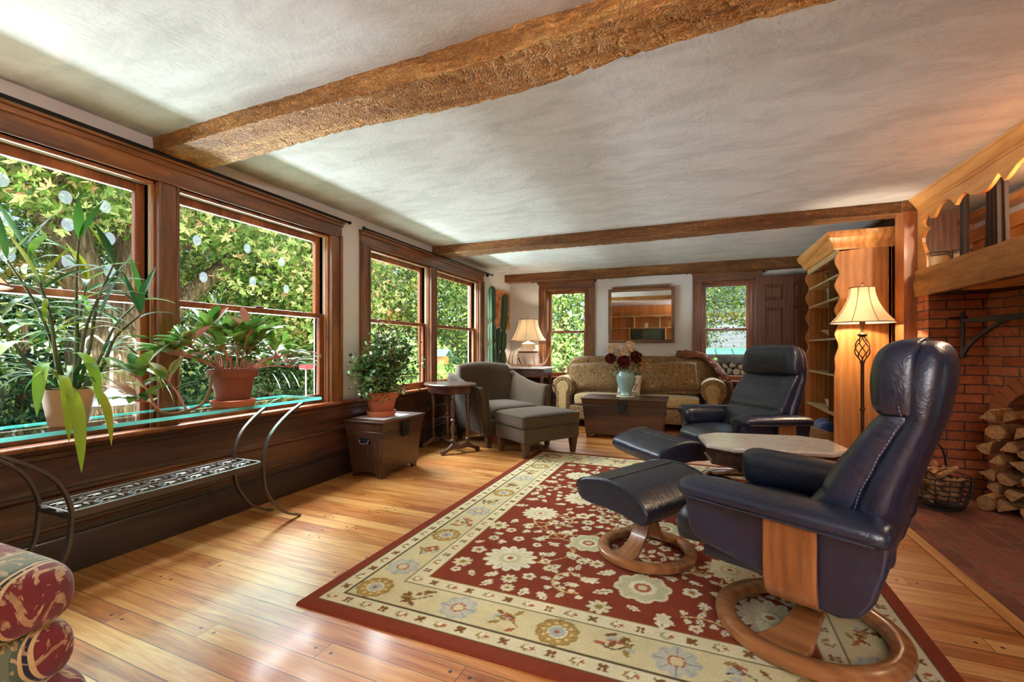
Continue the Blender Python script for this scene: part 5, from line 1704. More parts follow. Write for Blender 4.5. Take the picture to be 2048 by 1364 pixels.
# one tall upright blade and the long leaves hanging over the front of the pot
leaf(lv, (-0.06, -0.05, 0.56), (-0.10, -0.28, 1.0), 0.30, 0.024, 0.25, 8, 0.3, 0.42)
leaf(lv, (0.06, 0.08, 0.45), (0.05, 0.3, 1.0), 0.26, 0.024, 0.35, 8, 0.3, 0.42)
for (b, d, L_, w_, dr) in [((0.05, -0.02, 0.20), (0.9, -0.25, 0.35), 0.36, 0.026, 4.4), ((0.07, -0.03, 0.16), (0.95, -0.1, 0.25), 0.44, 0.032, 4.8), ((0.075, 0.03, 0.15), (0.9, 0.15, 0.35), 0.34, 0.026, 4.4), ((0.06, -0.06, 0.26), (0.8, -0.5, 0.2), 0.30, 0.028, 3.2),
                           ((0.05, -0.10, 0.34), (0.5, -0.8, 0.2), 0.34, 0.030, 2.6), ((0.08, 0.10, 0.30), (0.7, 0.7, 0.3), 0.34, 0.026, 2.8), ((0.08, 0.14, 0.24), (0.5, 0.9, 0.3), 0.34, 0.026, 2.8), ((0.02, -0.22, 0.30), (0.3, -0.9, 0.1), 0.34, 0.032, 2.0), ((0.06, -0.22, 0.20), (0.5, -0.9, 0.3), 0.36, 0.034, 2.4), ((0.09, 0.0, 0.30), (0.95, 0.1, 0.1), 0.30, 0.030, 3.6)]:
    b = (b[0], b[1] - 0.03, b[2])
    leaf(ly, b, d, L_, w_ * 0.72, dr, 10, 0.28, 0.45)
stems.obj('canes', M['stem_green'], P1)
lv.obj('leaves', M['leaf_bamboo'], P1, smooth=60)
lo = ly.obj('yellowing_leaves', M['leaf_yellow'], P1, smooth=60)
lo['label'] = 'large yellow green leaves hanging over the pot'

# --- rosy-stemmed foliage plant in an old terracotta pot
P2 = thing('potted_foliage_plant', 'rosy-stemmed foliage plant in a weathered terracotta pot on the glass console', 'plant', (-2.40, 1.79, PZ + 0.036))
pot(P2, [(0.080, 0.0), (0.083, 0.004), (0.108, 0.125), (0.124, 0.126), (0.127, 0.132), (0.127, 0.166), (0.122, 0.170), (0.112, 0.168), (0.108, 0.14)], M['terra_old'], 0.11, 0.15)
MB().lathe([(0.085, -0.035), (0.104, -0.034), (0.112, -0.012), (0.113, -0.002), (0.106, -0.002), (0.10, -0.018), (0.0, -0.02)], 32).obj('saucer', M['terra'], P2, smooth=40)
rng = random.Random(8)
st, lf = MB(), MB()
shoots = []
for k in range(15):
    a = rng.uniform(-PI, PI)
    o = rng.uniform(0.06, 0.24)
    shoots.append(((0.05 * math.cos(a), 0.05 * math.sin(a), 0.15), (o * math.cos(a) * 0.7, o * math.sin(a) * 1.35, 0.24 + 0.13 * rng.random() + 0.05 * (1 - o / 0.24))))
for y, z, x in ((0.40, 0.24, 0.0), (0.36, 0.17, 0.04), (0.30, 0.28, -0.04), (0.44, 0.20, -0.05), (-0.32, 0.27, 0.0), (-0.28, 0.30, 0.05), (0.24, 0.24, 0.08)):
    shoots.append(((0.0, 0.05 * math.copysign(1, y), 0.15), (x, y, z)))
def shoot(b, e, nl=6, L0=0.145):
    b, e = Vector(b), Vector(e)
    mid = (b + e) / 2 + Vector((0, 0, 0.02))
    path = crspline([tuple(b), tuple(mid), tuple(e)], 5)
    st.tube(path, [0.0055 - 0.0015 * i / (len(path) - 1) for i in range(len(path))], 7)
    for q in range(3):
        a = rng.uniform(0, 2 * PI)
        leaf(lf, path[5 + q], (math.cos(a), math.sin(a), rng.uniform(0.2, 0.8)), rng.uniform(0.10, 0.14), rng.uniform(0.019, 0.026), rng.uniform(0.4, 1.2), 7, 0.3, 0.45)
    dr = (Vector(path[-1]) - Vector(path[-3])).normalized()
    for q in range(nl):
        a = 2 * PI * q / nl + rng.random()
        out = (dr * 0.75 + Vector((math.cos(a), math.sin(a), 0.35)) * 0.9).normalized()
        bb = Vector(path[-1]) - dr * 0.012 * (q % 4)
        stalk = bb + out * 0.035
        st.tube([tuple(bb), tuple(stalk)], [0.0045, 0.003], 5)
        leaf(lf, stalk, out, rng.uniform(0.8, 1.15) * L0, rng.uniform(0.024, 0.033), rng.uniform(0.2, 0.9), 7, 0.3, 0.45)
for b, e in shoots: shoot(b, e, 9)
# long bare stem trailing over the glass with two leafy ends
tr = crspline([(0.0, -0.06, 0.155), (0.02, -0.13, 0.15), (0.03, -0.155, 0.07), (0.03, -0.19, 0.0), (0.04, -0.27, -0.026), (0.05, -0.36, -0.03), (0.05, -0.43, -0.005)], 5)
MB().tube(tr, 0.007, 7).obj('trailing_stem', M['stem_brown'], P2)
shoot((0.05, -0.42, -0.01), (0.04, -0.50, 0.16), 8, 0.15)
shoot((0.04, -0.28, -0.025), (0.02, -0.36, 0.13), 7, 0.14)
shoot((0.05, -0.40, -0.02), (0.09, -0.52, 0.05), 7, 0.14)
for k in range(3): leaf(lf, (0.06, 0.2 + 0.07 * k, 0.14), (0.2, 0.3, -0.6), 0.11, 0.017, 0.6, 6, 0.2, 0.5)
st.obj('stems', M['stem_pink'], P2)
lf.obj('leaves', M['leaf_pink'], P2, smooth=60)

# --- jade plant on the chest
P3 = thing('potted_jade_plant', 'bushy jade plant in a terracotta pot on the chest by the window', 'plant', (-2.50, 3.22, 0.4745 + 0.038))
pot(P3, [(0.095, 0.0), (0.098, 0.004), (0.124, 0.115), (0.138, 0.116), (0.142, 0.122), (0.142, 0.170), (0.136, 0.174), (0.126, 0.172), (0.122, 0.14)], M['terra'], 0.125, 0.152)
MB().lathe([(0.092, -0.036), (0.112, -0.035), (0.122, -0.012), (0.123, 0.012), (0.115, 0.012), (0.108, -0.014), (0.0, -0.016)], 32).obj('saucer', M['terra'], P3, smooth=40)
rng = random.Random(4)
br, lf = MB(), MB()
tips = []
for k in range(64):
    while True:
        v = Vector((rng.uniform(-1, 1), rng.uniform(-1, 1), rng.uniform(-0.9, 1)))
        if 0.35 < v.length < 1: break
    e = Vector((v.x * 0.20 + 0.05, v.y * 0.40, 0.42 + v.z * 0.33))
    if e.z < 0.2 and abs(e.y) < 0.12 and e.x < 0.1: continue
    b = Vector((rng.uniform(-0.03, 0.03), rng.uniform(-0.03, 0.03), 0.15))
    m = b.lerp(e, 0.5) + Vector((rng.uniform(-0.04, 0.04), rng.uniform(-0.04, 0.04), 0.06))
    path = crspline([tuple(b), tuple(m), tuple(e)], 5)
    br.tube(path, [0.011 - 0.0075 * i / (len(path) - 1) for i in range(len(path))], 6)
    for q in range(52):
        c = Vector(path[rng.randint(4, len(path) - 1)]) + Vector([rng.gauss(0, 0.040) for _ in range(3)])
        dd = Vector((rng.gauss(0, 1), rng.gauss(0, 1), rng.gauss(0.35, 0.8)))
        if c.x < -0.15: continue
        leaf(lf, c, dd, rng.uniform(0.032, 0.048), rng.uniform(0.0105, 0.0155), 0.2, 3, -0.2, 0.60, rng.uniform(-0.6, 0.6))
br.obj('branches', M['stem_brown'], P3)
lf.obj('leaves', M['leaf_jade'], P3, smooth=60)
tag(MB().box((-2.66, 3.05, 0.4705), (-2.335, 3.40, 0.4735)).obj('paper_sheet', plain('white_paper', (226, 222, 216), 0.8), None, rot=(0, 0, 0)), 'white sheet of paper under the jade plant on the chest', 'paper')

# --- tall cactus behind the armchair
CA = thing('potted_cactus', 'tall columnar cactus with two stems in the window corner', 'plant', (-2.52, 5.74, 0))
MB().lathe([(0.10, 0.0), (0.14, 0.26), (0.155, 0.262), (0.155, 0.30), (0.14, 0.30), (0.13, 0.28)], 24, capt=False).obj('pot', M['terra'], CA)
MB().lathe([(0.135, 0.275), (0.0, 0.28)], 16, capb=False, capt=False).obj('soil', M['soil'], CA)
def column(x0, y0, x1, y1, z0, z1, r, necks, label=None):
    rings = []
    n = 40
    for i in range(61):
        f = i / 60
        z = z0 + (z1 - z0) * f
        rr = r * (1 - 0.18 * f)
        for nk in necks: rr *= 1 - 0.48 * math.exp(-((z - nk) / 0.035) ** 2)
        if f > 0.94: rr *= math.sqrt(max(0.0, 1 - ((f - 0.94) / 0.06) ** 2)) * 0.98 + 0.02
        ring = []
        for k in range(n):
            a = 2 * PI * k / n
            q = rr * (0.66 + 0.40 * abs(math.cos(2.5 * a)) ** 0.8)
            ring.append((x0 + (x1 - x0) * f + q * math.cos(a), y0 + (y1 - y0) * f + q * math.sin(a), z))
        rings.append(ring)
    MB().loft(rings).obj('stem', M['cactus'], CA, smooth=60)
column(-0.03, -0.06, -0.04, -0.08, 0.27, 1.915, 0.066, [1.42, 1.12, 0.8])
column(0.035, 0.04, 0.07, 0.13, 0.27, 1.83, 0.056, [1.30, 1.02, 0.7])
column(0.02, -0.02, 0.015, 0.03, 0.27, 1.35, 0.040, [1.0, 0.75])

# --- vase of flowers
VX, VY = -0.765, 5.60
tag(MB().lathe([(0.108, 0.0), (0.112, 0.003), (0.112, 0.009), (0.106, 0.012)], 32).obj('coaster', M['cream'], None, loc=(VX, VY, 0.476)), 'pale round coaster under the vase of flowers', 'coaster')
VA = thing('vase', 'pale blue-green two-handled vase on the long chest', 'vase', (VX, VY, 0.489))
MB().lathe([(0.070, 0.0), (0.078, 0.008), (0.076, 0.02), (0.066, 0.035), (0.075, 0.07), (0.098, 0.15), (0.112, 0.21), (0.110, 0.245), (0.092, 0.272), (0.088, 0.285), (0.100, 0.298), (0.103, 0.304), (0.094, 0.304), (0.080, 0.285), (0.088, 0.25)], 40, capt=False).obj('vase_body', M['celadon'], VA, smooth=50)
for s_ in (-1, 1):
    MB().tube(crspline([(s_ * 0.098 * 0.93, s_ * 0.098 * 0.37, 0.29), (s_ * 0.128 * 0.93, s_ * 0.128 * 0.37, 0.282), (s_ * 0.132 * 0.93, s_ * 0.132 * 0.37, 0.252), (s_ * 0.106 * 0.93, s_ * 0.106 * 0.37, 0.235)], 4), 0.008, 8).obj('handle', M['celadon'], VA)
M['bloom_cream'] = make_leaf('cream_petal', [(0.0, (226, 196, 166)), (0.5, (246, 226, 200)), (1.0, (252, 240, 222))], 0.2, 0.6)
M['bloom_red'] = make_leaf('dark_red_petal', [(0.0, (64, 10, 16)), (0.5, (98, 20, 26)), (1.0, (130, 36, 40))], 0.15, 0.6)
M['bloom_tan'] = make_leaf('tan_petal', [(0.0, (176, 130, 84)), (0.5, (206, 166, 112)), (1.0, (226, 196, 140))], 0.2, 0.6)
M['leaf_green'] = make_leaf('fresh_leaf', [(0.0, (44, 80, 36)), (0.5, (74, 116, 50)), (1.0, (110, 150, 70))], 0.25, 0.5)
rng = random.Random(12)
RT, TW = Vector((math.cos(YAW), math.sin(YAW), 0)), Vector((math.sin(YAW), -math.cos(YAW), 0))
def bloom(name, label, lat, dep, z, r, mat, dens, pl, grp):
    c = Vector((VX, VY, 0)) + RT * lat + TW * dep + Vector((0, 0, z))
    R = thing(name, label, 'flower', tuple(c), 0, grp)
    pm = MB()
    pm.sphere((0, 0, 0), r * 0.55, 10, 8)
    for k in range(dens):
        z_ = 1 - 2 * (k + 0.5) / dens
        a = k * 2.39996
        v = Vector((math.sqrt(1 - z_ * z_) * math.cos(a), math.sqrt(1 - z_ * z_) * math.sin(a), z_))
        tn = v.cross(Vector((rng.gauss(0, 1), rng.gauss(0, 1), rng.gauss(0, 1)))).normalized()
        leaf(pm, v * r * 0.62, (v * 0.75 + tn * 0.7), pl, pl * 0.36, 0.3, 3, 0.3, 0.6, rng.uniform(-1, 1))
    pm.obj('petals', mat, R, smooth=60)
    sm_ = MB()
    foot = Vector((VX, VY, 0.60)) + RT * lat * 0.12 + TW * dep * 0.12 - c
    sm_.tube(crspline([(0, 0, -r * 0.4), tuple(foot * 0.5 + Vector((0, 0, 0.02))), tuple(foot)], 4), 0.004, 6)
    sm_.obj('flower_stem', M['stem_green'], R)
    lm = MB()
    for k in range(3):
        a = rng.uniform(0, 2 * PI)
        leaf(lm, tuple(foot * rng.uniform(0.25, 0.5)), (math.cos(a), math.sin(a), 0.1), rng.uniform(0.07, 0.11), 0.022, 0.7, 5)
    lm.obj('leaf_spray', M['leaf_green'], R, smooth=60)
G1, G2 = 'cream blooms in the vase', 'dark red blooms in the vase'
bloom('hydrangea_bloom', 'cream hydrangea head high at the left of the bouquet', -0.135, -0.02, 1.045, 0.082, M['bloom_cream'], 150, 0.040, G1)
bloom('hydrangea_bloom', 'cream hydrangea head high in the middle of the bouquet', 0.055, -0.03, 1.065, 0.085, M['bloom_cream'], 150, 0.040, G1)
bloom('hydrangea_bloom', 'smaller cream hydrangea head between the two high ones', -0.04, 0.03, 0.995, 0.06, M['bloom_cream'], 110, 0.036, G1)
bloom('dahlia_bloom', 'dark red bloom at the left edge of the bouquet', -0.19, 0.03, 0.935, 0.062, M['bloom_red'], 120, 0.036, G2)
bloom('dahlia_bloom', 'largest dark red bloom low at the front of the bouquet', -0.045, 0.10, 0.90, 0.075, M['bloom_red'], 150, 0.040, G2)
bloom('dahlia_bloom', 'dark red bloom at the right of the bouquet under the cream head', 0.115, 0.04, 0.955, 0.072, M['bloom_red'], 140, 0.040, G2)
bloom('hydrangea_bloom', 'tan hydrangea head drooping at the lower right of the bouquet', 0.195, 0.02, 0.85, 0.07, M['bloom_tan'], 120, 0.040, 'tan bloom')

# --- things on the shelf unit
def hutch_at(x, y, z): return (x, y, z)
M['copper'] = plain('copper_glaze', (150, 72, 40), 0.35, 0.2, var=0.2)
bw = MB().lathe([(0.04, 0.0), (0.05, 0.008), (0.10, 0.05), (0.125, 0.10), (0.12, 0.10), (0.09, 0.05), (0.0, 0.015)], 28).obj('bowl', M['copper'], None, loc=(1.31, 4.90, 1.712))
tag(bw, 'copper brown bowl on the topmost shelf of the shelf unit', 'bowl')
bx = thing('box', 'pale green lidded box on the second shelf down of the shelf unit', 'box', (1.30, 5.24, 1.511), 0.25)
M['sage'] = plain('sage_card', (150, 170, 148), 0.7)
MB().box((-0.08, -0.06, 0), (0.08, 0.06, 0.10)).obj('body', M['sage'], bx, bevel=0.003)
MB().box((-0.084, -0.064, 0.10), (0.084, 0.064, 0.13)).obj('lid', M['sage'], bx, bevel=0.003)
sm_ = MB().lathe([(0.03, 0), (0.05, 0.02), (0.055, 0.06), (0.035, 0.085), (0.03, 0.10)], 20).obj('jar', M['celadon'], None, loc=(1.26, 4.86, 1.511))
tag(sm_, 'small pale green jar on the second shelf down of the shelf unit', 'jar')
hn = MB()
hn.tube(crspline([(0, -0.07, 0.035), (0, -0.02, 0.012), (0, 0.03, 0.02), (0, 0.06, 0.06), (0, 0.10, 0.09)], 4), [0.006 + 0.001 * k for k in range(17)], 8)
hn.lathe([(0.02, 0.0), (0.03, 0.008)], 12, Matrix.Translation((0, 0.0, 0.0)))
tag(hn.obj('brass_horn', plain('brass', (176, 132, 60), 0.3, 0.9), None, loc=(1.24, 5.32, 1.711)), 'small curved brass horn on the topmost shelf of the shelf unit', 'ornament')
bw = MB().lathe([(0.035, 0), (0.04, 0.006), (0.085, 0.055), (0.12, 0.075), (0.118, 0.08), (0.08, 0.062), (0.0, 0.012)], 28).obj('bowl', M['white'], None, loc=(1.27, 5.23, 1.151))
tag(bw, 'wide white bowl on the middle shelf of the shelf unit', 'bowl')
gn = MB().lathe([(0.025, 0), (0.03, 0.01), (0.012, 0.04), (0.03, 0.06), (0.02, 0.085), (0.006, 0.11), (0.0, 0.13)], 16).obj('figurine', M['celadon'], None, loc=(1.22, 5.12, 0.821))
tag(gn, 'small glassy green figurine on the shelf below the white bowl', 'figurine')
bw = MB().lathe([(0.03, 0), (0.035, 0.005), (0.06, 0.06), (0.075, 0.10), (0.072, 0.10), (0.05, 0.05), (0.0, 0.01)], 24).obj('bowl', M['white'], None, loc=(1.24, 5.17, 0.471))
tag(bw, 'deep white bowl on the lowest open shelf above the basket', 'bowl')

def wicker(name, label, loc, rx, ry, h, mat, rows, rz=0, handle=True, dip=0.05):
    R = thing(name, label, 'basket', loc, rz)
    m = MB()
    n = 36
    for i in range(rows):
        z = 0.012 + (h - 0.02) * i / (rows - 1)
        k = 0.86 + 0.14 * i / (rows - 1)
        pts = []
        for q in range(n + 1):
            a = 2 * PI * q / n
            wv = 0.006 * (1 if (q + i) % 2 else -1)
            sc2 = 1 / (abs(math.cos(a)) ** 4 + abs(math.sin(a)) ** 4) ** 0.25
            dz = -dip * math.exp(-((math.cos(a) - 0) / 0.5) ** 2) * (i / (rows - 1)) ** 3 if dip else 0
            pts.append(((rx * k * sc2 + wv) * math.cos(a), (ry * k * sc2 + wv) * math.sin(a), z + dz))
        m.tube(pts, 0.0065, 5, cap=False)
    for q in range(18):
        a = 2 * PI * q / 18
        sc2 = 1 / (abs(math.cos(a)) ** 4 + abs(math.sin(a)) ** 4) ** 0.25
        m.tube([(rx * 0.86 * sc2 * math.cos(a), ry * 0.86 * sc2 * math.sin(a), 0.0), (rx * sc2 * math.cos(a), ry * sc2 * math.sin(a), h - 0.03)], 0.006, 5)
    m.lathe([(min(rx, ry) * 0.8, 0.004), (min(rx, ry) * 0.8, 0.01)], 20)
    m.obj('weave', mat, R)
    return R
M['wicker'] = plain('wicker', (164, 124, 74), 0.7, bump=0.3, bscale=50, var=0.35)
wicker('wicker_basket', 'wicker basket holding blue cloth at the foot of the shelf unit', (1.24, 5.16, 0.062), 0.20, 0.24, 0.26, M['wicker'], 14)
def clothfn(p, u): return (p.x, p.y, p.z + 0.03 * math.sin(p.x * 22) * math.cos(p.y * 15))
tag(MB().pillow((0.15, 0.18, 0.11), 0.08, 10, clothfn).obj('blue_cloth', plain('blue_cloth', (46, 72, 130), 0.95, sheen=0.3), None, smooth=60, subsurf=1, loc=(1.24, 5.16, 0.26)), 'folded blue cloth heaped in the wicker basket', 'cloth')

# --- mantel things
M['wax'] = plain('cream_wax', (232, 196, 150), 0.5)
def candle_jar(label, x, y, z, r, h):
    R = thing('candle_jar', label, 'candle', (x, y, z), 0, 'candle jars on the mantel')
    MB().lathe([(r, 0.0), (r, h), (r - 0.004, h), (r - 0.004, 0.006), (0, 0.006)], 28).obj('jar', M['tabglass2'], R)
    MB().lathe([(r - 0.006, 0.008), (r - 0.006, h * 0.58), (0, h * 0.57)], 24).obj('wax', M['wax'], R)
    MB().tube([(r * math.cos(a) * 1.03, r * math.sin(a) * 1.03, h * 0.80) for a in np.linspace(0, 2 * PI, 29)], 0.003, 5, cap=False).obj('wire_band', M['black'], R)
    MB().tube([(1.05 * r * math.cos(a), 1.05 * r * math.sin(a) , h * 0.80 - 0.10 * math.sin(a / 1) * (1 if a < PI else 0)) for a in np.linspace(0, PI, 15)], 0.003, 5).obj('bail_handle', M['black'], R)
M['tabglass2'] = make_glass('jar_glass', (0.94, 0.95, 0.93), 1.3)
candle_jar('cream candle in a wide glass jar nearest the post on the mantel', 1.665, 4.265, 1.652, 0.065, 0.125)
candle_jar('smaller cream candle jar behind the thin dark upright on the mantel', 1.72, 4.07, 1.652, 0.05, 0.10)
M['dark_cloth'] = plain('dark_curtain_cloth', (44, 34, 28), 0.9, bump=0.2, bscale=60, var=0.2)
cm = MB()
vs, fs = [], []
for i in range(25):
    f = i / 24
    for j, z in enumerate(np.linspace(1.655, 2.115, 8)):
        k = 0.78 + 0.22 * (2.115 - z) / 0.46
        vs.append((1.77 + 0.022 * math.sin(f * 26), 3.80 + (f - 0.5) * 0.185 * k, z))
for i in range(24):
    for j in range(7):
        a = i * 8 + j
        fs.append((a, a + 8, a + 9, a + 1))
co = cm.add(vs, fs).obj('curtain', M['dark_cloth'], None, smooth=60)
m_ = co.modifiers.new('thick', 'SOLIDIFY'); m_.thickness = 0.006
tag(co, 'dark gathered curtain strip hanging in the opening above the mantel', 'curtain')
tag(MB().box((1.69, 3.985, 1.65), (1.72, 4.035, 2.118)).obj('upright_strut', M['dark_cloth'], None, bevel=0.003), 'thin dark upright strut standing on the mantel', 'strut')

# --- fireplace crane, basket of kindling, stacked logs
CR = thing('fireplace_crane', 'black iron pot crane hinged on the brick reveal', 'crane', (0, 0, 0))
MB().tube([(1.735, 4.10, 0.985), (1.735, 4.10, 1.31)], 0.013, 8).obj('upright', M['darkiron'], CR)
MB().strip([(1.735, 4.10, 1.245), (1.79, 3.94, 1.248), (1.85, 3.76, 1.252), (1.92, 3.55, 1.255)], (0, 0, 1), [0.014, 0.018, 0.02, 0.02], 0.009).obj('arm', M['darkiron'], CR, bevel=0.002)
MB().strip(crspline([(1.737, 4.10, 1.01), (1.75, 4.06, 1.07), (1.775, 3.985, 1.14), (1.81, 3.88, 1.21), (1.835, 3.81, 1.24)], 4), (0.95, 0.3, 0.0), 0.009, 0.012).obj('brace', M['darkiron'], CR, bevel=0.002)
eye = MB().box((1.71, 4.10, 1.262), (1.76, 4.214, 1.277))
eye.box((1.71, 4.10, 0.992), (1.76, 4.214, 1.004))
eye.obj('hinge_pin', M['darkiron'], CR)

M['bark'] = plain('log_bark', (92, 68, 48), 0.95, bump=0.8, bscale=30, var=0.4)
t = NT('split_wood')
_c = t.coords()
_n = t.noise(_c, 22, 6, 0.7, 0.6)
M['split'] = t.done(t.pbr(t.ramp(_n, [(0.3, srgb((112, 74, 44))), (0.5, srgb((172, 124, 78))), (0.7, srgb((210, 168, 118)))]), 0.9, t.bump(_n, 0.6, 0.006), 0, 0, 0.2))
def split_log(rng, r, L):
    kind = rng.random()
    if kind < 0.25: angs = [2 * PI * k / 9 for k in range(9)]; rad = [r * rng.uniform(0.85, 1.0) for _ in angs]
    elif kind < 0.7: angs = [0, 0.35, 0.75, 1.2, 1.6, PI + 0.9]; rad = [r * rng.uniform(0.95, 1.15) for _ in range(5)] + [r * 0.75]
    else: angs = [0, 0.6, 1.3, 2.0, 2.6, 3.2, 4.7]; rad = [r, r * 1.05, r, r * 1.05, r, r * 0.95, r * 0.25]
    rot = rng.uniform(0, 2 * PI)
    rings = []
    nst = 5
    for i in range(nst + 1):
        x = -L / 2 + L * i / nst
        rings.append([(x + (rng.uniform(-0.008, 0.008) if i in (0, nst) else 0), q * math.cos(a + rot) + rng.uniform(-0.003, 0.003), q * math.sin(a + rot) + rng.uniform(-0.003, 0.003)) for a, q in zip(angs, rad)])
    return MB().loft(rings)
rng = random.Random(77)
ax = Vector((0.75, 0.66, 0)).normalized()
rowd = Vector((0.66, -0.75, 0)).normalized()
az = math.atan2(ax.y, ax.x)
s0 = Vector((1.71, 3.90, 0.006))
for row in range(7):
    for k in range(6):
        r = rng.uniform(0.042, 0.056)
        p = s0 + rowd * (0.05 + k * 0.104 + (0.05 if row % 2 else 0.0)) + ax * (0.11 + rng.uniform(-0.015, 0.02)) + Vector((0, 0, 0.052 + row * 0.092))
        o = split_log(rng, r, 0.22).obj('firewood_log', M['split'], None, smooth=20, loc=tuple(p), rot=(0, 0, az + rng.uniform(-0.08, 0.08)))
        tag(o, 'split firewood log in the stack inside the brick fireplace', 'log', 'stacked firewood logs')
KB = thing('kindling_basket', 'round wire hoop basket filled with kindling on the hearth', 'basket', (1.50, 3.87, 0.008))
bm_ = MB()
for i in range(7):
    z = 0.006 + 0.20 * i / 6
    r = 0.135 + 0.045 * math.sin(0.5 * PI * i / 6)
    bm_.tube([(r * math.cos(a), r * math.sin(a), z) for a in np.linspace(0, 2 * PI, 29)], 0.004, 5, cap=False)
for k in range(16):
    a = 2 * PI * k / 16
    bm_.tube([((0.135 + 0.045 * math.sin(0.5 * PI * f)) * math.cos(a), (0.135 + 0.045 * math.sin(0.5 * PI * f)) * math.sin(a), 0.006 + 0.20 * f) for f in np.linspace(0, 1, 6)], 0.003, 5)
bm_.lathe([(0.13, 0.0), (0.13, 0.008)], 24)
bm_.obj('wire_body', M['darkiron'], KB)
MB().tube([(0.18 * math.cos(a) * 0.6, 0.18 * math.cos(a) * 0.8, 0.205 + 0.20 * math.sin(a)) for a in np.linspace(0, PI, 17)], 0.006, 6).obj('handle', M['darkiron'], KB)
for k in range(26):
    a, rr = rng.uniform(0, 2 * PI), 0.10 * math.sqrt(rng.random())
    o = split_log(rng, rng.uniform(0.014, 0.024), rng.uniform(0.11, 0.16)).obj('kindling_stick', M['split'], None, smooth=20, loc=(1.50 + rr * math.cos(a), 3.87 + rr * math.sin(a), 0.06 + 0.20 * rng.random()), rot=(rng.uniform(-0.6, 0.6), rng.uniform(-1.1, 1.1), rng.uniform(0, 2 * PI)))
    tag(o, 'short kindling stick in the round hoop basket on the hearth', 'kindling', 'kindling in the hoop basket')

# ------------------------------------------------------------------ shelving and television on the wall behind the viewer (seen in the mirror)
WU = thing('media_unit', 'pine wall unit with arched shelves seen reflected in the mirror', 'shelf unit', (-1.6, -2.0, 0))
MB().box((-1.05, -0.19, 0.80), (1.15, 0.28, 0.86)).obj('counter', M['pine_edge'], WU, bevel=0.004)
MB().box((-1.02, -0.18, 0.0), (1.12, 0.24, 0.80)).obj('base_cabinet', M['pine'], WU, smooth=0)
for z in (1.46, 1.86):
    MB().box((-1.03, -0.18, z - 0.02), (1.13, 0.09, z)).obj('shelf', M['pine_edge'], WU)
for x, z0, z1 in ((-1.03, 0.86, 1.86), (1.11, 0.86, 1.86), (-0.38, 0.86, 1.46), (0.74, 0.86, 1.46), (-0.24, 1.46, 1.86), (0.56, 1.46, 1.86)):
    MB().box((x, -0.18, z0), (x + 0.025, 0.09, z1 - 0.02)).obj('divider', M['pine_edge'], WU)
for x0, x1 in ((-1.0, -0.24), (-0.21, 0.56), (0.59, 1.11)):
    n = 12
    poly = [(x0, 1.84)] + [(x0 + (x1 - x0) * k / n, 1.80 + 0.03 * math.sin(PI * k / n)) for k in range(n + 1)] + [(x1, 1.84)]
    MB().prism(poly, 0.075, 0.09, 'XZ').obj('arch_rail', M['pine_edge'], WU)
MB().box((0.80, -0.18, 1.10), (1.11, 0.09, 1.115)).obj('shelf', M['pine_edge'], WU)
TV = thing('television', 'switched-off television on the wall unit reflected in the mirror', 'television', (-1.40, -1.93, 0.862))
MB().box((-0.52, -0.03, 0.04), (0.52, 0.012, 0.56)).obj('bezel', M['black'], TV, bevel=0.004)
MB().box((-0.505, 0.012, 0.055), (0.505, 0.015, 0.545)).obj('screen', plain('tv_screen', (14, 22, 22), 0.12, coat=0.6), TV, smooth=0)
MB().box((-0.16, -0.06, 0.0), (0.16, 0.09, 0.012)).obj('stand', M['black'], TV)
tag(MB().box((-0.05, 0, 0), (0.05, 0.01, 0.15)).obj('white_card', M['white'], None, loc=(-1.45, -2.06, 1.462)), 'small white card standing on the upper shelf of the mirrored wall unit', 'card')
tag(MB().lathe([(0.05, 0), (0.05, 0.03), (0.02, 0.05), (0.035, 0.10), (0.045, 0.14), (0.02, 0.17), (0.03, 0.2), (0.0, 0.23)], 16).obj('figurine', plain('gilt_figure', (190, 150, 70), 0.4, 0.5), None, loc=(-0.72, -2.06, 1.462)), 'small gilt figurine on the upper shelf of the mirrored wall unit', 'figurine')
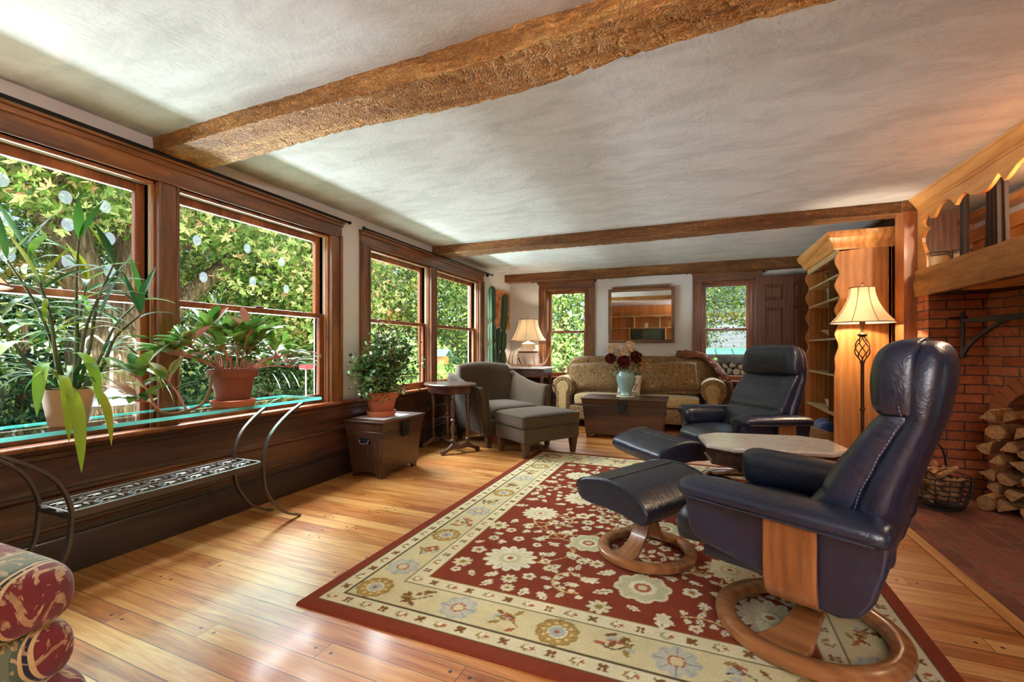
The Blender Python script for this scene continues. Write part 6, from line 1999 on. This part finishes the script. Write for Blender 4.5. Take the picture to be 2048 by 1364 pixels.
# ------------------------------------------------------------------ rug
def make_rug():
    Wd, Ln, th, cell = 2.30, 3.05, 0.013, 0.006
    nx, ny = int(Wd / cell) + 1, int(Ln / cell) + 1
    xs, ys = np.linspace(0, Wd, nx), np.linspace(0, Ln, ny)
    X, Y = np.meshgrid(xs, ys)
    lin = lambda c: np.array(srgb(c)[:3])
    red, red2 = lin((124, 56, 38)), lin((114, 50, 34))
    gold, cream, pale = lin((202, 188, 144)), lin((212, 200, 162)), lin((220, 210, 178))
    olive, brown, blue, dk, pinkc = lin((142, 118, 62)), lin((118, 78, 44)), lin((166, 168, 158)), lin((84, 70, 46)), lin((164, 92, 62))
    C = np.zeros((ny, nx, 3)) + red
    D = np.minimum(np.minimum(X, Wd - X), np.minimum(Y, Ln - Y))
    def where(m, c): C[m] = c
    where(D > 0.062, cream); where(D > 0.135, gold); where(D > 0.310, cream); where(D > 0.392, red)
    for d0 in (0.062, 0.135, 0.310):
        where(np.abs(D - d0) < 0.0035, dk)
    where(np.abs(D - 0.392) < 0.003, olive)
    def region(cx, cy, r):
        i0, i1 = max(0, int((cx - r) / cell)), min(nx, int((cx + r) / cell) + 2)
        j0, j1 = max(0, int((cy - r) / cell)), min(ny, int((cy + r) / cell) + 2)
        return slice(j0, j1), slice(i0, i1)
    def rosette(cx, cy, r, petals, layers, ph=0.0, amp=0.18, sharp=1.0):
        s = region(cx, cy, r * 1.3)
        dx, dy = X[s] - cx, Y[s] - cy
        rr, an = np.hypot(dx, dy), np.arctan2(dy, dx) + ph
        edge = 1 - amp + amp * np.abs(np.cos(an * petals / 2)) ** sharp
        for f, c in layers:
            m = rr < r * f * (edge if f > 0.35 else 1)
            C[s][m] = c
        lines = (np.abs(np.sin(an * petals / 2)) < 0.10) & (rr < r * edge * 0.92) & (rr > r * 0.45)
        C[s][lines] = layers[0][1] * 0.62
    def leafm(cx, cy, a, L, w, c, c2=None):
        s = region(cx, cy, L)
        dx, dy = X[s] - cx, Y[s] - cy
        u, v = dx * math.cos(a) + dy * math.sin(a), -dx * math.sin(a) + dy * math.cos(a)
        t = np.clip(u / L + 0.5, 0, 1)
        jag = 1 + 0.22 * np.sign(np.sin(u / L * 22))
        m = (np.abs(u) < L / 2) & (np.abs(v) < w * np.sin(PI * t) ** 0.8 * jag)
        C[s][m] = c
        if c2 is not None:
            m2 = (np.abs(u) < L * 0.36) & (np.abs(v) < w * 0.22)
            C[s][m2] = c2
    def vine(pts, w, c):
        P = crspline([(x, y, 0) for x, y in pts], 14)
        for x, y, _ in P:
            s = region(x, y, w * 2)
            C[s][np.hypot(X[s] - x, Y[s] - y) < w] = c
    def tulip(cx, cy, a, L, c):
        for q in (-0.5, 0, 0.5):
            leafm(cx + L * 0.3 * math.cos(a + q), cy + L * 0.3 * math.sin(a + q), a + q, L, L * 0.2, c)
    rng = random.Random(31)
    # guard stripes
    def along(d, step):
        out = []
        n = int((Wd - 2 * d) / step)
        for k in range(n + 1):
            x = d + (Wd - 2 * d) * k / n
            out += [(x, d, 0), (x, Ln - d, 0)]
        n = int((Ln - 2 * d) / step)
        for k in range(1, n):
            y = d + (Ln - 2 * d) * k / n
            out += [(d, y, 1), (Wd - d, y, 1)]
        return out
    for d in (0.098, 0.351):
        for k, (x, y, o) in enumerate(along(d, 0.085)):
            a = (PI / 2 if o else 0)
            if (k // 2) % 2:
                for q in range(4): leafm(x + 0.013 * math.cos(a + q * PI / 2 + 0.78), y + 0.013 * math.sin(a + q * PI / 2 + 0.78), a + q * PI / 2 + 0.78, 0.022, 0.008, brown)
            else:
                leafm(x, y, a + 0.4, 0.050, 0.018, olive); leafm(x + 0.004, y + 0.004, a + 0.4, 0.034, 0.012, pale)
                leafm(x + 0.02 * math.cos(a), y + 0.02 * math.sin(a), a - 0.5, 0.024, 0.008, pinkc)
    # main border
    for k, (x, y, o) in enumerate(along(0.2225, 0.19)):
        a = (PI / 2 if o else 0)
        kk = (k // 2) if k < 1000 else k
        if kk % 2 == 0:
            if (kk // 2) % 2 == 0:
                rosette(x, y, 0.082, 10, [(1.0, olive), (0.90, lin((166, 134, 74))), (0.48, pale), (0.40, blue), (0.13, pinkc)], 0.2, 0.10)
                for q in range(10):
                    an = q * 2 * PI / 10
                    s = region(x + 0.053 * math.cos(an), y + 0.053 * math.sin(an), 0.012)
                    C[s][np.hypot(X[s] - x - 0.053 * math.cos(an), Y[s] - y - 0.053 * math.sin(an)) < 0.007] = lin((216, 184, 132))
            else:
                rosette(x, y, 0.080, 8, [(1.0, blue), (0.85, lin((182, 178, 158))), (0.4, pinkc), (0.28, gold)], 0.0, 0.22)
        else:
            sgn = 1 if (kk // 2) % 2 else -1
            vine([(x - 0.055 * math.cos(a), y - 0.055 * math.sin(a)), (x - 0.02 * math.sin(a) * sgn, y + 0.02 * math.cos(a) * sgn), (x + 0.06 * math.cos(a) + 0.03 * math.sin(a) * sgn, y + 0.06 * math.sin(a) - 0.03 * math.cos(a) * sgn)], 0.004, dk)
            for q in range(11):
                b = a + rng.uniform(-1.3, 1.3)
                leafm(x + rng.uniform(-0.06, 0.06), y + rng.uniform(-0.06, 0.06), b, rng.uniform(0.03, 0.06), 0.010, rng.choice([brown, olive, pinkc, brown, blue]))
    # field
    F0x, F1x, F0y, F1y = 0.40, Wd - 0.40, 0.40, Ln - 0.40
    big = [(0.66, 0.70), (0.98, 1.02), (0.60, 1.34), (1.30, 0.66), (1.66, 0.98), (1.34, 1.38), (0.78, 1.72), (1.12, 2.02), (0.62, 2.26), (1.60, 1.76), (1.52, 2.34), (0.98, 2.48), (1.78, 0.62), (1.80, 1.42), (1.80, 2.08), (1.28, 1.70)]
    vc = lin((196, 170, 112))
    for i, (x, y) in enumerate(big):
        nx_, ny_ = big[(i + 1) % len(big)]
        a = math.atan2(ny_ - y, nx_ - x)
        L = min(0.42, math.hypot(nx_ - x, ny_ - y))
        sgn = 1 if i % 2 else -1
        p1 = (x + L * 0.35 * math.cos(a + 0.7 * sgn), y + L * 0.35 * math.sin(a + 0.7 * sgn))
        p2 = (x + L * 0.75 * math.cos(a + 0.25 * sgn), y + L * 0.75 * math.sin(a + 0.25 * sgn))
        p3 = (x + L * math.cos(a - 0.2 * sgn), y + L * math.sin(a - 0.2 * sgn))
        vine([(x, y), p1, p2, p3], 0.0052, vc)
        for q, (px_, py_) in enumerate((p1, p2, p3)):
            for sd in (-1, 1):
                b = a + sd * (0.9 + 0.3 * q)
                tx_, ty_ = px_ + 0.075 * math.cos(b), py_ + 0.075 * math.sin(b)
                vine([(px_, py_), ((px_ + tx_) / 2 + 0.01, (py_ + ty_) / 2), (tx_, ty_)], 0.004, vc)
                tulip(tx_, ty_, b, 0.05, pale)
                leafm(tx_ + 0.006, ty_, b, 0.03, 0.008, olive)
    occupied = [(x, y, 0.14) for x, y in big]
    for i, (x, y) in enumerate(big):
        r = 0.115 if i % 3 else 0.135
        if i % 2 == 0:
            rosette(x, y, r, 14, [(1.0, pale), (0.80, cream), (0.42, lin((186, 176, 132))), (0.24, pale), (0.12, pinkc)], 0.1 * i, 0.30, 0.7)
        else:
            rosette(x, y, r * 0.92, 8, [(1.0, cream), (0.86, lin((188, 182, 140))), (0.5, pale), (0.3, pinkc), (0.16, gold)], 0.2 * i, 0.16)
    for q in range(46):
        x, y, a = rng.uniform(F0x + 0.06, F1x - 0.06), rng.uniform(F0y + 0.06, F1y - 0.06), rng.uniform(0, 2 * PI)
        if any((x - u) ** 2 + (y - v) ** 2 < (0.03 + c) ** 2 for u, v, c in occupied): continue
        pts, bend = [(x, y)], rng.choice((-1, 1)) * rng.uniform(0.35, 0.75)
        for k in range(5):
            x, y, a = x + 0.058 * math.cos(a), y + 0.058 * math.sin(a), a + bend
            if not (F0x + 0.04 < x < F1x - 0.04 and F0y + 0.04 < y < F1y - 0.04) or any((x - u) ** 2 + (y - v) ** 2 < (c * 0.8) ** 2 for u, v, c in occupied): break
            pts.append((x, y))
        if len(pts) < 3: continue
        vine(pts, 0.0052, vc)
        for k, (u, v) in enumerate(pts):
            occupied.append((u, v, 0.036))
            for sd in (-1, 1):
                b = a - bend * (len(pts) - k) + sd * 1.1
                if k % 2: leafm(u + 0.032 * math.cos(b), v + 0.032 * math.sin(b), b, 0.052, 0.013, pale, olive)
                else: tulip(u + 0.02 * math.cos(b), v + 0.02 * math.sin(b), b, 0.036, cream)
    tries = 0
    while tries < 5200:
        tries += 1
        x, y = rng.uniform(F0x + 0.03, F1x - 0.03), rng.uniform(F0y + 0.03, F1y - 0.03)
        r = rng.choice([0.026, 0.032, 0.04, 0.05])
        if any((x - a) ** 2 + (y - b) ** 2 < (r + c) ** 2 for a, b, c in occupied): continue
        occupied.append((x, y, r + 0.012))
        k = rng.random()
        if k < 0.20:
            rosette(x, y, r, 5, [(1.0, pale), (0.55, lin((186, 170, 118))), (0.3, pinkc)], rng.random() * 6, 0.3)
        elif k < 0.34:
            rosette(x, y, r * 1.25, 8, [(1.0, cream), (0.4, olive)], rng.random() * 6, 0.55, 0.6)
        else:
            a = rng.uniform(0, PI)
            leafm(x, y, a, r * 2.3, r * 0.52, pale, olive)
            if k > 0.72: tulip(x, y, a, r * 1.3, cream)
            if rng.random() < 0.5: leafm(x + 0.01, y + 0.01, a + 0.9, r * 1.7, r * 0.36, cream)
    Z = np.full((ny, nx), th)
    Z[0, :] = Z[-1, :] = 0.0
    Z[:, 0] = Z[:, -1] = 0.0
    V = np.stack([X, Y, Z], -1).reshape(-1, 3)
    idx = np.arange(nx * ny).reshape(ny, nx)
    Fq = np.stack([idx[:-1, :-1], idx[:-1, 1:], idx[1:, 1:], idx[1:, :-1]], -1).reshape(-1, 4)
    o = fast_mesh('area_rug', V, Fq, make_vcol('wool_rug', 'weave', 0.96, 0.5, 500))
    at = o.data.attributes.new('weave', 'FLOAT_COLOR', 'POINT')
    rgba = np.ones((nx * ny, 4), dtype=np.float32)
    rgba[:, :3] = C.reshape(-1, 3)
    at.data.foreach_set('color', rgba.ravel())
    o.location = (-1.515, 1.400, 0.0005)
    o.rotation_euler = (0, 0, -0.012)
    tag(o, 'large brick red wool rug with cream floral field and gold border', 'rug')


make_rug()

# ------------------------------------------------------------------ garden
M['grass'] = plain('lawn', (92, 116, 52), 1.0, bump=0.4, bscale=20, var=0.4)
structure(MB().add([(-60, -40, -0.45), (40, -40, -0.45), (40, 60, -0.45), (-60, 60, -0.45)], [(0, 1, 2, 3)]).obj('ground', M['grass'], smooth=0), 'lawn around the house')
t = NT('maple_bark')
_c = t.coords(scale=(7, 7, 1.2))
_n = t.noise(_c, 3.0, 6, 0.7, 0.8)
M['treebark'] = t.done(t.pbr(t.ramp(_n, [(0.34, srgb((58, 44, 34))), (0.5, srgb((120, 98, 74))), (0.66, srgb((168, 146, 120)))]), 0.95, t.bump(_n, 1.0, 0.06), 0, 0, 0.1))
M['leaf_maple'] = make_leaf('maple_leaf', [(0.0, (50, 84, 26)), (0.3, (106, 138, 46)), (0.6, (158, 172, 92)), (0.85, (202, 202, 132)), (0.95, (208, 180, 120)), (1.0, (200, 134, 100))], 0.4, 0.45)
M['leaf_tree'] = make_leaf('broad_tree_leaf', [(0.0, (44, 74, 32)), (0.4, (84, 118, 46)), (0.75, (130, 154, 66)), (1.0, (176, 178, 90))], 0.35, 0.5)
M['leaf_dark'] = make_leaf('dark_hedge_leaf', [(0.0, (22, 46, 30)), (0.5, (46, 78, 44)), (0.85, (84, 112, 60)), (1.0, (140, 150, 80))], 0.25, 0.5)
M['leaf_bright'] = make_leaf('bright_shrub_leaf', [(0.0, (66, 98, 40)), (0.4, (116, 148, 64)), (0.75, (166, 184, 96)), (1.0, (206, 206, 130))], 0.35, 0.5)  # paler yellow-green leaf tones


def leaf_cloud(name, parent, mat, clumps, n, size, seed, lobes=3, flat=0.6, spread=0.4, upbias=0.5):
    """many separate leaves gathered in clumps; clumps = (x, y, z, rx, ry, rz) ellipsoids"""
    r = np.random.default_rng(seed)
    cl = np.array(clumps, dtype=float)
    vol = cl[:, 3] * cl[:, 4] * cl[:, 5]
    pick = r.choice(len(cl), size=n, p=vol ** 0.8 / (vol ** 0.8).sum())
    # twig centres on the outer part of each ellipsoid
    nt = max(20, n // 44)
    tp = r.choice(len(cl), size=nt, p=vol ** 0.8 / (vol ** 0.8).sum())
    d = r.normal(size=(nt, 3)); d /= np.linalg.norm(d, axis=1)[:, None]
    rad = r.uniform(0.35, 1.0, nt) ** 0.5
    tw = cl[tp, :3] + d * rad[:, None] * cl[tp, 3:]
    k = r.integers(0, nt, n)
    c = tw[k] + r.normal(size=(n, 3)) * spread * np.array([1, 1, flat])
    out = c - cl[tp[k], :3]
    out /= np.linalg.norm(out, axis=1)[:, None] + 1e-6
    nrm = r.normal(size=(n, 3)) * 0.75 + out * 0.7 + np.array([0.15, -0.1, upbias])
    nrm /= np.linalg.norm(nrm, axis=1)[:, None]
    u = np.cross(nrm, r.normal(size=(n, 3))); u /= np.linalg.norm(u, axis=1)[:, None]
    v = np.cross(nrm, u)
    s = size * r.uniform(0.7, 1.25, n)[:, None]
    if lobes == 1:
        P = [c - u * s * 0.5, c + v * s * 0.26 + nrm * s * 0.05, c + u * s * 0.55, c - v * s * 0.26 + nrm * s * 0.05]
        V = np.stack(P, 1).reshape(-1, 3)
        F = np.arange(n * 4).reshape(n, 4)
    else:
        P = [c - u * s * 0.35]
        for a in (-0.95, 0.0, 0.95):
            L = 0.95 if a == 0 else 0.78
            du = u * math.cos(a) + v * math.sin(a)
            dv = -u * math.sin(a) + v * math.cos(a)
            P += [c - u * s * 0.35 + (du * 0.5 + dv * 0.20) * s * L, c - u * s * 0.35 + du * s * L + nrm * s * r.uniform(-0.2, 0.2, n)[:, None], c - u * s * 0.35 + (du * 0.5 - dv * 0.20) * s * L]
        V = np.stack(P, 1).reshape(-1, 3)
        b = np.arange(n)[:, None] * 10
        F = np.concatenate([b + np.array([[0, 1 + 3 * q, 2 + 3 * q, 3 + 3 * q]]) for q in range(3)], 0)
    return fast_mesh(name, V, F, mat, parent)


def tree(name, label, base, clumps, n, size, mat, seed, limbs=None, lobes=1, group=None, trunk_r=0.18, height=3.0, **kw):
    R = thing(name, label, 'tree', base, 0, group)
    m = MB()
    if limbs is None: limbs = [([(0, 0, 0), (0.05, 0.03, height * 0.5), (0, 0.06, height)], trunk_r, trunk_r * 0.4)]
    for pts, r0, r1 in limbs:
        p = crspline(pts, 6)
        rr = [r0 + (r1 - r0) * k / (len(p) - 1) for k in range(len(p))]
        rr = [q * (1 + 0.10 * mnoise.noise(Vector((k * 0.7, seed, 0)))) for k, q in enumerate(rr)]
        m.tube(p, rr, 14)
    m.obj('trunk', M['treebark'], R, smooth=60)
    leaf_cloud('crown', R, mat, clumps, n, size, seed, lobes, **kw)
    return R


# the big maple: thick forked trunk, crown hanging down to window height
mz = 0.45
limbs = [([(0, 0, 0), (0.02, -0.02, 0.7), (0, 0.0, 1.35), (-0.02, 0.02, 1.75)], 0.52, 0.50),
         ([(-0.02, -0.08, 1.5), (0.0, -0.26, 2.2), (-0.05, -0.46, 3.1), (-0.1, -0.6, 4.4)], 0.30, 0.18),
         ([(0.02, 0.10, 1.5), (0.05, 0.20, 2.3), (0.02, 0.24, 3.1), (0.0, 0.30, 4.5)], 0.28, 0.16),
         ([(0.05, 0.22, 1.4), (0.15, 0.65, 2.0), (0.25, 1.15, 2.6), (0.4, 1.9, 3.4)], 0.20, 0.10),
         ([(0.1, -0.40, 2.6), (0.3, -0.8, 3.0), (0.6, -1.4, 3.5)], 0.09, 0.05),
         ([(0.1, 0.3, 2.9), (0.4, 0.9, 3.2), (0.9, 1.7, 3.4)], 0.08, 0.04)]
cl = [(0.6, 0.2, 4.6, 2.4, 3.6, 1.35), (1.3, -1.6, 3.5, 0.9, 1.4, 0.55), (1.5, 0.2, 3.55, 0.9, 1.5, 0.50), (1.2, 2.2, 3.3, 1.0, 1.5, 0.75), (0.9, 3.4, 2.7, 1.0, 1.2, 0.9), (1.2, 1.25, 2.55, 0.35, 0.75, 0.20), (0.6, -2.6, 3.0, 0.8, 0.9, 0.6), (-1.6, 1.0, 3.6, 1.2, 3.2, 1.0)]
tree('maple_tree', 'big old maple with a thick forked trunk outside the near window', (-8.0, 4.06, -mz), cl, 30000, 0.105, M['leaf_maple'], 5, limbs, 3, spread=0.26, flat=0.45)
spec = [  # x, y, label, material, height, leaf size, count, seed
    (-7.8, 8.2, 'yellow green maple with drooping branches filling the right half of the near window', 'leaf_maple', [(0, 0, 3.0, 1.7, 2.3, 1.3), (0.6, -1.0, 2.2, 1.0, 1.3, 0.7), (0.3, 1.0, 1.6, 1.2, 1.3, 0.8)], 22000, 0.092, 3),
    (-11.5, 0.6, 'dark broad tree far behind the bamboo plant', 'leaf_dark', [(0, 0, 2.8, 1.8, 2.2, 1.1), (0, 0.4, 0.9, 1.9, 2.6, 0.9)], 5200, 0.17, 1),
    (-13.0, 5.0, 'dark hedge tree behind the maple trunk', 'leaf_dark', [(0, 0, 1.4, 1.6, 3.4, 1.8)], 5200, 0.18, 1),
    (-12.5, 10.5, 'dark green tree behind the drooping maple', 'leaf_tree', [(0, 0, 2.6, 1.8, 3.2, 2.6)], 6000, 0.18, 1),
    (-6.8, 10.6, 'sunlit broadleaf tree outside the farther wide window', 'leaf_tree', [(0, 0, 2.9, 1.3, 1.9, 1.3), (0.2, 0.2, 1.4, 1.2, 1.7, 0.9)], 6500, 0.12, 1),
    (-6.6, 14.5, 'tall pale tree at the far side of the farther wide window', 'leaf_bright', [(0, 0, 2.8, 1.8, 2.6, 2.3)], 6000, 0.15, 1),
    (-11.0, 17.0, 'distant dark tree beyond the farther wide window', 'leaf_tree', [(0, 0, 3.0, 2.6, 4.0, 3.0)], 5000, 0.22, 1),
    (-18.0, -3.0, 'distant tree at the far left of the garden', 'leaf_dark', [(0, 0, 3.4, 3.0, 4.0, 3.2)], 4000, 0.26, 1),
    (-18.0, 6.0, 'distant tree far behind the maple', 'leaf_tree', [(0, 0, 4.0, 3.0, 5.0, 4.0)], 5000, 0.28, 1),
    (-19.0, 14.0, 'distant tree on the horizon beyond the garden', 'leaf_tree', [(0, 0, 4.0, 3.0, 5.0, 4.0)], 5000, 0.28, 1),
    (-2.9, 10.2, 'pale leafy tree outside the small window left of the mirror', 'leaf_bright', [(0, 0, 2.7, 0.9, 0.7, 0.9), (0, 0, 1.3, 0.95, 0.7, 0.8)], 4600, 0.105, 1),
    (-3.6, 13.0, 'darker tree behind the pale one at the small window', 'leaf_dark', [(0, 0, 2.6, 1.8, 1.0, 2.6)], 3200, 0.16, 1),
    (0.15, 10.9, 'feathery evergreen outside the window beside the door', 'leaf_tree', [(0.1, 0, 2.85, 0.9, 0.5, 0.65), (-0.1, 0, 2.2, 0.65, 0.5, 0.40), (0.7, 0.1, 2.35, 0.6, 0.4, 0.4), (-0.15, -0.1, 1.55, 0.35, 0.4, 0.45)], 7000, 0.075, 1),
]
for i, (x, y, lab, mt, cl_, n, sz, lb) in enumerate(spec):
    top_ = max(c[2] for c in cl_)
    tree('garden_tree', lab, (x, y, -mz), cl_, n, sz, M[mt], 40 + i, None, lb, 'trees in the garden', 0.13, top_ + 0.6, spread=0.26 if sz < 0.16 else 0.38, flat=0.5)
def shrub(label, base, cl_, n, sz, mt, seed, grp='low shrubs in the garden'):
    R = thing('shrub', label, 'shrub', base, 0, grp)
    m = MB()
    for k in range(5):
        a = 1.256 * k
        m.tube([(0, 0, 0), (0.2 * math.cos(a), 0.2 * math.sin(a), 0.35), (0.4 * math.cos(a), 0.4 * math.sin(a), 0.8)], [0.03, 0.02, 0.008], 6)
    m.obj('twigs', M['treebark'], R)
    leaf_cloud('foliage', R, M[mt], cl_, n, sz, seed, 1, spread=0.12, flat=0.7)
shrub('dark low shrub outside behind the console plants', (-9.5, 2.6, -mz), [(0, 0, 0.8, 0.8, 1.6, 0.8)], 2600, 0.10, 'leaf_dark', 91)
shrub('dark yew shrub behind the terracotta pot outside the near window', (-8.5, 6.6, -mz), [(0, 0, 0.7, 0.8, 1.5, 0.75)], 2600, 0.10, 'leaf_dark', 92)
shrub('long-leaved bright shrub low outside the farther wide window', (-5.0, 7.6, -mz), [(0, 0, 0.85, 0.7, 1.0, 0.8)], 1500, 0.17, 'leaf_bright', 93)
shrub('dark shrub below the sunlit ones outside the farther wide window', (-5.2, 9.6, -mz), [(0, 0, 0.8, 0.8, 1.2, 0.75)], 2200, 0.10, 'leaf_dark', 94)
shrub('bright bush low outside the small window left of the mirror', (-2.5, 8.9, -mz), [(0, 0, 0.9, 0.7, 0.5, 0.7)], 1500, 0.09, 'leaf_bright', 95)
shrub('bush at the foot of the woodshed outside the window beside the door', (-0.05, 8.9, -mz), [(0, 0, 1.0, 0.22, 0.3, 0.6)], 700, 0.07, 'leaf_bright', 96)

# bird feeding station
FP = thing('feeder_pole', 'pink-white iron hook pole with a grey cone baffle outside the near window', 'feeder pole', (-5.0, 2.53, -mz))
M['palemetal'] = plain('pale_painted_metal', (150, 118, 112), 0.5)
M['greymetal'] = plain('grey_galvanised', (112, 110, 116), 0.6, 0.1)
MB().tube([(0, 0, 0), (0, 0, 1.66)], 0.014, 8).obj('pole', M['palemetal'], FP)
MB().lathe([(0.175, 0.99), (0.02, 1.135), (0.012, 1.14), (0.16, 0.985)], 32, capb=False, capt=False).obj('baffle', M['greymetal'], FP)
for s_ in (-1, 1):
    MB().tube(crspline([(0, 0, 1.52), (0, s_ * 0.06, 1.56), (0, s_ * 0.13, 1.62), (0, s_ * 0.19, 1.58), (0, s_ * 0.20, 1.50), (0, s_ * 0.17, 1.49)], 4), 0.009, 6).obj('hook', M['palemetal'], FP)
    MB().tube(crspline([(0, 0, 1.42), (0, s_ * 0.04, 1.38), (0, s_ * 0.07, 1.41), (0, s_ * 0.06, 1.45)], 4), 0.007, 6).obj('scroll', M['palemetal'], FP)
MB().sphere((0, 0, 1.68), 0.022, 10, 8).obj('finial', M['palemetal'], FP)
BF = thing('tube_feeder', 'pale hanging tube bird feeder with a dark cap outside the near window', 'bird feeder', (-5.0, 2.34, 0.72))
MB().lathe([(0.04, 0.05), (0.04, 0.29)], 20).obj('tube', plain('seed_tube', (170, 150, 104), 0.4), BF)
MB().lathe([(0.05, 0.29), (0.045, 0.31), (0.02, 0.335), (0.004, 0.34), (0.004, 0.40)], 20).obj('cap', M['darkiron'], BF)
MB().lathe([(0.02, 0.0), (0.06, 0.02), (0.065, 0.04), (0.045, 0.05)], 20).obj('tray', M['palemetal'], BF)
TF = thing('tray_feeder', 'white tray bird feeder with a small peaked roof beside the hook pole', 'bird feeder', (-5.0, 2.70, 0.845))
MB().lathe([(0.03, 0.0), (0.10, 0.012), (0.105, 0.03), (0.095, 0.025), (0.0, 0.015)], 24).obj('tray', M['palemetal'], TF)
MB().lathe([(0.035, 0.03), (0.035, 0.045), (0.0, 0.11)], 16).obj('seed_cone', M['palemetal'], TF)
MB().tube([(0, 0, 0.02), (0, -0.02, 0.205)], 0.004, 5).obj('hanger', M['darkiron'], TF)
RF = thing('red_feeder', 'small red bird feeder on a thin pale pole beyond the right end of the console', 'bird feeder', (-5.0, 4.80, -mz))
MB().tube([(0, 0, 0), (0, 0, 1.25)], 0.010, 8).obj('pole', M['palemetal'], RF)
MB().box((-0.06, -0.07, 1.22), (0.06, 0.10, 1.30)).obj('feeder_body', plain('red_enamel', (178, 30, 30), 0.4), RF, bevel=0.01)
BH = thing('birdhouse', 'small green-roofed birdhouse outside the farther wide window', 'birdhouse', (-4.6, 7.78, -mz))
MB().tube([(0, 0, 0), (0, 0, 1.2)], 0.02, 8).obj('post', M['treebark'], BH)
MB().box((-0.10, -0.10, 1.2), (0.10, 0.10, 1.36)).obj('box', M['pine'], BH, bevel=0.004)
MB().prism([(-0.17, 1.36), (0, 1.50), (0.17, 1.36), (0.15, 1.35), (0, 1.475), (-0.15, 1.35)], -0.17, 0.17, 'YZ').obj('roof', plain('green_roof_board', (96, 140, 124), 0.6), BH)
tag(MB().box((-5.2, 0.4, 0.20), (-4.2, 2.0, 0.235)).obj('garden_table', plain('turquoise_table', (120, 176, 180), 0.4), None, bevel=0.01), 'turquoise garden table top just outside the near window', 'table')
gl = MB()
for x, y in ((-5.1, 0.5), (-5.1, 1.9), (-4.3, 0.5), (-4.3, 1.9)): gl.box((x - 0.03, y - 0.03, -mz), (x + 0.03, y + 0.03, 0.2))
go = gl.obj('leg', M['greymetal'], bpy.data.objects['garden_table'])

# neighbour house, woodshed with firewood
HS = thing('house', 'white clapboard house behind the evergreen', 'house', (2.0, 15.5, -mz))
hm = MB()
for k in range(28): hm.box((-3.2, -0.02 - 0.012, k * 0.13), (3.6, 0.3, k * 0.13 + 0.135))
hm.obj('clapboard_wall', plain('white_clapboard', (168, 172, 180), 0.7), HS, smooth=0)
MB().prism([(-0.5, 3.6), (2.2, 5.4), (2.2, 5.3), (-0.4, 3.5)], -3.5, 3.9, 'YZ').obj('roof', plain('grey_roof', (110, 116, 122), 0.8), HS)
WS = thing('woodshed', 'low woodshed with a green metal roof outside the window beside the door', 'shed', (0.72, 9.3, -mz))
M['greenroof'] = plain('green_metal_roof', (84, 130, 116), 0.4, 0.2)
rf = MB()
for k in range(5): rf.add([(-0.62 + k * 0.28, -0.36, 1.40), (-0.62 + k * 0.28 + 0.265, -0.36, 1.40), (-0.62 + k * 0.28 + 0.265, 0.25, 1.50), (-0.62 + k * 0.28, 0.25, 1.50), (-0.62 + k * 0.28, -0.36, 1.415), (-0.62 + k * 0.28 + 0.265, -0.36, 1.415), (-0.62 + k * 0.28 + 0.265, 0.25, 1.515), (-0.62 + k * 0.28, 0.25, 1.515)], [(3, 2, 1, 0), (4, 5, 6, 7), (0, 1, 5, 4), (1, 2, 6, 5), (2, 3, 7, 6), (3, 0, 4, 7)])
rf.obj('roof', M['greenroof'], WS, smooth=0)
fr = MB()
for x in (-0.55, 0.68):
    for y in (-0.28, 0.2): fr.box((x, y, 0), (x + 0.06, y + 0.06, 1.42))
fr.box((-0.55, -0.29, 1.36), (0.74, -0.22, 1.42)); fr.box((-0.55, -0.29, 0.86), (0.74, 0.26, 0.90)); fr.box((-0.55, 0.24, 0.0), (0.74, 0.26, 1.5))
fr.obj('frame', M['dado'], WS)
rng = random.Random(3)
for row in range(3):
    for k in range(9):
        o = split_log(rng, rng.uniform(0.055, 0.068), 0.34).obj('firewood_log', M['bark'], None, smooth=20, loc=(0.72 - 0.44 + k * 0.128 + (0.05 if row % 2 else 0), 9.3, -mz + 0.97 + row * 0.118), rot=(0, 0, PI / 2))
        tag(o, 'dark firewood log piled under the green woodshed roof outside', 'log', 'firewood logs in the woodshed')
